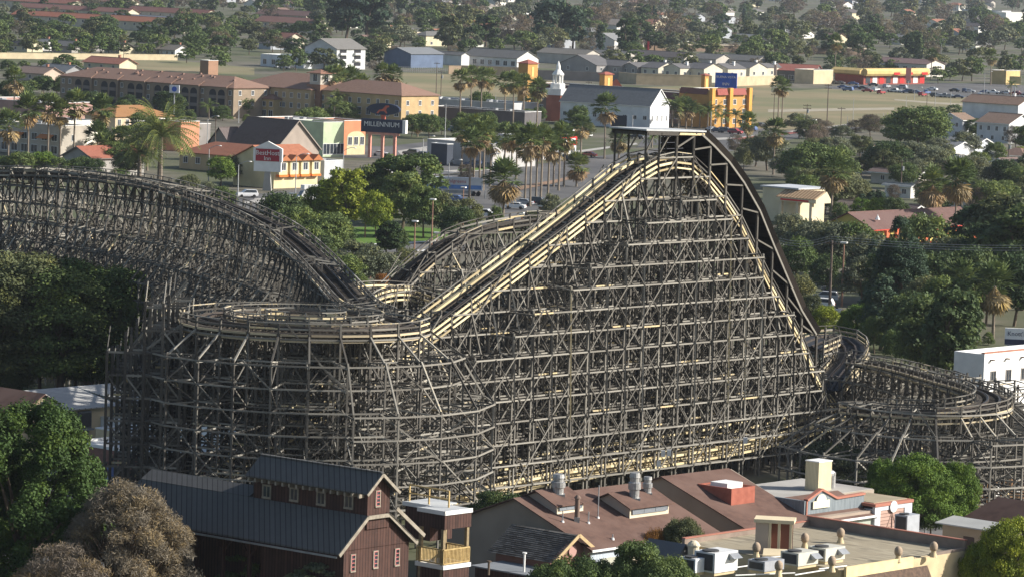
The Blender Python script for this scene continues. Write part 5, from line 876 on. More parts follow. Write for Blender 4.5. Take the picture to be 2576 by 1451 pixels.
# ------------------------------------------------------------ ROLLER COASTER
LV, L0 = 2.18, 2.1            # storey height of the trestle and its lowest ledger
def snap_up(z): return L0 + LV * math.ceil((z - L0) / LV - 1e-6)
def spline(pts, step):
    """Catmull-Rom through the points, resampled at an even horizontal step"""
    P = [Vector(p) for p in pts]; P = [P[0] * 2 - P[1]] + P + [P[-1] * 2 - P[-2]]; out = []
    for i in range(1, len(P) - 2):
        for k in range(24):
            t = k / 24.0
            out.append(0.5 * ((2 * P[i]) + (P[i + 1] - P[i - 1]) * t + (2 * P[i - 1] - 5 * P[i] + 4 * P[i + 1] - P[i + 2]) * t * t + (3 * P[i] - P[i - 1] - 3 * P[i + 1] + P[i + 2]) * t ** 3))
    out.append(P[-2]); res = [out[0].copy()]; acc = 0.0
    for a, b in zip(out, out[1:]):
        d = math.hypot(b.x - a.x, b.y - a.y); 
        while acc + d >= step:
            k = (step - acc) / d; a = a.lerp(b, k); res.append(a.copy()); d = math.hypot(b.x - a.x, b.y - a.y); acc = 0.0
        acc += d
    return res
class Path:
    def __init__(s, pts, step=2.0, bank=0.0, hint=None):
        s.p = spline(pts, step) if hint is None else hint; n = len(s.p); s.N = []; s.bank = bank
        for i in range(n):
            d = s.p[min(i + 1, n - 1)] - s.p[max(i - 1, 0)]; d.z = 0; d.normalize(); s.N.append(Vector((d.y, -d.x, 0)))   # right-hand side
    def at(s, i, o, dz=0.0): return s.p[i] + s.N[i] * o + Vector((0, 0, dz + o * s.bank))
coaster = empty('roller_coaster', (0, 0, 0), 0, 'large wooden roller coaster with a pale lift hill, roofed first drop and dark timber trestles', 'roller coaster')
ties_n = 0
def track(path, hw=2.5, near=1, pale=(1, 1), tie_m=DARKWOOD, deck=True, rail=True, name='track', a=0, b=None, posts=True, thick=True, slim=False):
    """track bed with ties, rails, walkways; handrails on both edges. near/far paleness of the side timbers"""
    b = len(path.p) - 1 if b is None else b
    T, Rl, Wk = MB(), MB(), MB()
    for i in range(a, b):
        P0 = [path.at(i, o) for o in (-1.0, 1.0)]; P1 = [path.at(i + 1, o) for o in (-1.0, 1.0)]
        seg = (path.p[i + 1] - path.p[i]).length; n = max(3, int(seg / 0.5))
        for k in range(n):
            f = (k + 0.5) / n; T.beam(P0[0].lerp(P1[0], f), P0[1].lerp(P1[1], f), 0.2, 0.16, 2 if name == 'lift_track' else 0)
        for o in (-0.62, 0.62):
            T.beam(path.at(i, o, -0.28), path.at(i + 1, o, -0.28), 0.34, 0.38, 0)
            T.beam(path.at(i, o, 0.18), path.at(i + 1, o, 0.18), 0.26, 0.2, 1)
            Rl.beam(path.at(i, o * 0.93, 0.31), path.at(i + 1, o * 0.93, 0.31), 0.1, 0.05)
        if deck:
            if pale[1] == 1 and near > 0 and name != 'return_track': Wk.beam(path.at(i, -1.15, 0.3), path.at(i + 1, -1.15, 0.3), 0.34, 0.34, 1)
            for sg in (-1, 1):
                for k in range(3):
                    o = sg * (1.35 + 0.36 * k)
                    if abs(o) < hw - 0.1: Wk.beam(path.at(i, o, 0.02), path.at(i + 1, o, 0.02), 0.33, 0.06)
    tr = T.build(name, [tie_m, STEEL if not thick else DARKWOOD, WOOD], coaster); Rl.build('steel_rail', STEEL, tr)
    if deck: Wk.build('walkway', [DARKWOOD, NEWWOOD], tr)
    if rail:
        for sg in (-1, 1):
            H_ = MB(); pl = pale[0] if sg * near > 0 else pale[1]; o = sg * hw
            for i in range(a, b):
                H_.beam(path.at(i, o, 1.05), path.at(i + 1, o, 1.05), 0.14, 0.09, 0)
                H_.beam(path.at(i, o, 0.52), path.at(i + 1, o, 0.52), 0.08, (0.16 if slim else 0.22) if pl else 0.2, (1 if pl and not slim else 0))
                if posts:
                    H_.beam(path.at(i, o * 0.98, -0.3), path.at(i, o * 0.98, 1.05), 0.13, 0.13, 0)
                p, q = path.at(i, o * 1.03, -0.05), path.at(i + 1, o * 1.03, -0.05); d = (q - p) * 0.06
                H_.beam(p + d, q - d, 0.1, 0.2 if slim else 0.24, 1 if pl else 0)
                p, q = path.at(i, o * 1.03, -0.62), path.at(i + 1, o * 1.03, -0.62)
                if pl: H_.beam(p + d, q - d, 0.1, 0.16 if slim else 0.2, 1)
            H_.build('handrail', [WOOD, NEWWOOD if pl == 1 else OLDPALE], coaster)
    return tr
inner_fr = MB(); brace_mb = MB(); rest_bents = MB(); bent_count = [0]; rest_count = [0]
def trestle(path, rows, zfloor=0.0, a=0, b=None, near=1, face=True, post_w=0.17, diag_rows=True, ledger_tone=None, deckdrop=0.4, as_parts=True, dens=1.0, xlev=True, skip=lambda i, o: False, ph=0):
    """rows: list of (offset, drop, absolute_top or None) both signs; bents across, ledgers along, X-bracing in the faces"""
    b = len(path.p) - 1 if b is None else b
    rows = sorted(rows); tops = {}
    for i in range(a, b + 1):
        for k, (o, drop, zt) in enumerate(rows):
            z = path.p[i].z - drop
            z = z + 0.9 if drop <= 0.01 else snap_up(z) + 0.35
            if zt is not None: z = min(z, zt)
            tops[i, k] = z if not skip(i, o) else -1
    nk = len(rows); levels = [L0 + LV * j for j in range(18)]
    led = {}
    for i in range(a, b + 1):
        B = MB()
        for k, (o, drop, zt) in enumerate(rows):
            if tops[i, k] > 0.5:
                base = path.at(i, o); base.z = zfloor; t = base.copy(); t.z = tops[i, k]; z = zfloor
                t0 = random.random() * 0.25 + (0.25 if abs(o) > 3 and k in (0, nk - 1, nk - 2) else 0.05)
                while z < t.z:                       # posts are spliced from lengths of timber
                    z1 = min(t.z, z + 6.6); e = 0.012 * (int(z) % 2)
                    B.beam(Vector((base.x, base.y, z)), Vector((base.x, base.y, z1)), post_w + e, post_w + e, 0, min(.93, t0 + random.random() * 0.3), up=path.N[i]); z = z1
        for j, lz in enumerate(levels):
            act = [k for k in range(nk) if tops[i, k] > lz]
            if len(act) >= 2 and lz < path.p[i].z - 0.8:
                p = path.at(i, rows[act[0]][0] - 0.25); q = path.at(i, rows[act[-1]][0] + 0.25); p.z = q.z = lz - 0.14
                B.beam(p, q, 0.08, 0.15, 0, min(.9, random.random()))
                if random.random() < 0.55 * dens:
                    p = p + (path.p[min(i + 1, b)] - path.p[max(i - 1, a)]).normalized() * 0.16; q = q + (path.p[min(i + 1, b)] - path.p[max(i - 1, a)]).normalized() * 0.16; p.z = q.z = lz - 0.14
                    B.beam(p, q, 0.08, 0.15, 0, min(.9, random.random()))
            for k0, k1 in zip(act, act[1:]):         # transverse diagonals
                if random.random() < 0.8 * dens and rows[k1][0] - rows[k0][0] > 0.8:
                    p = path.at(i, rows[k0][0]); q = path.at(i, rows[k1][0])
                    up = (j + k0 + ph) % 2 == 0; hi = min(lz + LV, min(tops[i, k0], tops[i, k1]))
                    p.z, q.z = (lz, hi) if up else (hi, lz)
                    B.beam(p, q, 0.07, 0.13, 0, min(.9, random.random()))
        zs = [k for k, r_ in enumerate(rows) if r_[1] <= 0.01]
        for side in (-1, 1):                          # raking legs from the deck edge down to each outrigger top
            ks = [k for k in range(nk) if rows[k][0] * side > 0]
            if not ks or not zs: continue
            edge = [k for k in zs if rows[k][0] * side > 0]
            if not edge: continue
            ke = edge[0]; prev = ke
            for k in sorted(ks, key=lambda q_: abs(rows[q_][0])):
                if abs(rows[k][0]) > abs(rows[ke][0]) + 0.3 and tops[i, k] > 0.5:
                    p = path.at(i, rows[prev][0]); p.z = min(path.p[i].z - 0.3, tops[i, prev]) if prev == ke else tops[i, prev]
                    q = path.at(i, rows[k][0]); q.z = tops[i, k] - 0.2
                    if p.z > q.z + 0.4: B.beam(p, q, 0.16, 0.16)
                    prev = k
        if as_parts and bent_count[0] < 99:
            B.build('bent', WOOD, coaster); bent_count[0] += 1
        else:
            n0 = len(rest_bents.v); rest_bents.v += B.v; rest_bents.f += [tuple(x + n0 for x in f) for f in B.f]; rest_bents.m += B.m; rest_bents.t += B.t
    for i in range(a, b):
        for j, lz in enumerate(levels):
            act = [k for k in range(nk) if tops[i, k] > lz and tops[i + 1, k] > lz]
            if not act: continue
            outer = [act[0], act[-1]]
            for k in act:
                p = path.at(i, rows[k][0]); q = path.at(i + 1, rows[k][0]); p.z = q.z = lz
                sg = 1 if rows[k][0] > 0 else -1
                off = path.N[i] * (0.16 * sg); p += off; q += path.N[i + 1] * (0.16 * sg)
                M_ = led.setdefault(j, MB()) if (k in outer and face) else inner_fr
                if k in outer or random.random() < 0.75 * dens:
                    ft = ledger_tone if ledger_tone else 0.45
                    t_ = 0.985 if random.random() < 0.012 else min(0.9, ft + 0.12 + random.random() * 0.3)
                    M_.beam(p, q, 0.1, 0.155, 0, t_ if k in outer else None)
    for k in range(nk):                               # long X bracing across bays: up three storeys in two bays
        near_face = True
        for i in range(a, b - 1):
            for j in range(len(levels)):
                for sgn in (1, -1):
                    if (i + ph + (sgn < 0)) % 2 or j % 3: continue
                    i0, i1 = (i, i + 2) if sgn > 0 else (i + 2, i)
                    if i1 > b or i0 > b: continue
                    z0 = levels[j] ; z1 = z0 + 3 * LV; zc = z1
                    if min(tops[i0, k], tops[i, k]) < z0 + 0.5: continue
                    tt = min(tops[i1, k], max(tops[i0, k], tops[i1, k]))
                    f = 1.0 if tops[i1, k] >= z1 else max(0.0, (tops[i1, k] - z0) / (z1 - z0))
                    if f < 0.3: continue
                    outr = [kk for kk in range(nk) if tops[i, kk] > z0 + LV]
                    if outr and k not in (outr[0], outr[-1]) and random.random() > 0.5 * dens: continue
                    p = path.at(i0, rows[k][0]); q = path.at(i1, rows[k][0]); p.z = z0; q.z = z1
                    q = p.lerp(q, f); sg = 1 if rows[k][0] > 0 else -1; off = path.N[i] * (0.27 * sg)
                    brace_mb.beam(p + off, q + off, 0.06, 0.14 if sgn > 0 else 0.10, 0, (0.35 if sgn > 0 else 0.0) + 0.3 * random.random())
    for j, M_ in led.items():
        if M_.v: M_.build('ledger', WOOD, coaster)
    return tops

# --- lift hill and first drop
AX = 48.0; ca = dirv(AX); cn = Vector((math.sin(R(AX)), -math.cos(R(AX)), 0)); C0 = Vector((16.62, 425.0, 0)); ST = 2.87
def LP(t, o, z): return C0 + ca * t + cn * o + Vector((0, 0, z))
prof = [(-90, 2.4), (-74, 2.6), (-66, 5.0), (-37.3, 18.2), (-24.9, 24.1), (-16.6, 28.1), (-10.8, 31.0), (-5.1, 34.0), (-2.1, 35.1), (0.5, 35.4), (3.5, 35.1), (6.5, 33.3), (9.2, 31.2), (12.0, 28.6), (14.6, 25.4), (16.6, 22.8), (23.0, 15.9), (26.1, 11.5), (29.0, 7.8), (32, 5.2), (36, 3.8), (44, 3.4)]
def zprof(t):
    for (t0, z0), (t1, z1) in zip(prof, prof[1:]):
        if t <= t1: return z0 + (z1 - z0) * (t - t0) / (t1 - t0)
    return prof[-1][1]
HR, HWL = 1.05, 2.05
pts_l = [LP(t, -HWL, max(zprof(t) - HR, 0.6)) for t in [k * ST + 0.6 for k in range(-30, 14)]]
lift = Path(None, hint=pts_l)          # index k + 30
TI = lambda t: int(round((t - 0.6) / ST)) + 30
track(lift, HWL, 1, (1, 1), a=TI(-64), b=TI(0), name='lift_track')
track(lift, HWL, 1, (1, 1), a=TI(0), b=TI(36), name='drop_track', slim=True)
rows_main = [(2.05, 0, None), (3.7, 6.5, None), (5.45, 5.1, None), (5.95, 0.9, 8.4), (0.6, 1.2, None), (-0.7, 1.2, None), (-2.05, 0, None), (-3.8, 5.1, None), (-5.6, 6.0, None), (-7.6, 7.5, None), (-9.6, 9, None), (-11.8, 11, None), (-14.2, 14, None), (-16.8, 17, None)]
trestle(lift, rows_main, a=TI(-58), b=TI(32), near=1, ledger_tone=0.5)
# covered drop: roof of dark boards over the drop, its near edge on posts with raking props
fl = MB(); pr = MB(); cv = [(3.4, 37.4), (4.4, 37.3), (6.6, 36.0), (9.3, 34.2), (12.0, 31.9), (15.0, 28.7), (17.7, 24.8), (20.6, 20.8), (23.1, 17.4), (26.0, 14.5)]
def zcv(t):
    for (t0, z0), (t1, z1) in zip(cv, cv[1:]):
        if t <= t1: return z0 + (z1 - z0) * (t - t0) / (t1 - t0)
    return cv[-1][1]
K = 84; WF = -4.5
for i in range(K):
    t0 = 3.4 + 22.6 * i / K; t1 = t0 + 22.6 / K * 0.97; z0, z1 = zcv(t0), zcv(t1)
    fl.prism([LP(t0, 0.3, z0), LP(t1, 0.3, z1), LP(t1, WF, z1), LP(t0, WF, z0)], (0.3 * ca.x, 0.3 * ca.y, 0.12))
for o in (0.3, WF):
    for (t0, z0), (t1, z1) in zip(cv[1:], cv[2:]): fl.beam(LP(t0 + 0.55, o, z0 + 0.1), LP(t1 + 0.55, o, z1 + 0.1), 0.14, 0.95)
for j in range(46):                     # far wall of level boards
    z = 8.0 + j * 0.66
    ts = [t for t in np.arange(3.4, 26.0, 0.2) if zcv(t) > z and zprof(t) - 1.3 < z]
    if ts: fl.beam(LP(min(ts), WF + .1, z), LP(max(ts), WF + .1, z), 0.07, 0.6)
fl.build('drop_roof', tone_mat('near_black_boards', [(0.0, (0.010, 0.009, 0.008)), (1.0, (0.030, 0.025, 0.021))], spec=0.0), coaster)  # boards coloured almost black throughout
for (t0, z0), (t1, z1) in zip(cv[1:], cv[2:]): pr.beam(LP(t0, 0.42, z0 - 0.05), LP(t1, 0.42, z1 - 0.05), 0.1, 0.22, 0, 0.7)
ts = [ST * k + 0.6 for k in range(0, 10)]
for t in ts:
    pr.beam(LP(t, 0.1, 2.5), LP(t, 0.1, zcv(t) if t > 3 else 37.4), 0.24, 0.24, 0, random.random() * 0.5, up=cn)
    if t > 2: pr.beam(LP(t - ST, 0.25, zprof(t - ST) + 0.5), LP(t, 0.25, zcv(t) - 0.3), 0.12, 0.17, 0, 0.5)
for t in (4.0, 9.0, 14.0, 19.0, 24.0): pr.beam(LP(t, -4.2, 4), LP(t, -4.2, zcv(t)), 0.2, 0.2, 0, 0.2)
pr.build('roof_post', WOOD, coaster)
rf = MB(); rf.prism([LP(-4.9, 0.5, 37.75), LP(5.1, 0.5, 37.45), LP(5.1, -4.8, 37.45), LP(-4.9, -4.8, 37.75)], (0, 0, 0.16))
rf.build('crest_roof', mat('pale_roof_membrane', (0.50, 0.51, 0.50), (0.42, 0.43, 0.43), 0.5, rough=0.6), coaster)
cp = MB()
for t in (-4.5, -2.27, 0.6, 3.47):
    for o in (0.1, -4.2): cp.beam(LP(t, o, 30 if t < 0 else 1), LP(t, o, 37.5), 0.22, 0.22, 0, 0.15)
for o in (0.4, -4.5):
    cp.beam(LP(-4.7, o, 37.5), LP(0.6, o, 37.35), 0.1, 0.42, 0, 0.1); cp.beam(LP(0.6, o, 37.33), LP(4.9, o, 37.2), 0.1, 0.24, 0, 0.99)
for t in (-4.5, -2.27, 0.6, 3.47): cp.beam(LP(t, 0.5, 37.4), LP(t, -4.6, 37.4), 0.1, 0.28, 0, 0.1)
for o in (0.15, -4.2):
    cp.beam(LP(-2.2, o, 35.4), LP(-0.7, o, 37.2), 0.12, 0.16); cp.beam(LP(-4.5, o, 35.4), LP(-3.2, o, 37.3), 0.12, 0.16)
cp.build('roof_frame', WOOD, coaster)
# --- the helix at the front left
ring = []
for k in range(-3, 28):
    a_ = math.radians(72 - k * 13.0); f = math.sin(a_)
    ring.append(Vector((-19.9 + 9.9 * math.cos(a_), 380.6 + 7.4 * f, 20.2 + 0.1 * f)))
ringP = Path(ring, 2.5, bank=0.06)
track(ringP, 2.2, -1, (2, 2), name='helix_track', thick=False, slim=True)
trestle(ringP, [(-2.2, 0, None), (-5.6, 4.6, None), (-8.6, 9.0, None), (0, 1.2, None), (2.2, 0, None), (4.0, 3.5, None)], near=-1, ledger_tone=0.4, skip=lambda i, o: (o < -4 and ringP.p[i].y > 388) or (o < -6 and ringP.p[i].x < -17), dens=0.9, ph=1)
# inner lower loop of the helix
ring2 = []
for k in range(0, 24):
    a_ = math.radians(60 - k * 13.0); ring2.append(Vector((-19.8 + 5.6 * math.cos(a_), 381.2 + 3.9 * math.sin(a_), 20.1)))
r2 = Path(ring2, 2.0, bank=0.10); track(r2, 1.7, -1, (2, 1), name='helix_track', thick=False)
trestle(r2, [(-1.7, 0, None), (0, 1, None), (1.7, 0, None)], as_parts=False, dens=0.8, face=False)
# tall outrigger posts left of the helix
op = MB()
for gx in range(5):
    for gy in range(9):
        x = -38.2 + gx * 1.75 + (gy % 2) * 0.3; y = 375 + gy * 2.6; h = [17.5, 19.5, 22.4, 22.9, 21][gx] - (0.0 if gy < 5 else 1.5) - 0.8 * random.random()
        op.beam((x, y, 0), (x, y, h), 0.24, 0.24, 0, random.random() * 0.3)
        for j in range(int(h / LV)):
            z = L0 + j * LV
            if gx < 4: op.beam((x, y, z), (x + 1.75, y, z), 0.08, 0.2)
            if gy < 8: op.beam((x, y, z), (x, y + 2.6, z), 0.08, 0.2)
            if gx < 4 and random.random() < 0.5: op.beam((x, y, z), (x + 1.75, y, z + LV * (1 if j % 2 else -1) if z > LV else z + LV), 0.07, 0.16)
            if gy < 8 and random.random() < 0.6: op.beam((x, y, z), (x, y + 2.6, z + LV * (1 if (j + gy) % 2 else -0.4)), 0.07, 0.16)
op.build('side_tower', WOOD, coaster)
# --- second hill, from far left down into the helix
hill = [tuple(WD(u, v, d)) for u, v, d in [(-190, 446, 520), (-40, 440, 514), (150, 441, 506), (300, 455, 495), (400, 472, 486), (500, 499, 476), (600, 534, 464), (700, 583, 451), (780, 648, 437), (850, 722, 420), (905, 780, 407), (950, 800, 398)]]
hillP = Path(hill, 2.4); track(hillP, 2.0, 1, (0, 0), name='hill_track', tie_m=DARKWOOD)
trestle(hillP, [(2.0, 0, None), (3.6, 7, None), (5.4, 9.0, None), (7.4, 12, None), (0.6, 1.2, None), (-2.0, 0, None), (-4.0, 4.5, None), (-6.4, 8, None), (-9, 12, None)], near=1, ledger_tone=0.15, post_w=0.17)
# --- middle hill behind the lift
mid = [tuple(WD(u, v, d)) for u, v, d in [(985, 735, 474), (1030, 690, 476), (1100, 632, 479), (1180, 588, 483), (1300, 562, 488), (1420, 556, 493), (1540, 585, 498), (1640, 650, 503), (1720, 720, 507), (1800, 780, 511)]]
midP = Path(mid, 2.6); track(midP, 1.9, 1, (0, 0), name='hill_track')
trestle(midP, [(1.9, 0, None), (3.6, 4.5, None), (5.4, 8, None), (0.4, 1, None), (-1.9, 0, None), (-4.0, 5, None), (-6.4, 9, None)], near=1, as_parts=False, ledger_tone=0.2)
# --- curved return track behind the lift foot
bt = [tuple(WD(u, v, d)) for u, v, d in [(872, 800, 424), (892, 758, 436), (940, 738, 446), (1010, 735, 452), (1090, 748, 452), (1170, 770, 447), (1260, 800, 442), (1350, 840, 440), (1450, 880, 440)]]
btP = Path(bt, 2.2, bank=-0.04); track(btP, 2.0, 1, (1, 1), name='return_track')
trestle(btP, [(2.0, 0, None), (0, 1, None), (-2.0, 0, None), (-4, 5, None)], near=1, as_parts=False)
# --- low pale track running inside the front posts
lo = [tuple(LP(t, 1.65, z)) for t, z in [(-42, 0.9), (-30.6, 1.6), (-24.9, 2.0), (-18.7, 2.3), (-9.2, 2.5), (0.6, 2.8), (7.4, 3.0), (14.3, 3.4), (21.3, 4.1), (24.9, 4.5), (30.7, 4.5), (36.0, 3.3), (40.7, 1.6), (46, 0.9)]]
loP = Path(lo, 2.0); track(loP, 1.0, 1, (1, 1), name='return_track', deck=False, tie_m=OLDPALE, posts=False)
for dz, o in ((0.0, -2.6), (0.9, -1.9), (0.2, 1.5), (-0.7, 1.55), (1.5, -2.9)):
    e_ = MB()
    for i in range(len(loP.p) - 1): e_.beam(loP.at(i, o, 0.2 + dz), loP.at(i + 1, o, 0.2 + dz), 0.25, 0.22)
    e_.build('side_rail', NEWWOOD, coaster)
# --- turnaround beyond the foot of the drop
tn = [tuple(W(u, v, z)) for u, v, z in [(2030, 872, 11.6), (2085, 852, 11.9), (2122, 862, 11.6), (2141, 885, 10.8), (2131, 914, 9.8), (2108, 940, 9.0), (2088, 968, 8.1), (2072, 995, 7.2)]]
tnP = Path(tn, 1.7, bank=-0.18); track(tnP, 2.0, 1, (2, 2), name='turnaround_track', thick=False)
trestle(tnP, [(-2.0, 0, None), (-4.2, 3.4, None), (-6.0, 5.5, None), (0, 1, None), (2.0, 0, None)], near=1, as_parts=False)
dk = MB()
for i in range(len(tnP.p) - 1): dk.quad(tnP.at(i, -1.7, 0.12), tnP.at(i + 1, -1.7, 0.12), tnP.at(i + 1, 1.5, 0.12), tnP.at(i, 1.5, 0.12))
dk.build('deck_cover', mat('dark_mat', (0.03, 0.032, 0.036), None, 3, rough=0.6), coaster)
# --- far right hairpin
hp = [tuple(W(u, v, z)) for u, v, z in [(2165, 915, 10.6), (2240, 925, 10.9), (2320, 945, 11.0), (2400, 968, 11.0), (2462, 985, 11.1), (2498, 1003, 11.2), (2490, 1022, 11.2), (2440, 1033, 11.0), (2370, 1040, 10.8), (2290, 1040, 10.6), (2215, 1036, 10.4), (2150, 1030, 10.0)]]
hpP = Path(hp, 1.9, bank=0.10); track(hpP, 1.9, -1, (2, 2), name='hairpin_track', thick=False, slim=True)
trestle(hpP, [(-1.9, 0, None), (-4.6, 3.0, None), (-8.6, 4.4, None), (0, 1, None), (1.9, 0, None)], near=-1, as_parts=False, skip=lambda i, o: o < -4.5 and i < 9, ledger_tone=0.62)
# --- low filling frames right of the drop
fr = Path([LP(31, 2, 9.0), LP(38, 2.5, 8.5), LP(46, 3, 8), LP(56, 4, 7.0), LP(66, 5, 6.5)], 2.87)
trestle(fr, [(0, 1, None), (2, 1, None), (4.2, 2, None), (-2, 1, None), (-5, 1, None), (-8, 1, None)], as_parts=False)
rest_bents.build('bents', WOOD, coaster)['kind'] = 'stuff'
inner_fr.build('inner_framing', WOOD, coaster)['kind'] = 'stuff'
brace_mb.build('cross_bracing', WOOD, coaster)['kind'] = 'stuff'
# white equipment boxes and pale block on the front posts
ebx = MB()
for u, v in [(1875, 1107), (1589, 1152), (1607, 1150), (1668, 1140), (1683, 1138), (1390, 1188), (1657, 1165)]:
    p = WD(u, v, 418.0); ebx = MB(); ebx.box(-0.22, -0.15, -0.33, 0.22, 0.15, 0.33); ebx.xf(Matrix.Translation(p))
    ebx.build('equipment_box', mat('white_box', (0.75, 0.76, 0.76), None, 1, rough=0.5), coaster)
# ------------------------------------------------------------ FOREGROUND
class Fr:
    """local frame at a point, x axis turned by ang; finds local positions from the photo"""
    def __init__(s, P, ang): s.O = Vector((P[0], P[1], 0)); s.ang = ang; s.X = dirv(ang); s.Y = dirv(ang + 90)
    def loc(s, P): q = P - s.O; return Vector((q.dot(s.X), q.dot(s.Y), P.z))
    def z(s, u, v, z): return s.loc(W(u, v, z))
    def x(s, u, v, x):
        d = ray(u, v); k = ((s.O - Vector((0, 0, CAM_H))).dot(s.X) + x) / d.dot(s.X); return s.loc(Vector((0, 0, CAM_H)) + d * k)
    def y(s, u, v, y):
        d = ray(u, v); k = ((s.O - Vector((0, 0, CAM_H))).dot(s.Y) + y) / d.dot(s.Y); return s.loc(Vector((0, 0, CAM_H)) + d * k)
    def root(s, name, label, cat): return empty(name, s.O, R(s.ang), label, cat)
def plank_mat(name, c, c2, along='x', gap=7.0):
    if name in MATS: return MATS[name]
    m, t, b = _pr(name, 0.85, 0.2); N, L = t.nodes, t.links; tc = N.new('ShaderNodeTexCoord'); sp = N.new('ShaderNodeSeparateXYZ'); L.new(tc.outputs['Object'], sp.inputs[0])
    a = N.new('ShaderNodeMath'); a.operation = 'ADD'; L.new(sp.outputs['X'], a.inputs[0]); L.new(sp.outputs['Y'], a.inputs[1])
    src = a.outputs[0] if along == 'x' else sp.outputs['Z']
    q = N.new('ShaderNodeMath'); q.operation = 'MULTIPLY'; L.new(src, q.inputs[0]); q.inputs[1].default_value = gap
    fl_ = N.new('ShaderNodeMath'); fl_.operation = 'FLOOR'; L.new(q.outputs[0], fl_.inputs[0]); wn = N.new('ShaderNodeTexWhiteNoise'); wn.noise_dimensions = '1D'; L.new(fl_.outputs[0], wn.inputs['W'])
    fr_ = N.new('ShaderNodeMath'); fr_.operation = 'FRACT'; L.new(q.outputs[0], fr_.inputs[0]); gt = N.new('ShaderNodeMath'); gt.operation = 'GREATER_THAN'; gt.inputs[1].default_value = 0.84; L.new(fr_.outputs[0], gt.inputs[0])
    nz = N.new('ShaderNodeTexNoise'); nz.inputs['Scale'].default_value = 1.2; nz.inputs['Detail'].default_value = 8; L.new(tc.outputs['Object'], nz.inputs[0])
    ad = N.new('ShaderNodeMath'); ad.operation = 'MULTIPLY_ADD'; L.new(wn.outputs['Value'], ad.inputs[0]); ad.inputs[1].default_value = 0.5; L.new(nz.outputs['Fac'], ad.inputs[2])
    cr = N.new('ShaderNodeValToRGB'); cr.color_ramp.elements[0].position = 0.35; cr.color_ramp.elements[1].position = 1.0; cr.color_ramp.elements[0].color = (*c2, 1); cr.color_ramp.elements[1].color = (*c, 1); L.new(ad.outputs[0], cr.inputs[0])
    mx = N.new('ShaderNodeMixRGB'); L.new(gt.outputs[0], mx.inputs[0]); L.new(cr.outputs[0], mx.inputs[1]); mx.inputs[2].default_value = (*[x * 0.45 for x in c2], 1); L.new(mx.outputs[0], b.inputs['Base Color'])
    bp = N.new('ShaderNodeBump'); bp.inputs['Strength'].default_value = 0.5; bp.inputs['Distance'].default_value = 0.03; bp.invert = True; L.new(gt.outputs[0], bp.inputs['Height']); L.new(bp.outputs[0], b.inputs['Normal'])
    MATS[name] = m; return m
BARNRED = plank_mat('barn_red_boards', (0.088, 0.046, 0.036), (0.05, 0.029, 0.024), 'x', 3.0)
SEAM = plank_mat('standing_seam_roof', (0.115, 0.112, 0.108), (0.095, 0.093, 0.090), 'x', 1.7)
TRIMW = mat('old_grey_trim', (0.33, 0.29, 0.23), (0.22, 0.19, 0.15), 2.5); REDF = mat('pinkish_red_frame', (0.50, 0.17, 0.16), None, 2)
BROOF = mat('brown_composition_roof', (0.138, 0.082, 0.063), (0.102, 0.061, 0.048), 1.4, rough=0.95, detail=10, c3=(0.150, 0.093, 0.073), s3=0.25)
def slab(mb, pts, t=0.12, mi=0): mb.prism(pts, (0, 0, t), mi)
# --- barn
E0 = WD(857, 1393, 310); f = Fr(E0, -40); ze = E0.z
A1, A2, E1 = f.x(925, 1301, 0), f.x(978, 1293, 0), f.x(1048, 1365, 0); za = (A1.z + A2.z) / 2; y1, y2, ye = A1.y, A2.y, E1.y; zr = E1.z
cR, cT, cF = f.x(918, 1240, 0), f.x(962, 1190, 0), f.x(997, 1237, 0); ym = (y1 + y2) / 2
xl = f.y(620, 1202, cR.y).x; xr_ = f.y(392, 1187, ym).x - 0.5
print('barn', [round(q, 1) for q in (ze, za, y1, y2, ye, zr, cR.z, cT.z, cF.z, xl, xr_)])
barn = f.root('barn', 'dark red board barn with grey metal roof and a raised clerestory', 'barn')
w = MB(); w.prism([(-0.3, 0.7, 0), (-0.3, 0.7, ze + .3), (-0.3, y1, za - .1), (-0.3, y2, za - .1), (-0.3, ye - .6, zr + .3), (-0.3, ye - .6, 0)][::-1], (-9, 0, 0)); w.box(xr_ + 1, 3.2, 0, -9.31, ye - .61, ze); w.build('wall', BARNRED, barn)
rr = MB(); slab(rr, [(0, -0.2, ze - .1), (0, y1, za), (xr_, y1, za), (xr_, -0.2, ze - .1)][::-1], 0.14); slab(rr, [(0, y2, za), (0, ye, zr), (xr_, ye, zr), (xr_, y2, za)][::-1], 0.14); rr.box(xr_, y1, za, xl + .4, y2, za + .13)
zt2 = za + (y2 - y1) / 2 * 0.6; slab(rr, [(xl, y1, za + .135), (xl, ym, zt2 + .1), (xr_, ym, zt2 + .1), (xr_, y1, za + .135)][::-1], 0.05); slab(rr, [(xl, ym, zt2 + .1), (xl, y2, za + .135), (xr_, y2, za + .135), (xr_, ym, zt2 + .1)][::-1], 0.05)
rr.build('roof', SEAM, barn)
c = MB(); c.prism([(-0.15, y1 + .1, za - 1), (-0.15, y1 + .1, cR.z + .1), (-0.15, ym, cT.z - .1), (-0.15, y2 + .25, cR.z + .1), (-0.15, y2 + .25, za - 1)][::-1], (xl + .5, 0, 0)); c.build('clerestory_wall', BARNRED, barn)
c = MB(); slab(c, [(0.35, cR.y - .15, cR.z - .1), (0.35, ym, cT.z), (xl, ym, cT.z), (xl, cR.y - .15, cR.z - .1)][::-1]); slab(c, [(0.35, ym, cT.z), (0.35, cF.y, cF.z), (xl, cF.y, cF.z), (xl, ym, cT.z)][::-1]); c.beam((0.35, ym, cT.z + .14), (xl, ym, cT.z + .14), .3, .1); c.build('clerestory_roof', SEAM, barn)
t = MB()
t.beam((0.42, cR.y - .15, cR.z - .12), (0.42, ym, cT.z - .02), .1, .24); t.beam((0.42, ym, cT.z - .02), (0.42, cF.y, cF.z - .02), .1, .24)
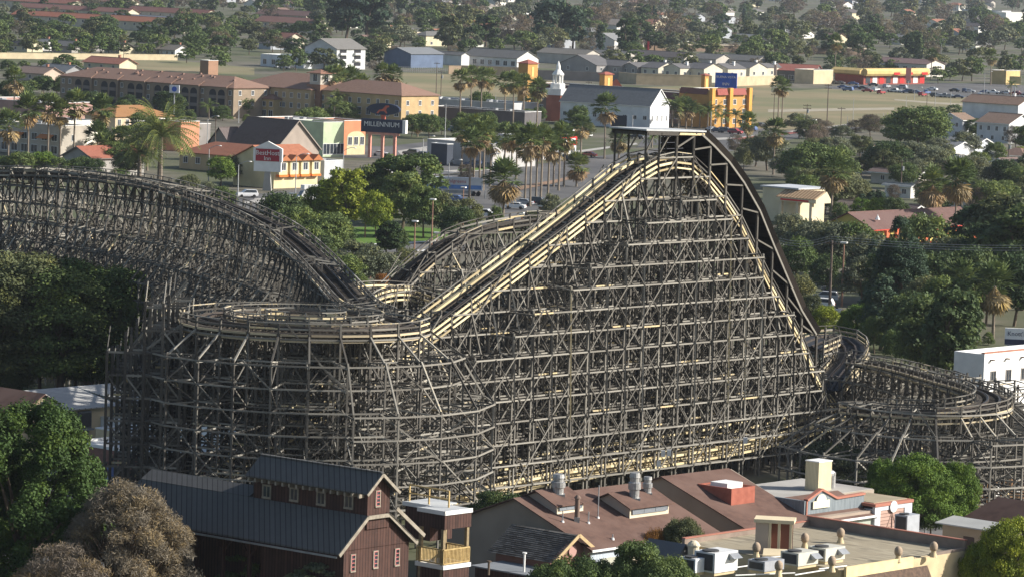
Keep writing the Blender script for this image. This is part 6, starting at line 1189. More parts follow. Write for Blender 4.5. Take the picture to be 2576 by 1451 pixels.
t.beam((0.08, -0.25, ze - .12), (0.08, y1, za), .12, .3); t.beam((0.08, y1, za - .02), (0.08, y2, za - .02), .12, .3); t.beam((0.08, y2, za), (0.08, ye, zr), .12, .3); t.beam((0.55, y2 + .3, za + .55), (0.55, ye + .3, zr + .65), .12, .3)
t.build('bargeboard', TRIMW, barn)
for k in range(17): t = MB(); x = -0.6 + (xl + .9) * k / 16; t.box(x - .09, cR.y - .1, cR.z - .45, x + .09, y1 + .1, cR.z - .15); t.build('rafter_end', TRIMW, barn)
for u, v in ((671.6, 1235), (740.7, 1242.4), (808.5, 1252.4), (878, 1261)): q = f.y(u, v, y1 + .1); window(barn, None, q.x, y1 + .1, q.z, 0.72, 0.85, 'f', frame=TRIMW, trim=0.13)
def barnwin(u, v, h):
    q = f.x(u, v, -0.3 if v > 1300 else -0.15); x = -0.3 if v > 1300 else -0.15; wn_ = window(barn, None, x, q.y, q.z, 0.42, h, 'r', frame=TRIMW, trim=0.09, bars=0)
    m = MB()
    for k in range(5): m.box(x + .03, q.y - .2, q.z - h / 2 + h * k / 4.0 - .03, x + .09, q.y + .2, q.z - h / 2 + h * k / 4.0 + .03)
    m.box(x + .03, q.y - .21, q.z - h / 2, x + .08, q.y - .15, q.z + h / 2); m.build('red_bars', REDF, wn_)
for u, v, h in ((950, 1253, 1.15), (887, 1415, 1.25), (944, 1406, 1.25), (998, 1400, 1.25)): barnwin(u, v, h)
m = MB(); m.beam((-0.26, 0.9, f.x(870, 1383, -.3).z), (-0.26, ye - .7, f.x(1020, 1362, -.3).z), .06, .08); m.build('belt_board', BARNRED, barn)
for x in (-10.5, -13.5, -16.5, -19.5):     # porch posts and knee braces under the long eave
    m = MB(); m.box(x - .14, .5, 0, x + .14, .78, ze - .1); m.beam((x, .64, ze - 1.6), (x + 1.2, .64, ze - .25), .14, .14); m.beam((x, .64, ze - 1.6), (x - 1.2, .64, ze - .25), .14, .14); m.build('porch_post', BARNRED, barn)
m = MB(); q0 = f.y(400, 1333, 0); m.beam((xr_, -.35, ze - .25), (-.1, -.35, ze - .25), .12, .14); m.build('gutter', METAL, barn)
g_ = Fr(W(560, 1440, 3.0), -40); bx_ = g_.root('balcony_box', 'small red board balcony box below the barn eave', 'balcony'); m = MB(); m.box(-2.6, 0, 0, 0, 2.2, 2.9); m.build('wall', BARNRED, bx_); m = MB(); m.beam((-2.65, -.02, 2.95), (.02, -.02, 2.95), .1, .1); m.beam((.02, -.02, 2.95), (.02, 2.2, 2.95), .1, .1); m.build('rail_cap', TRIMW, bx_)
pl = empty('camera_mast', W(547, 1440, 3), 0, 'pale mast with small fittings in front of the barn porch', 'mast'); m = MB(); m.cyl((0, 0, -3), (0, 0, 2.6), .09); m.build('pole', mat('pale_pole', (0.48, 0.48, 0.47), None, 2), pl); pl.location.z = 3; m = MB(); m.box(-.12, -.12, 2.6, .12, .12, 3.1); m.box(.05, -.1, 2.2, .3, .1, 2.45); m.build('fitting', METAL, pl)
# --- tower with balcony beside the barn
N0 = WD(1119.7, 1289.7, 330); f = Fr(N0, -42); zt = N0.z; tw_ = f.root('lookout_tower', 'square brown tower with pale flat roof and yellow railed balcony next to the barn', 'tower')
a = f.y(1052, 1276, 0).x; b = f.x(1187, 1278, 0).y; zb = f.x(1180, 1324, 0).z; zd = f.x(1178, 1412, -.2).z; zrl = f.x(1175, 1374, -.2).z
print('tower', [round(q, 1) for q in (zt, a, b, zb, zd, zrl)])
m = MB(); m.box(a, 0, zt, 0, b, zt + .12); m.box(a - 3.2, 1.5, zt - .002, a - .001, b + 1.5, zt + .118); m.build('roof', mat('pale_roof_membrane', (0.50, 0.51, 0.50)), tw_)
m = MB(); m.box(a - .05, -.08, zt - .2, .08, -.001, zt + .16); m.box(.001, -.08, zt - .2, .08, b + .05, zt + .16); m.box(a - 3.2, 1.42, zt - .2, a, 1.49, zt + .16); m.build('white_edge', WHITE, tw_)
m = MB(); m.box(a, .02, zb, -.02, b, zt - .21); m.box(a - 3, 1.6, zb - 1.5, a - .01, b + 1, zt - .21); m.build('fascia_wall', BARNRED, tw_)
OWD = mat('yellow_pine', (0.52, 0.38, 0.17), (0.40, 0.28, 0.12), 3)
for x, y in ((-.25, .15), (-.25, b - .25), (a + .3, .15), (a + .3, b - .25)): m = MB(); m.box(x - .14, y - .14, 0, x + .14, y + .14, zb); m.build('post', mat('post_wood', (0.30, 0.23, 0.13), (0.2, 0.15, 0.09), 3), tw_)
m = MB(); m.box(a - .1, -.1, zd - .35, .1, b, zd); m.build('deck_edge', WHITE, tw_); m = MB(); m.box(a, .02, 0, -.02, b - .1, zd - .36); m.build('base_wall', BARNRED, tw_)
for (p, q) in (((a, -.02), (-.1, -.02)), ((-.02, 0), (-.02, b - .1)), ((a, b - .1), (-.1, b - .1))):
    m = MB(); p = Vector((*p, 0)); q = Vector((*q, 0)); n = int((q - p).length / .16)
    for k in range(n + 1): c_ = p.lerp(q, k / n); m.box(c_.x - .035, c_.y - .035, zd + .1, c_.x + .035, c_.y + .035, zrl - .04)
    for zz in (zrl, zd + .12): m.beam((p.x, p.y, zz), (q.x, q.y, zz), .1, .1)
    m.build('railing', OWD, tw_)
g2 = f.z(1005, 1290, zt); m = MB(); x0, yb = a - 3.0, 2.0
for k in range(3): m.box(x0 + k * 2.3 - .06, yb, zt, x0 + k * 2.3 + .06, yb + .12, zt + 1.5)
for zz in (zt + 1.5, zt + .8): m.beam((x0, yb + .06, zz), (x0 + 4.6, yb + .06, zz), .08, .12)
m.build('roof_railing', OWD, tw_)
# --- brown roofed kitchens (middle)
P = W(1489, 1384, 5.0); f = Fr(P, 48); kt = f.root('kitchen_building', 'wide low building with brown roof and two louvred roof monitors', 'building')
L1 = f.y(1814, 1336, 0).x; yr = 9.4; zr_ = 5.0 + yr * 0.36
m = MB(); m.prism([(0.4, 0.5, 0), (0.4, 0.5, 5.0), (0.4, yr, zr_), (0.4, 2 * yr - .5, 5.0), (0.4, 2 * yr - .5, 0)], (L1 - .8, 0, 0)); m.build('wall', wall_mat((0.33, 0.27, 0.21)), kt)
m = MB(); slab(m, [(0, 0, 4.9), (L1, 0, 4.9), (L1, yr, zr_), (0, yr, zr_)]); slab(m, [(0, yr, zr_), (L1, yr, zr_), (L1, 2 * yr, 4.9), (0, 2 * yr, 4.9)]); m.build('roof', BROOF, kt)
m = MB(); m.beam((0, -.05, 4.93), (L1, -.05, 4.93), .1, .2); m.build('gutter', WHITE, kt)
CRW = wall_mat((0.72, 0.64, 0.47)); m = MB(); m.box(.35, .42, 0, L1 - .35, .5, 4.8); m.build('front_wall', CRW, kt); m = MB(); m.box(.3, .36, 1, 5.6, .42, 4.7); m.build('blue_corrugated_panel', plank_mat('corrugated_blue', (0.52, 0.57, 0.62), (0.42, 0.47, 0.53), 'x', 5.0), kt)
m = MB(); m.box(1.6, .28, 2.9, 4.6, .355, 4.1); m.build('sign_panel', wall_mat((0.5, 0.5, 0.4)), kt)
def monitor(bl, br, el, er, rl):
    q0 = f.y(bl[0], bl[1], 0); 
    # depth of the monitor's front: where its base meets the roof slope
    best = min((abs(f.y(bl[0], bl[1], y_).z - (5.0 + y_ * .36)), y_) for y_ in [k * .1 for k in range(0, 92)])[1]
    A = f.y(bl[0], bl[1], best); Bq = f.y(br[0], br[1], best); Eq = f.y(el[0], el[1], best); z1 = Eq.z; x0, x1 = A.x, Bq.x; dp = 4.6; zt_ = z1 + dp / 2 * .42
    m = MB(); m.prism([(x0, best, A.z - .4), (x0, best, z1), (x0, best + dp / 2, zt_), (x0, best + dp, z1), (x0, best + dp, A.z - .4)], (x1 - x0, 0, 0)); m.build('monitor_wall', CRW if False else wall_mat((0.46, 0.38, 0.31)), kt)
    m = MB(); slab(m, [(x0 - .35, best - .35, z1 - .1), (x1 + .5, best - .35, z1 - .1), (x1 + .5, best + dp / 2, zt_ + .05), (x0 - .35, best + dp / 2, zt_ + .05)], .1); slab(m, [(x0 - .35, best + dp / 2, zt_ + .05), (x1 + .5, best + dp / 2, zt_ + .05), (x1 + .5, best + dp + .35, z1 - .1), (x0 - .35, best + dp + .35, z1 - .1)], .1); m.build('monitor_roof', BROOF, kt)
    m = MB(); m.box(x0, best - .04, A.z, x1, best - .001, z1 - .08); m.build('cream_face', CRW, kt)
    m = MB(); h0, h1 = A.z + .45, z1 - .15
    for k in range(5):
        zz = h0 + (h1 - h0) * (k + .5) / 5; m.add([(x0 + .3, best - .16, zz - .1), (x1 - .3, best - .16, zz - .1), (x1 - .3, best - .05, zz + .06), (x0 + .3, best - .05, zz + .06)], [(0, 1, 2, 3)])
    for k in range(4): x = x0 + .3 + (x1 - x0 - .6) * k / 3; m.box(x - .04, best - .17, h0, x + .04, best - .04, h1)
    m.build('louvre', wall_mat((0.24, 0.26, 0.28)), kt); m = MB(); m.box(x0 + .3, best - .045, h0, x1 - .3, best - .041, h1); m.build('louvre_back', mat('painted_recess_shade', (0.03, 0.03, 0.035)), kt)  # dark backing sheet paints the shade between the slats
    return x0, x1, best, zt_, z1
M1 = monitor((1399, 1295), (1466, 1288), (1404, 1270), (1480, 1258), None); M2 = monitor((1583, 1304.6), (1681, 1291), (1590, 1276), (1691, 1258.5), None)
GALV = mat('galvanised', (0.42, 0.42, 0.41), (0.30, 0.30, 0.30), 4, rough=0.45, metal=0.6)
def stack(x, y, z, r, h, lab, fans=True):
    P_ = f.O + f.X * x + f.Y * y + Vector((0, 0, z)); e = empty('roof_ventilator', P_, 0, lab, 'roof vent'); m = MB()
    m.lathe((0, 0, 0), [(r * .9, -.6), (r * .9, h * .35), (r * 1.15, h * .38), (r * 1.15, h * .62), (r * .85, h * .66), (r * .85, h * .8), (r * 1.0, h * .82), (r * .9, h)] if fans else [(r, -.5), (r, h * .85), (r * 1.5, h * .87), (r * .6, h)], 14); m.build('cowl', GALV if fans else mat('rusty_pipe', (0.2, 0.14, 0.11)), e)
    m = MB(); m.box(-r * 1.1, -r * 1.1, -.6, r * 1.1, r * 1.1, .15); m.build('kerb', GALV if fans else GALV, e); return e
stack((M1[0] + M1[1]) / 2 + .2, M1[2] + 1.6, M1[3] - .4, .55, 1.9, 'squat galvanised ventilator on the left roof monitor'); stack((M2[0] + M2[1]) / 2 - .6, M2[2] + 1.3, M2[3] - .5, .5, 2.4, 'tall galvanised ventilator on the right roof monitor'); stack(M2[1] - .9, M2[2] + 1.8, M2[3] - .3, .4, 1.6, 'slim galvanised pipe at the right end of the right monitor')
q = min((abs(f.y(1451, 1312, y_).z - (5.0 + y_ * .36)), y_) for y_ in [k * .1 for k in range(0, 92)])[1]; A = f.y(1451, 1312, q); stack(A.x, q, A.z + .3, .22, 2.1, 'dark rusty flue on a galvanised box on the brown roof', False)
for u, v, h in ((1415, 1314, 1.1), (1480, 1317, 1.1), (1504, 1304, 3.0), (1541, 1357, .5)):
    q = min((abs(f.y(u, v, y_).z - (5.0 + y_ * .36)), y_) for y_ in [k * .1 for k in range(0, 92)])[1]; A = f.y(u, v, q); P_ = f.O + f.X * A.x + f.Y * q + Vector((0, 0, A.z)); e = empty('roof_pipe', P_, 0, {1415: 'short thin pipe left of the rusty flue', 1480: 'short thin pipe right of the rusty flue', 1504: 'tall thin antenna pipe between the roof monitors', 1541: 'tiny pale pipe low on the brown roof'}[u], 'pipe'); m = MB(); m.cyl((0, 0, -.3), (0, 0, h), .05); m.build('tube', METAL, e); m = MB(); m.lathe((0, 0, 0), [(.2, -.1), (.12, .2)], 8); m.build('flashing', WHITE, e)
# --- second brown building with red box, parapet and barn door facade
P = W(1893, 1339, 5.0); f = Fr(P, 48); st = f.root('shop_hall', 'brown roofed hall with grey gabled false front and red roof box', 'building'); L2 = f.y(2212, 1296, 0).x; yr = 11.0; zr_ = 5 + yr * .34; La = L2 * .52
m = MB(); m.prism([(.4, .5, 0), (.4, .5, 4.9), (.4, yr, zr_), (.4, 2 * yr - .5, 4.9), (.4, 2 * yr - .5, 0)], (La, 0, 0)); m.box(La, .5, 0, L2, 5, 5.4); m.build('wall', wall_mat((0.36, 0.29, 0.23)), st)
m = MB(); slab(m, [(0, 0, 4.85), (La, 0, 4.85), (La, yr, zr_), (0, yr, zr_)]); slab(m, [(0, yr, zr_), (La, yr, zr_), (La, 2 * yr, 4.85), (0, 2 * yr, 4.85)]); slab(m, [(La + .001, 0, 4.85), (L2, 0, 4.85), (L2, 5.0, 6.6), (La + .001, 5.0, 6.6)]); m.build('roof', BROOF, st)
m = MB(); m.beam((0, -.05, 4.93), (L2, -.05, 4.93), .1, .2); m.build('gutter', WHITE, st)
m = MB(); m.box(La - 2, .44, 0, L2 - .3, .5, 4.7); m.build('green_front', wall_mat((0.42, 0.46, 0.38)), st)
for k in range(4): window(st, None, La + 1.5 + 1.6 * k, .44, 3.0, 1.1, 1.7, 'f', frame=wall_mat((0.2, 0.13, 0.1)))
# false front
YF = min((abs(f.y(2028, 1293.7, y_).z - (5.0 + y_ * .34)), y_) for y_ in [k * .1 for k in range(0, 60)])[1]; q0 = f.y(2028, 1293.7, YF); q1 = f.y(2172, 1275, YF); zb_ = q0.z - .6; print('YF', YF); pp = [f.y(u, v, YF) for u, v in ((2029.5, 1259), (2067, 1231.7), (2104.5, 1253), (2174.5, 1241.7))]
BLG = mat('weathered_blue_grey_boards', (0.22, 0.25, 0.265), (0.15, 0.175, 0.19), 1.2, stretch=(4, 4, .5), detail=8); TERR = wall_mat((0.40, 0.17, 0.12))
m = MB(); m.prism([(q0.x, YF, zb_), (q1.x, YF, zb_)] + [(p.x, YF, p.z) for p in pp[::-1]], (0, .3, 0)); m.box(q0.x - .3, YF + .01, zb_, q0.x, YF + 6, pp[0].z); m.build('false_front', BLG, st)
m = MB(); top_ = [pp[0], pp[1], pp[2], pp[3]]
for p, q in zip(top_, top_[1:]): m.beam((p.x, YF + .1, p.z + .06), (q.x, YF + .1, q.z + .06), .5, .2)
m.beam((q0.x, YF - .04, zb_), (q0.x, YF - .04, pp[0].z), .16, .1); m.build('terracotta_edge', TERR, st)
s1 = f.y(2065, 1267, YF - .1); m = MB(); m.box(s1.x - 1.25, YF - .18, s1.z - .35, s1.x + 1.25, YF - .1, s1.z + .35); m.prism([(s1.x + .75 * math.cos(math.pi * k / 10), YF - .18, s1.z + .35 + .6 * math.sin(math.pi * k / 10)) for k in range(11)], (0, .08, 0)); m.build('sign_board', wall_mat((0.7, 0.66, 0.5)), st)
pass
r0 = f.y(1839, 1271, 4.0); best = min((abs(f.y(1839, 1271, y_).z - (5.0 + y_ * .34)), y_) for y_ in [k * .1 for k in range(0, 108)])[1]; Rn = f.y(1839, 1271, best); Rt = f.y(1839, 1229, best); Rr = f.y(1898, 1263, best)
rb = f.root('roof_box', 'red wooden screen box standing on the brown roof', 'roof box'); m = MB(); d_ = 3.9
for a_ in ((Rn.x, best, Rr.x, best + .15), (Rn.x, best + d_, Rr.x, best + d_ + .15), (Rn.x, best + .151, Rn.x + .15, best + d_ - .001), (Rr.x - .15, best + .151, Rr.x, best + d_ - .001)): m.box(a_[0], a_[1], Rn.z - .5, a_[2], a_[3], Rt.z)
m.build('screen', mat('red_plywood', (0.36, 0.12, 0.08), (0.28, 0.09, 0.06), 1.5), rb); m = MB(); m.box(Rn.x + .6, best + 1, Rn.z, Rr.x - .6, best + 3, Rt.z + .3); m.build('air_handler', WHITE, rb)
P_ = f.O + f.X * (f.y(2057, 1240, 8).x) + f.Y * 8; e = empty('roof_unit', (P_.x, P_.y, 5.5), R(48), 'tall cream boxed unit behind the grey false front', 'roof unit'); m = MB(); m.box(-1, -.8, 0, 1, .8, 3.6); m.build('casing', plank_mat('cream_ribbed', (0.66, 0.58, 0.38), (0.58, 0.5, 0.32), 'x', 6), e); m = MB(); m.box(-1.05, -.85, 3.6, 1.05, .85, 3.7); m.build('cap', WHITE, e); m = MB(); m.cyl((1.2, 0, 2.2), (2.0, 0, 2.2), .45, n=12); m.cyl((2.0, 0, 2.4), (2.0, 0, .2), .45, n=12); m.build('duct', GALV, e)
m = MB(); m.box(-1.2, 5.2, 5.0, L2 - La + 6, 14, 6.3); o_ = m; e = empty('flat_roof_block', f.O + f.X * La, R(48), 'low flat roofed block with gravel roof behind the grey false front', 'building'); o_.build('wall', wall_mat((0.35, 0.3, 0.24)), e); m = MB(); m.box(-1.1, 5.3, 6.3, L2 - La + 5.9, 13.9, 6.36); m.build('roof', CONC, e)
# barn door facade
q = W(2199, 1342, 3.2); f2 = Fr(q, 48); bd_ = f2.root('barn_door_shop', 'white framed shop front with big pinkish barn door and round sign', 'shop front'); w_ = f2.y(2292, 1332, 0).x; zt_ = f2.y(2199, 1275, 0).z; dl, dr_, dt = f2.y(2213, 1339, 0).x, f2.y(2274, 1330, 0).x, f2.y(2213, 1284, 0).z
m = MB(); m.box(0, 0, 0, dl, .3, zt_); m.box(dr_, 0, 0, w_, .3, zt_); m.box(dl, 0, dt, dr_, .3, zt_); m.box(0, .301, 0, w_, 7, zt_ - .25); m.build('wall', wall_mat((0.62, 0.64, 0.66)), bd_); m = MB(); m.box(-.1, -.1, zt_, w_ + .1, 7.1, zt_ + .28); m.build('terracotta_edge', TERR, bd_)
m = MB(); m.box(.3, .4, zt_ + .28, w_ - .3, 6.8, zt_ + .34); m.build('roof', wall_mat((0.38, 0.32, 0.22)), bd_)
m = MB(); m.box(dl, .08, 0, dr_, .14, dt); m.build('door', plank_mat('faded_pink_boards', (0.45, 0.30, 0.24), (0.38, 0.25, 0.2), 'z', 3.0), bd_); m = MB(); mx_ = (dl + dr_) / 2; m.beam((dl + .1, .06, 1.6), (mx_, .06, dt - .3), .05, .12); m.beam((dr_ - .1, .06, 1.6), (mx_, .06, dt - .3), .05, .12); m.beam((mx_, .05, .5), (mx_, .05, dt - .1), .05, .12); m.build('door_braces', wall_mat((0.36, 0.24, 0.19)), bd_)
c_ = f2.y(2248, 1273, -.1); m = MB(); m.cyl((c_.x, -.15, c_.z), (c_.x, -.08, c_.z), .55, n=20); m.build('round_sign', WHITE, bd_)
# --- big flat tan roof with air units
P = W(2035, 1322, 6.0); f = Fr(P, -42); fb = f.root('flat_roof_building', 'large building with stained flat tan roof, parapet and rooftop machinery', 'building'); Lx = f.y(2430, 1397, 0).x; Ly = -f.x(1715, 1386, 0).y
TANR = mat('stained_tan_roof', (0.38, 0.33, 0.235), (0.17, 0.145, 0.105), 1.6, rough=0.95, detail=12, stretch=(.25, 1.6, 1), lo=.38, hi=.58, c3=(0.31, 0.265, 0.185), s3=.35); STUC = mat('cream_stucco', (0.60, 0.48, 0.29), (0.48, 0.38, 0.23), 0.8, detail=8)
print('flat', round(Lx, 1), round(Ly, 1))
m = MB(); m.box(0, -Ly, 0, Lx, 0, 6.0); m.build('wall', STUC, fb); m = MB(); m.box(.3, -Ly, 6.0, Lx - .3, -.3, 6.06); m.build('roof', TANR, fb)
m = MB(); m.box(0, -.3, 6.0, Lx, 0, 6.9); m.box(0, -Ly, 6.0, .3, -.301, 6.5); m.box(Lx - .3, -5.0, 6.0, Lx, -.301, 6.25); m.build('parapet', mat('brown_parapet', (0.27, 0.21, 0.17), (0.2, 0.155, 0.125), .8, detail=8), fb)
m = MB(); m.box(-.05, -.35, 6.9, Lx + .05, .05, 6.98); m.box(-.05, -Ly, 6.5, .35, -.351, 6.58); m.build('terracotta_coping', TERR, fb)
m = MB(); m.prism([(f.z(2292, 1408, 6.0).x + .3, -Ly, 5.3), (f.z(2292, 1408, 6.0).x + .3, -6.5, 5.3), (Lx + 1.5, -6.5, 3.6), (Lx + 1.5, -Ly, 3.6)], (0, 0, .12)); m.build('lower_shingle_roof', mat('dark_brown_shingles', (0.13, 0.085, 0.06), (0.07, 0.048, 0.036), 3.0, detail=6), fb)
jx = f.z(2292, 1408, 6.0); m = MB(); m.box(jx.x, -Ly, 5.4, jx.x + .25, jx.y, 6.35); m.build('cream_fascia', mat('cream_edge', (0.74, 0.60, 0.33), (0.62, 0.5, 0.28), 1.5), fb)
def at_roof(u, v, z=6.06): q = W(u, v, z); return q
def ball(u, v, lab, r=.36):
    e = empty('ball_vent', at_roof(u, v), 0, lab, 'roof vent'); m = MB(); m.lathe((0, 0, 0), [(r * .95, 0), (r * .6, .4), (r * .6, .55)], 12); m.build('base', STUC, e); m = MB(); m.lathe((0, 0, .5), [(r * .5, 0), (r * .9, .15), (r, .4), (r * .9, .62), (r * .5, .8), (r * .1, .86)], 14); m.build('head', mat('rusty_beige', (0.40, 0.31, 0.22), (0.28, 0.21, 0.15), 4), e, smooth=True)
for u, v, l_ in ((2024, 1378, 'ball vent between the cupola and the twin air units'), (2114, 1365, 'larger ball vent nearest the brown parapet'), (2259, 1412, 'ball vent above the cream roof edge'), (2348, 1400, 'ball vent at the far right of the tan roof'), (1902, 1402, 'small ball vent left of the grey air unit'), (2092, 1437, 'small ball vent in front of the right air unit'), (1958, 1449, 'ball vent at the bottom edge of the picture')): ball(u, v, l_)
def ac(u, v, w_, d, h, ang, lab, c=(0.56, 0.54, 0.46), hood=True):
    e = empty('air_conditioner', at_roof(u, v), R(ang), lab, 'air conditioner'); m = MB(); m.box(-w_ / 2, -d / 2, .25, w_ / 2, d / 2, h); m.build('casing', mat('ac_%d' % int(c[0] * 99), c, tuple(q * .85 for q in c), 1.5, rough=.6), e)
    m = MB(); m.box(-w_ / 2 + .1, -d / 2 + .1, 0, w_ / 2 - .1, d / 2 - .1, .249); m.build('curb', STUC, e)
    m = MB(); m.box(-w_ / 2 - .03, -d * .4, .4, -w_ / 2 - .001, d * .4, h - .15); m.build('grille', mat('dark_grille', (0.07, 0.07, 0.07)), e)
    m = MB(); m.cyl((-w_ * .25, 0, h), (-w_ * .25, 0, h + .12), d * .32, n=16); m.build('fan_guard', MATS['dark_grille'], e)
    if hood: m = MB(); m.prism([(w_ * .1, -d / 2, h - .15), (w_ * .1, -d / 2 - .6, h - .55), (w_ * .1, -d / 2, h - .7)], (w_ * .38, 0, 0)); m.build('hood', METAL, e)
ac(2078, 1412, 2.7, 1.9, 1.35, 48, 'right one of the twin beige air conditioners on the tan roof'); ac(2010, 1424, 2.7, 1.9, 1.35, 48, 'left one of the twin beige air conditioners on the tan roof'); ac(1926, 1438, 2.6, 1.8, 1.1, 48, 'flat grey air conditioner left of the twin beige ones', (0.33, 0.34, 0.36), False)
ac(1800, 1440, 3.0, 2.2, 1.9, 48, 'large white air handler at the left end of the tan roof', (0.68, 0.68, 0.66)); ac(1745, 1442, 1.7, 1.7, 1.4, 48, 'small white duct box beside the large white air handler', (0.76, 0.77, 0.78), False); ac(2280, 1348, 1.8, 1.4, 2.0, 48, 'grey box unit in front of the pinkish barn door', (0.4, 0.42, 0.44), False)
pp_ = MB()
for (a_, b_) in (((1840, 1428), (1895, 1420)), ((1850, 1446), (2000, 1440)), ((2060, 1430), (2130, 1422)), ((1900, 1404), (1970, 1398)), ((2000, 1445), (2080, 1432))): pp_.cyl(at_roof(*a_, 6.2), at_roof(*b_, 6.2), .06, n=6)
tag(pp_.build('roof_pipes', WHITE), 'thin white pipes running across the tan roof', 'pipes')
# cupola
q = at_roof(1916, 1392); f3 = Fr(q, -8); cu_ = empty('cupola', q, R(-8), 'tall pale wooden cupola with open slots on the tan roof', 'cupola'); CW = wall_mat((0.52, 0.42, 0.33)); CL = wall_mat((0.72, 0.60, 0.40))
m = MB(); hh = 2.7; m.box(-.6, 0, 0, .5, 1.9, hh); m.build('body', CW, cu_)
for x in (.52, 1.3, 2.3): m = MB(); m.box(x, -.02, 0, x + .22, .2, hh); m.build('post', CL, cu_)
m = MB(); m.box(.52, 1.6, 0, 2.5, 1.7, hh); m.build('back', wall_mat((0.2, 0.09, 0.07)), cu_); m = MB(); m.box(-.75, -.2, hh, 2.7, 2.1, hh + .3); m.build('cap', CL, cu_)
m = MB(); m.prism([(.2, -1.5, 0.02), (2.2, -1.1, 0.02), (2.2, -.5, .5), (.2, -.6, .5)], (0, 0, .1)); m.build('leaning_sheet', CL, cu_)
# walls at the left of the tan roof and shingle roof houses
e = gwall('stained_wall', 'stained cream courtyard wall with terracotta cap left of the tan roof', (1500, 1500), (1850, 1440), 3.5, (0.5, 0.4, 0.26)); e.location = W(1498, 1440, 3.2) - Vector((0, 0, 3.2))
SH = tone_mat('wood_shingles', [(0, (0.085, 0.078, 0.07)), (1, (0.20, 0.185, 0.165))])
q = W(1383, 1415, 4.2); f = Fr(q, 48); sh = f.root('shingle_cabin', 'cabin with dark overlapping shingle roof in front of the brown roofed building', 'cabin')
xl_ = f.z(1233, 1394, 4.2); 
f = Fr(W(1383, 1415, 4.2), -42); sh.rotation_euler = (0, 0, R(-42)); La_ = f.y(1233, 1394, 0).x; dp = 6.4
m = MB(); m.prism([(-.3, .4, 0), (-.3, .4, 4.2), (-.3, dp / 2, 6.2), (-.3, dp - .4, 4.2), (-.3, dp - .4, 0)][::-1], (La_ + .6, 0, 0)); m.build('wall', wall_mat((0.25, 0.13, 0.1)), sh)
m = MB(); n = 16
for sd_ in (0, 1):
    for k in range(n):
        y0, y1_ = (dp / 2) * k / n, (dp / 2) * (k + 1.25) / n; z0, z1_ = 4.1 + 2.2 * k / n, 4.1 + 2.2 * (k + 1.25) / n
        for j in range(14):
            xa, xb = La_ - .4 + (-La_ + .8) * j / 14, La_ - .4 + (-La_ + .8) * (j + .97) / 14
            P4 = [(xa, y0, z0 + .12), (xb, y0, z0 + .12), (xb, y1_, z1_), (xa, y1_, z1_)]
            if sd_: P4 = [(x, dp - y, z) for x, y, z in P4][::-1]
            m.prism(P4, (0, 0, .06), 0, random.random())
m.build('shingle_roof', SH, sh); m = MB(); m.beam((.5, -.1, 4.2), (.5, dp / 2, 6.4), .1, .3); m.beam((.5, dp / 2, 6.4), (.5, dp + .1, 4.2), .1, .3); m.build('bargeboard', mat('tan_trim', (0.5, 0.37, 0.2)), sh); m = MB(); m.cyl((-.25, dp / 2, 4.9), (-.18, dp / 2, 4.9), .5, n=16); m.build('round_sign', wall_mat((0.5, 0.3, 0.25)), sh)
q = W(1370, 1452, 3.6); f = Fr(q, -42); fl2 = f.root('flat_shed', 'low shed with plain grey flat roof below the shingle cabin', 'shed'); Lf = f.y(1195, 1432, 0).x; m = MB(); m.box(Lf, 0, 0, 0, 6, 3.5); m.build('wall', BARNRED, fl2); m = MB(); m.box(Lf - .3, -.3, 3.5, .3, 5, 3.62); m.build('roof', mat('grey_felt', (0.22, 0.235, 0.25), (0.18, 0.19, 0.2), .6), fl2)
for u, v, h, lab in ((1318, 1438, 1.6, 'white capped pipe on the grey flat shed roof'), (1229, 1445, 1.1, 'small dark pipe on the grey flat shed roof')): e = empty('vent_pipe', W(u, v, 3.6), 0, lab, 'pipe'); m = MB(); m.cyl((0, 0, 0), (0, 0, h), .1); m.cyl((0, 0, h), (0, 0, h + .12), .2); m.build('tube', WHITE if u > 1300 else BARK, e)
# small gable with slate sides at the bottom centre
q = W(1693, 1420, 4.5); e = empty('gable_peak', q, R(-42), 'small slate gable with round cream vent at the bottom edge', 'gable'); m = MB(); m.prism([(0, 0, -4.5), (0, 0, 0), (0, 1.4, 1.5), (0, 2.8, 0), (0, 2.8, -4.5)][::-1], (-4, 0, 0)); m.build('wall', wall_mat((0.25, 0.24, 0.23)), e); m = MB(); slab(m, [(.2, -.2, -.1), (.2, 1.4, 1.6), (-4, 1.4, 1.6), (-4, -.2, -.1)][::-1]); slab(m, [(.2, 1.4, 1.6), (.2, 3, -.1), (-4, 3, -.1), (-4, 1.4, 1.6)][::-1]); m.build('roof', wall_mat((0.13, 0.14, 0.15)), e)
m = MB(); m.lathe((.9, 1.6, .6), [(.5, 0), (.5, 1.0), (.6, 1.05), (.45, 1.3), (.2, 1.5)], 14); m.build('round_vent', wall_mat((0.66, 0.58, 0.42)), e)
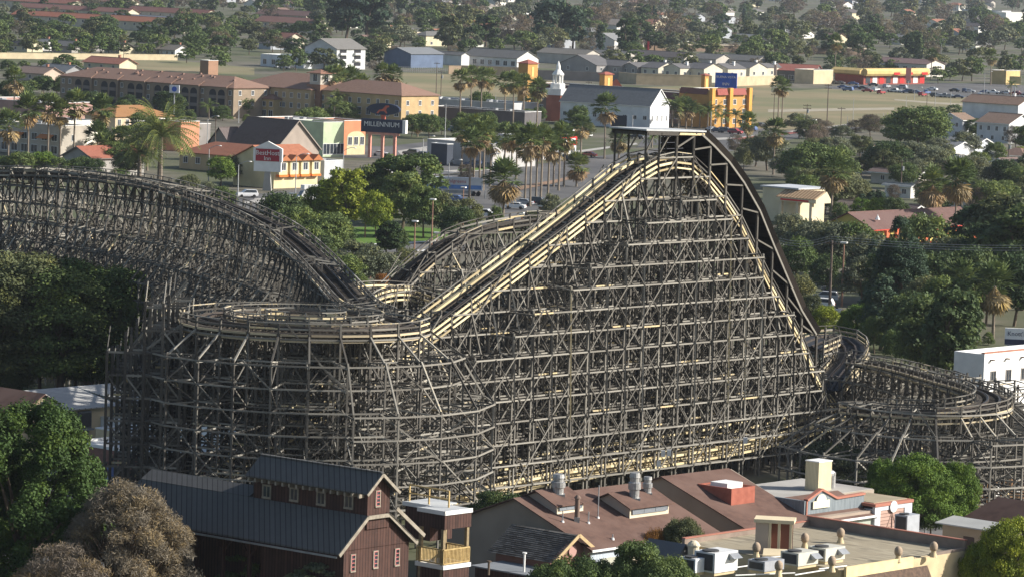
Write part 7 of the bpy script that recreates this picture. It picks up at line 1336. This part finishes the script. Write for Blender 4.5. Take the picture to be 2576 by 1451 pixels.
# hut on the right, brown fence, white kerb
q = W(2467, 1330, 3.4); f = Fr(q, -42); ht = f.root('hut', 'small hut with pale flat porch roof and brown pitched roof at the right', 'hut'); m = MB(); Lh = f.y(2352, 1313, 0).x; m.box(Lh + .5, .6, 0, 5, 6, 3.2); m.build('wall', wall_mat((0.42, 0.33, 0.23)), ht); m = MB(); slab(m, [(Lh, 0, 3.3), (2, 0, 3.3), (2, 3.0, 3.7), (Lh, 3.0, 3.7)]); m.build('porch_roof', wall_mat((0.42, 0.42, 0.40)), ht)
m = MB(); slab(m, [(Lh + 1, 2.6, 3.5), (5, 2.6, 3.5), (5, 6, 5.6), (Lh + 3, 6, 5.6)]); m.build('roof', BROOF, ht)
m = MB(); m.box(Lh + 3, .52, 0.1, Lh + 4.2, .6, 2.4); m.build('door', wall_mat((0.1, 0.07, 0.06)), ht)
A = W(2442, 1280); f = Fr(A, 48); fn = f.root('wooden_fence', 'tall brown board fence with white emblems near the right edge', 'fence'); zt_ = f.y(2442, 1218, 0).z; BF = plank_mat('brown_fence_boards', (0.20, 0.12, 0.06), (0.13, 0.075, 0.04), 'x', 4.0)
m = MB(); m.box(0, 0, 0, 14, .12, zt_); m.build('boards', BF, fn); m = MB(); m.box(-.06, .13, 0, .06, 6, zt_ + .2); m.build('side_boards', BF, fn)
c1 = f.y(2507, 1226, -.05); c2 = f.y(2506, 1248, -.05); m = MB(); m.box(c1.x - .75, -.06, c1.z - .28, c1.x + .75, -.001, c1.z + .28); m.build('plaque', WHITE, fn); pass; pass
m = MB(); n = 20; m.add([((.62 if k % 2 else .42) * math.cos(2 * math.pi * (k // 2) / n) + c2.x, -.05, (.62 if k % 2 else .42) * 1.2 * math.sin(2 * math.pi * (k // 2) / n) + c2.z) for k in range(2 * n)], [(2 * k, 2 * k + 1, (2 * k + 3) % (2 * n), (2 * k + 2) % (2 * n)) for k in range(n)]); m.cyl((c2.x, -.05, c2.z), (c2.x, -.04, c2.z), .26, n=14); m.build('emblem', WHITE, fn)
c3_ = f.y(2561, 1229, -.05); m = MB(); m.box(c3_.x - .35, -.06, c3_.z - .35, c3_.x + .35, -.001, c3_.z + .35); m.build('plaque', WHITE, fn)
m = MB(); m.beam((-1.2, -1.2, .15), (16, -1.2, .15), .3, .5); o = m.build('kerb', WHITE, M=Matrix.Translation(f.O) @ Matrix.Rotation(R(48), 4, 'Z')); o['kind'] = 'structure'
lp = empty('lamp_post', W(2327, 1347), 0, 'short mast with lamps in the lane beside the hut', 'lamp post'); m = MB(); m.cyl((0, 0, 0), (0, 0, 3.4), .09); m.build('pole', METAL, lp); m = MB(); m.box(-.5, -.15, 1.2, .5, .15, 1.6); m.box(-.2, -.2, 2.4, .2, .2, 3.0); m.build('lamp_head', mat('dark_fitting', (0.05, 0.05, 0.05)), lp)
# --- low buildings at the far left
P = W(51, 1037, 5.0); f = Fr(P, 48); lh = f.root('beige_hall', 'beige gabled hall with pale roof at the left edge', 'building'); La = f.y(164, 1034, 0).x
m = MB(); m.prism([(0, 0, 0), (0, 0, 5), (La / 2, 0, 6.6), (La, 0, 5), (La, 0, 0)][::-1], (0, 9, 0)); m.build('wall', wall_mat((0.70, 0.56, 0.35)), lh)
m = MB(); slab(m, [(-.4, -.4, 4.9), (La / 2, -.4, 6.75), (La / 2, 9, 6.75), (-.4, 9, 4.9)][::-1]); m.build('brown_roof', BROOF, lh); m = MB(); slab(m, [(La / 2, -.4, 6.75), (La + .4, -.4, 4.9), (La + .4, 9, 4.9), (La / 2, 9, 6.75)][::-1]); m.build('roof', wall_mat((0.45, 0.42, 0.38)), lh)
m = MB(); m.box(La / 2 - .3, -.05, 5.0, La / 2 + .3, 0, 6.0); m.build('louvre', METAL, lh)
P = W(300, 1018, 5.2); f = Fr(P, 48); l2 = f.root('beige_wing', 'beige wing with light grey metal roof left of the trestle', 'building'); La = -f.y(164, 1034, 0).x
m = MB(); m.box(-La, 0, 0, 0, 7, 5.1); m.box(0, -4.5, 0, 5, 7, 5.1); m.build('wall', wall_mat((0.70, 0.56, 0.35)), l2); m = MB(); slab(m, [(-La - .5, -.5, 5.15), (0, -.5, 5.15), (0, 7.5, 6.4), (-La - .5, 7.5, 6.4)]); slab(m, [(0.001, -5, 5.15), (5.4, -5, 5.15), (5.4, 7.5, 6.4), (0.001, 7.5, 6.4)]); m.build('roof', plank_mat('pale_metal_sheets', (0.46, 0.45, 0.42), (0.38, 0.37, 0.35), 'x', 1.2), l2)
e = empty('rooftop_unit', W(196, 1078, 3.0), R(-42), 'big dark grey rooftop unit on a stand beside the beige hall', 'air conditioner'); m = MB(); m.box(-2.0, 0, 0, .3, 1.7, 1.9); m.build('casing', wall_mat((0.17, 0.18, 0.18)), e); m = MB(); m.box(.301, .1, .2, .34, 1.6, 1.75); m.build('grille', MATS['dark_grille'], e); m = MB(); m.box(-2.1, -.1, -.2, .5, 1.9, -.001); m.build('base', METAL, e)
for x, y in ((-1.8, .1), (0, .1), (0, 1.5)): m = MB(); m.cyl((x, y, -3), (x, y, -.2), .1); m.build('leg', METAL, e)
P = W(186, 1078, 2.9); f = Fr(P, 48); l3 = f.root('brown_porch', 'brown lean-to roof in front of the beige hall', 'porch'); m = MB(); slab(m, [(-5.4, 0, 2.9), (0, 0, 2.9), (0, 3.4, 4.4), (-5.4, 3.4, 4.4)]); m.build('roof', BROOF, l3); m = MB(); m.box(-5.2, 1.5, 0, -.2, 3.3, 2.8); m.build('wall', wall_mat((0.5, 0.4, 0.26)), l3)
P = W(176, 1100, 4.2); f = Fr(P, -42); l4 = f.root('white_parapet_building', 'white flat roofed building with reddish brick side wall left of the trestle', 'building'); La = f.y(420, 1135, 0).x
m = MB(); m.box(0, 0, 0, La, 12, 3.6); m.build('brick_wall', mat('reddish_brick', (0.26, 0.13, 0.10), (0.19, 0.1, 0.08), 2.5, detail=8), l4); m = MB(); m.box(.3, .3, 3.6, La - .3, 11.7, 3.66); m.build('roof', wall_mat((0.62, 0.62, 0.6)), l4); m = MB(); m.box(0, 11.7, 3.6, La, 12, 5.4); m.box(0, 0, 3.6, La, .25, 3.9); m.box(0, .251, 3.6, .3, 11.69, 3.9); m.build('white_parapet', WHITE, l4)
for (u, v, uL, d, h, lab, c_) in ((520, 1062, 385, 10, 3.8, 'white roofed shed seen through the tall side tower', (0.8, 0.8, 0.78)), (565, 1118, 420, 7, 3.2, 'white flat shed low behind the helix trestle', (0.8, 0.8, 0.78)), (420, 1085, 320, 5, 3.4, 'cream block between the trestle posts', (0.68, 0.56, 0.36))): B('service_shed', lab, 'shed', (u, v), uL, d, h, zr=h, ang=48, wall=c_, roof='flat', rc=(0.72, 0.72, 0.7), parapet=.2)
for (u, v, rz, ci, kind, lab) in ((300, 1195, -42, 4, 'sedan', 'dark car parked in the shade behind the big green conifer'), (330, 1172, -42, 3, 'suv', 'pale car in the shaded yard beside the side tower'), (262, 1220, -42, 8, 'van', 'bluish van half hidden by the big green conifer')): car(kind, W(u, v, 0.06), R(rz), CC[ci], lab)
# --- foreground trees
def near_tree(kind, leaf, u, vt, vb_z, P, w, h, label, n_l, ls, nb, seed, name, shape, rx, ry, z0, lump, **k):
    c, r = blob_centers(seed, nb, rx, ry, z0, h, shape, lump); me = leaves_mesh('crown', c, r, n_l, ls, seed, k.get('sq', .85), k.get('droop', 0), k.get('aspect', 1.0), out=k.get('out', .9), up_bias=k.get('ub', .15))
    e = empty(name, P, 0, label, 'tree'); o = bpy.data.objects.new('crown', me); COL.objects.link(o); o.parent = e; o.material_slots[0].link = 'OBJECT'; o.material_slots[0].material = LEAF[leaf]
    tm = trunk_mesh('trunk', h * .6, k.get('tr', .35), seed, k.get('limbs', 10), c, multi=k.get('multi', 1)); o = bpy.data.objects.new('trunk', tm); COL.objects.link(o); o.parent = e; return e
P = W(60, 1600); hh = WD(60, 1012, P.y).z; near_tree(0, 'conif', 0, 0, 0, P, 1, hh * .93, 'huge dense bright green conifer at the lower left edge', 330, .085, 420, 3, 'conifer_tree', 'round', 6.3, 6.2, .5, .14, sq=1.5, limbs=14)
P = W(-40, 1560); near_tree(0, 'conif', 0, 0, 0, P, 1, hh * .8, 'green conifer leaning in from the left edge beside the huge one', 260, .09, 200, 4, 'conifer_tree', 'round', 5.0, 5.0, .5, .2, sq=1.2)
P = W(310, 1640); hh = WD(290, 1235, P.y).z; near_tree(0, 'tan', 0, 0, 0, P, 1, hh, 'big leafless twiggy tan tree in front of the barn', 420, .022, 230, 5, 'bare_tree', 'dome', 5.8, 5.0, .5, .2, sq=1.0, aspect=7, out=.3, limbs=60, tr=.3, multi=3)
P = W(150, 1700); hh = WD(150, 1385, P.y).z; near_tree(0, 'brown', 0, 0, 0, P, 1, hh, 'brown twiggy bush at the bottom left corner', 330, .022, 100, 6, 'bare_tree', 'dome', 5.5, 4.0, .3, .25, aspect=7, out=.3, limbs=40, tr=.2, multi=3)
P = W(780, 1620); hh = WD(780, 1310, P.y).z; near_tree(0, 'olive', 0, 0, 0, P, 1, hh, 'flat layered cypress spreading over the barn eave', 150, .09, 70, 7, 'layered_cypress', 'flat', 3.4, 3.0, hh * .55, .20, sq=.35, limbs=30, tr=.25)
P = W(650, 1600); hh = WD(650, 1385, P.y).z; near_tree(0, 'mid', 0, 0, 0, P, 1, hh, 'low green spreading cypress below the barn roof', 150, .09, 80, 8, 'layered_cypress', 'dome', 3.6, 3.0, hh * .45, .22, sq=.4, limbs=24, tr=.22)
P = W(790, 1660); hh = WD(790, 1420, P.y).z; near_tree(0, 'grey', 0, 0, 0, P, 1, hh, 'brownish cypress clump at the bottom edge before the barn gable', 140, .09, 60, 9, 'layered_cypress', 'dome', 3.0, 3.0, hh * .4, .24, sq=.45)
for (k, l, u, vt, vb, w_, lab) in (('broad', 'dark', 1252, 1235, 1430, .95, 'dark leafy tree between the lookout tower and the brown roofs'), ('tall', 'mid', 1335, 1268, 1385, .8, 'upright green tree at the left gable of the brown roofs'), ('broad', 'dark', 1290, 1290, 1400, .7, 'dark low tree in the gap left of the brown roofs'),
                                  ('broad', 'mid', 1440, 1400, 1660, .8, 'light green bush top at the bottom edge below the shingle cabin'), ('tall', 'mid', 1592, 1375, 1660, .8, 'pointed green tree top at the bottom centre'), ('broad', 'mid', 1540, 1405, 1660, .7, 'low green tree top left of the pointed one'), ('broad', 'mid', 1660, 1393, 1665, .75, 'green tree top before the small slate gable'), ('broad', 'mid', 1390, 1418, 1665, .7, 'small green tree top at the bottom edge'),
                                  ('broad', 'grey', 2088, 1108, 1290, .95, 'loose grey green tree standing before the right trestle'), ('spread', 'bright', 2300, 1125, 1375, .85, 'wide bright green tree before the right trestle'), ('broad', 'bright', 2405, 1160, 1370, .55, 'right side lobe of bright green trees by the fence'), ('broad', 'bright', 2210, 1150, 1350, .4, 'small bright green tree left of the wide one'), ('broad', 'mid', 2340, 1200, 1372, .6, 'darker green tree under the wide bright one'),
                                  ('spread', 'yellow', 2545, 1285, 1560, .7, 'airy yellow green tree at the lower right corner'), ('spread', 'yellow', 2470, 1345, 1560, .6, 'smaller yellow green tree left of the corner one'), ('broad', 'olive', 1712, 1298, 1500, .55, 'rounded olive green juniper in front of the brown roof'), ('bush', 'rust', 1640, 1328, 1500, .5, 'drooping rusty green juniper left of the rounded one'), ('bush', 'olive', 1745, 1330, 1500, .45, 'low olive juniper at the right of the pair'), ('broad', 'dark', 2430, 1260, 1320, .5, 'dark shrub below the brown fence')):
    T(k, l, u, vt, vb, w_, q=2, label=lab)
# ------------------------------------------------------------ lettering becomes mesh
dg = bpy.context.evaluated_depsgraph_get()
for o in [o for o in S.objects if o.type == 'FONT']:
    me = bpy.data.meshes.new_from_object(o.evaluated_get(dg)); n = bpy.data.objects.new(o.name, me); COL.objects.link(n)
    n.parent = o.parent; n.matrix_parent_inverse = o.matrix_parent_inverse.copy(); n.location = o.location; n.rotation_euler = o.rotation_euler; n.scale = o.scale
    nm = o.name; bpy.data.objects.remove(o); n.name = nm
# ------------------------------------------------------------ labels for the many: look + nearest named thing + place in its row
marks = []
for o in S.objects:
    if o.parent is None and o.get('label') and o.get('category') and not o.get('_auto') and o.get('category') in ('building', 'house', 'church', 'hotel', 'motel', 'tower', 'warehouse', 'apartment block', 'sign', 'restaurant', 'store', 'shop building', 'terraced house', 'townhouse', 'wall', 'bungalow', 'barn', 'canopy'):
        u, v = proj(o.location); 
        if -50 < u < 2650 and -30 < v < 1500: marks.append((u, v, o['label']))
LOOK = {'mid': 'mid green', 'dark': 'dark green', 'olive': 'olive green', 'bright': 'bright green', 'yellow': 'yellow green', 'grey': 'grey green', 'brown': 'brown leafless', 'rust': 'rusty leaved', 'blue': 'blue green', 'tan': 'tan leafless', 'conif': 'green'}
SHAPE = {'broad': 'rounded tree', 'spread': 'wide spreading tree', 'conifer': 'conifer', 'column': 'slim column cypress', 'tall': 'tall upright tree', 'bare': 'bare tree', 'bush': 'low bush', 'palm_fan': 'tall fan palm', 'palm_queen': 'feathery palm', 'palm_skirt': 'shaggy palm with dead fronds', 'palm_date': 'date palm', 'house': 'house', 'car': 'car'}
def look(o):
    k = o.get('_k'); n = o.name.split('.')[0].replace('_', ' ')
    if k in ('house',):
        w_ = [c for c in o.children if c.name.startswith('wall')][0].data.materials[0].name; r_ = o.name; return 'small pitched roof house'
    if k == 'car': return {'pickup': 'pickup'}.get(n, n.replace('parked ', ''))
    if k and k.startswith('palm'): return SHAPE[k]
    if k: return (LOOK.get(o.get('_l'), '') + ' ' + SHAPE[k]).strip()
    return n
SHORT = {}
def short(l):
    for a in (' with ', ' behind ', ' beside ', ' standing ', ' above ', ' between ', ' among ', ' nearest ', ' before '):
        if a in l and len(l.split(a)[0].split()) >= 3: l = l.split(a)[0]
    w = l.split()
    return ' '.join(w[:7])
ambiguous = {}
for u, v, l in marks: ambiguous.setdefault(short(l), []).append(l)
marks = [(u, v, l) for u, v, l in marks if len(ambiguous[short(l)]) == 1]
buckets = {}
autos = [o for o in S.objects if o.parent is None and (o.get('_auto') or not o.get('label')) and o.type == 'EMPTY']
for o in autos:
    u, v = proj(o.location); far = v < 60
    cand = sorted(marks, key=lambda m_: math.hypot((m_[0] - u) * 1.0, (m_[1] - v) * 2.2))
    m_ = cand[0]; du, dv = u - m_[0], v - m_[1]
    if abs(dv) * 2.5 > abs(du): rel = 'in front of' if dv > 0 else 'behind'
    else: rel = 'right of' if du > 0 else 'left of'
    base = '%s %s %s' % (look(o), rel, short(m_[2])); buckets.setdefault(base, []).append((u, o))
ORD = ['leftmost', 'second', 'third', 'fourth', 'fifth', 'sixth', 'seventh', 'eighth', 'ninth', 'tenth', 'eleventh', 'twelfth']
for base, lst in buckets.items():
    lst.sort(key=lambda p: p[0])
    for i, (u, o) in enumerate(lst):
        if len(lst) == 1: l = base
        elif i == len(lst) - 1: l = 'rightmost ' + base
        else: l = (ORD[i] if i < 12 else '%dth' % (i + 1)) + (' from left, ' if i else ' ') + base
        w = l.split(); o['label'] = ' '.join(w[:16])
for o in S.objects:
    for k in list(o.keys()):
        if k.startswith('_') and k not in ('_RNA_UI',): del o[k]
# ------------------------------------------------------------ air
hz_ = MB(); hz_.box(-2600, -40, -1.0, 2600, 6200, 70); hz = hz_.build('haze', mat('plain', (1, 1, 1)))
hm = bpy.data.materials.new('haze_air'); hm.use_nodes = True; N = hm.node_tree.nodes; N.clear(); pv = N.new('ShaderNodeVolumePrincipled'); om = N.new('ShaderNodeOutputMaterial')
pv.inputs['Color'].default_value = (0.80, 0.88, 1.0, 1); pv.inputs['Density'].default_value = 0.000036; pv.inputs['Anisotropy'].default_value = 0.3; hm.node_tree.links.new(pv.outputs[0], om.inputs['Volume'])
hz.data.materials.clear(); hz.data.materials.append(hm); hz['kind'] = 'stuff'; hz['label'] = 'thin bluish haze over the town'
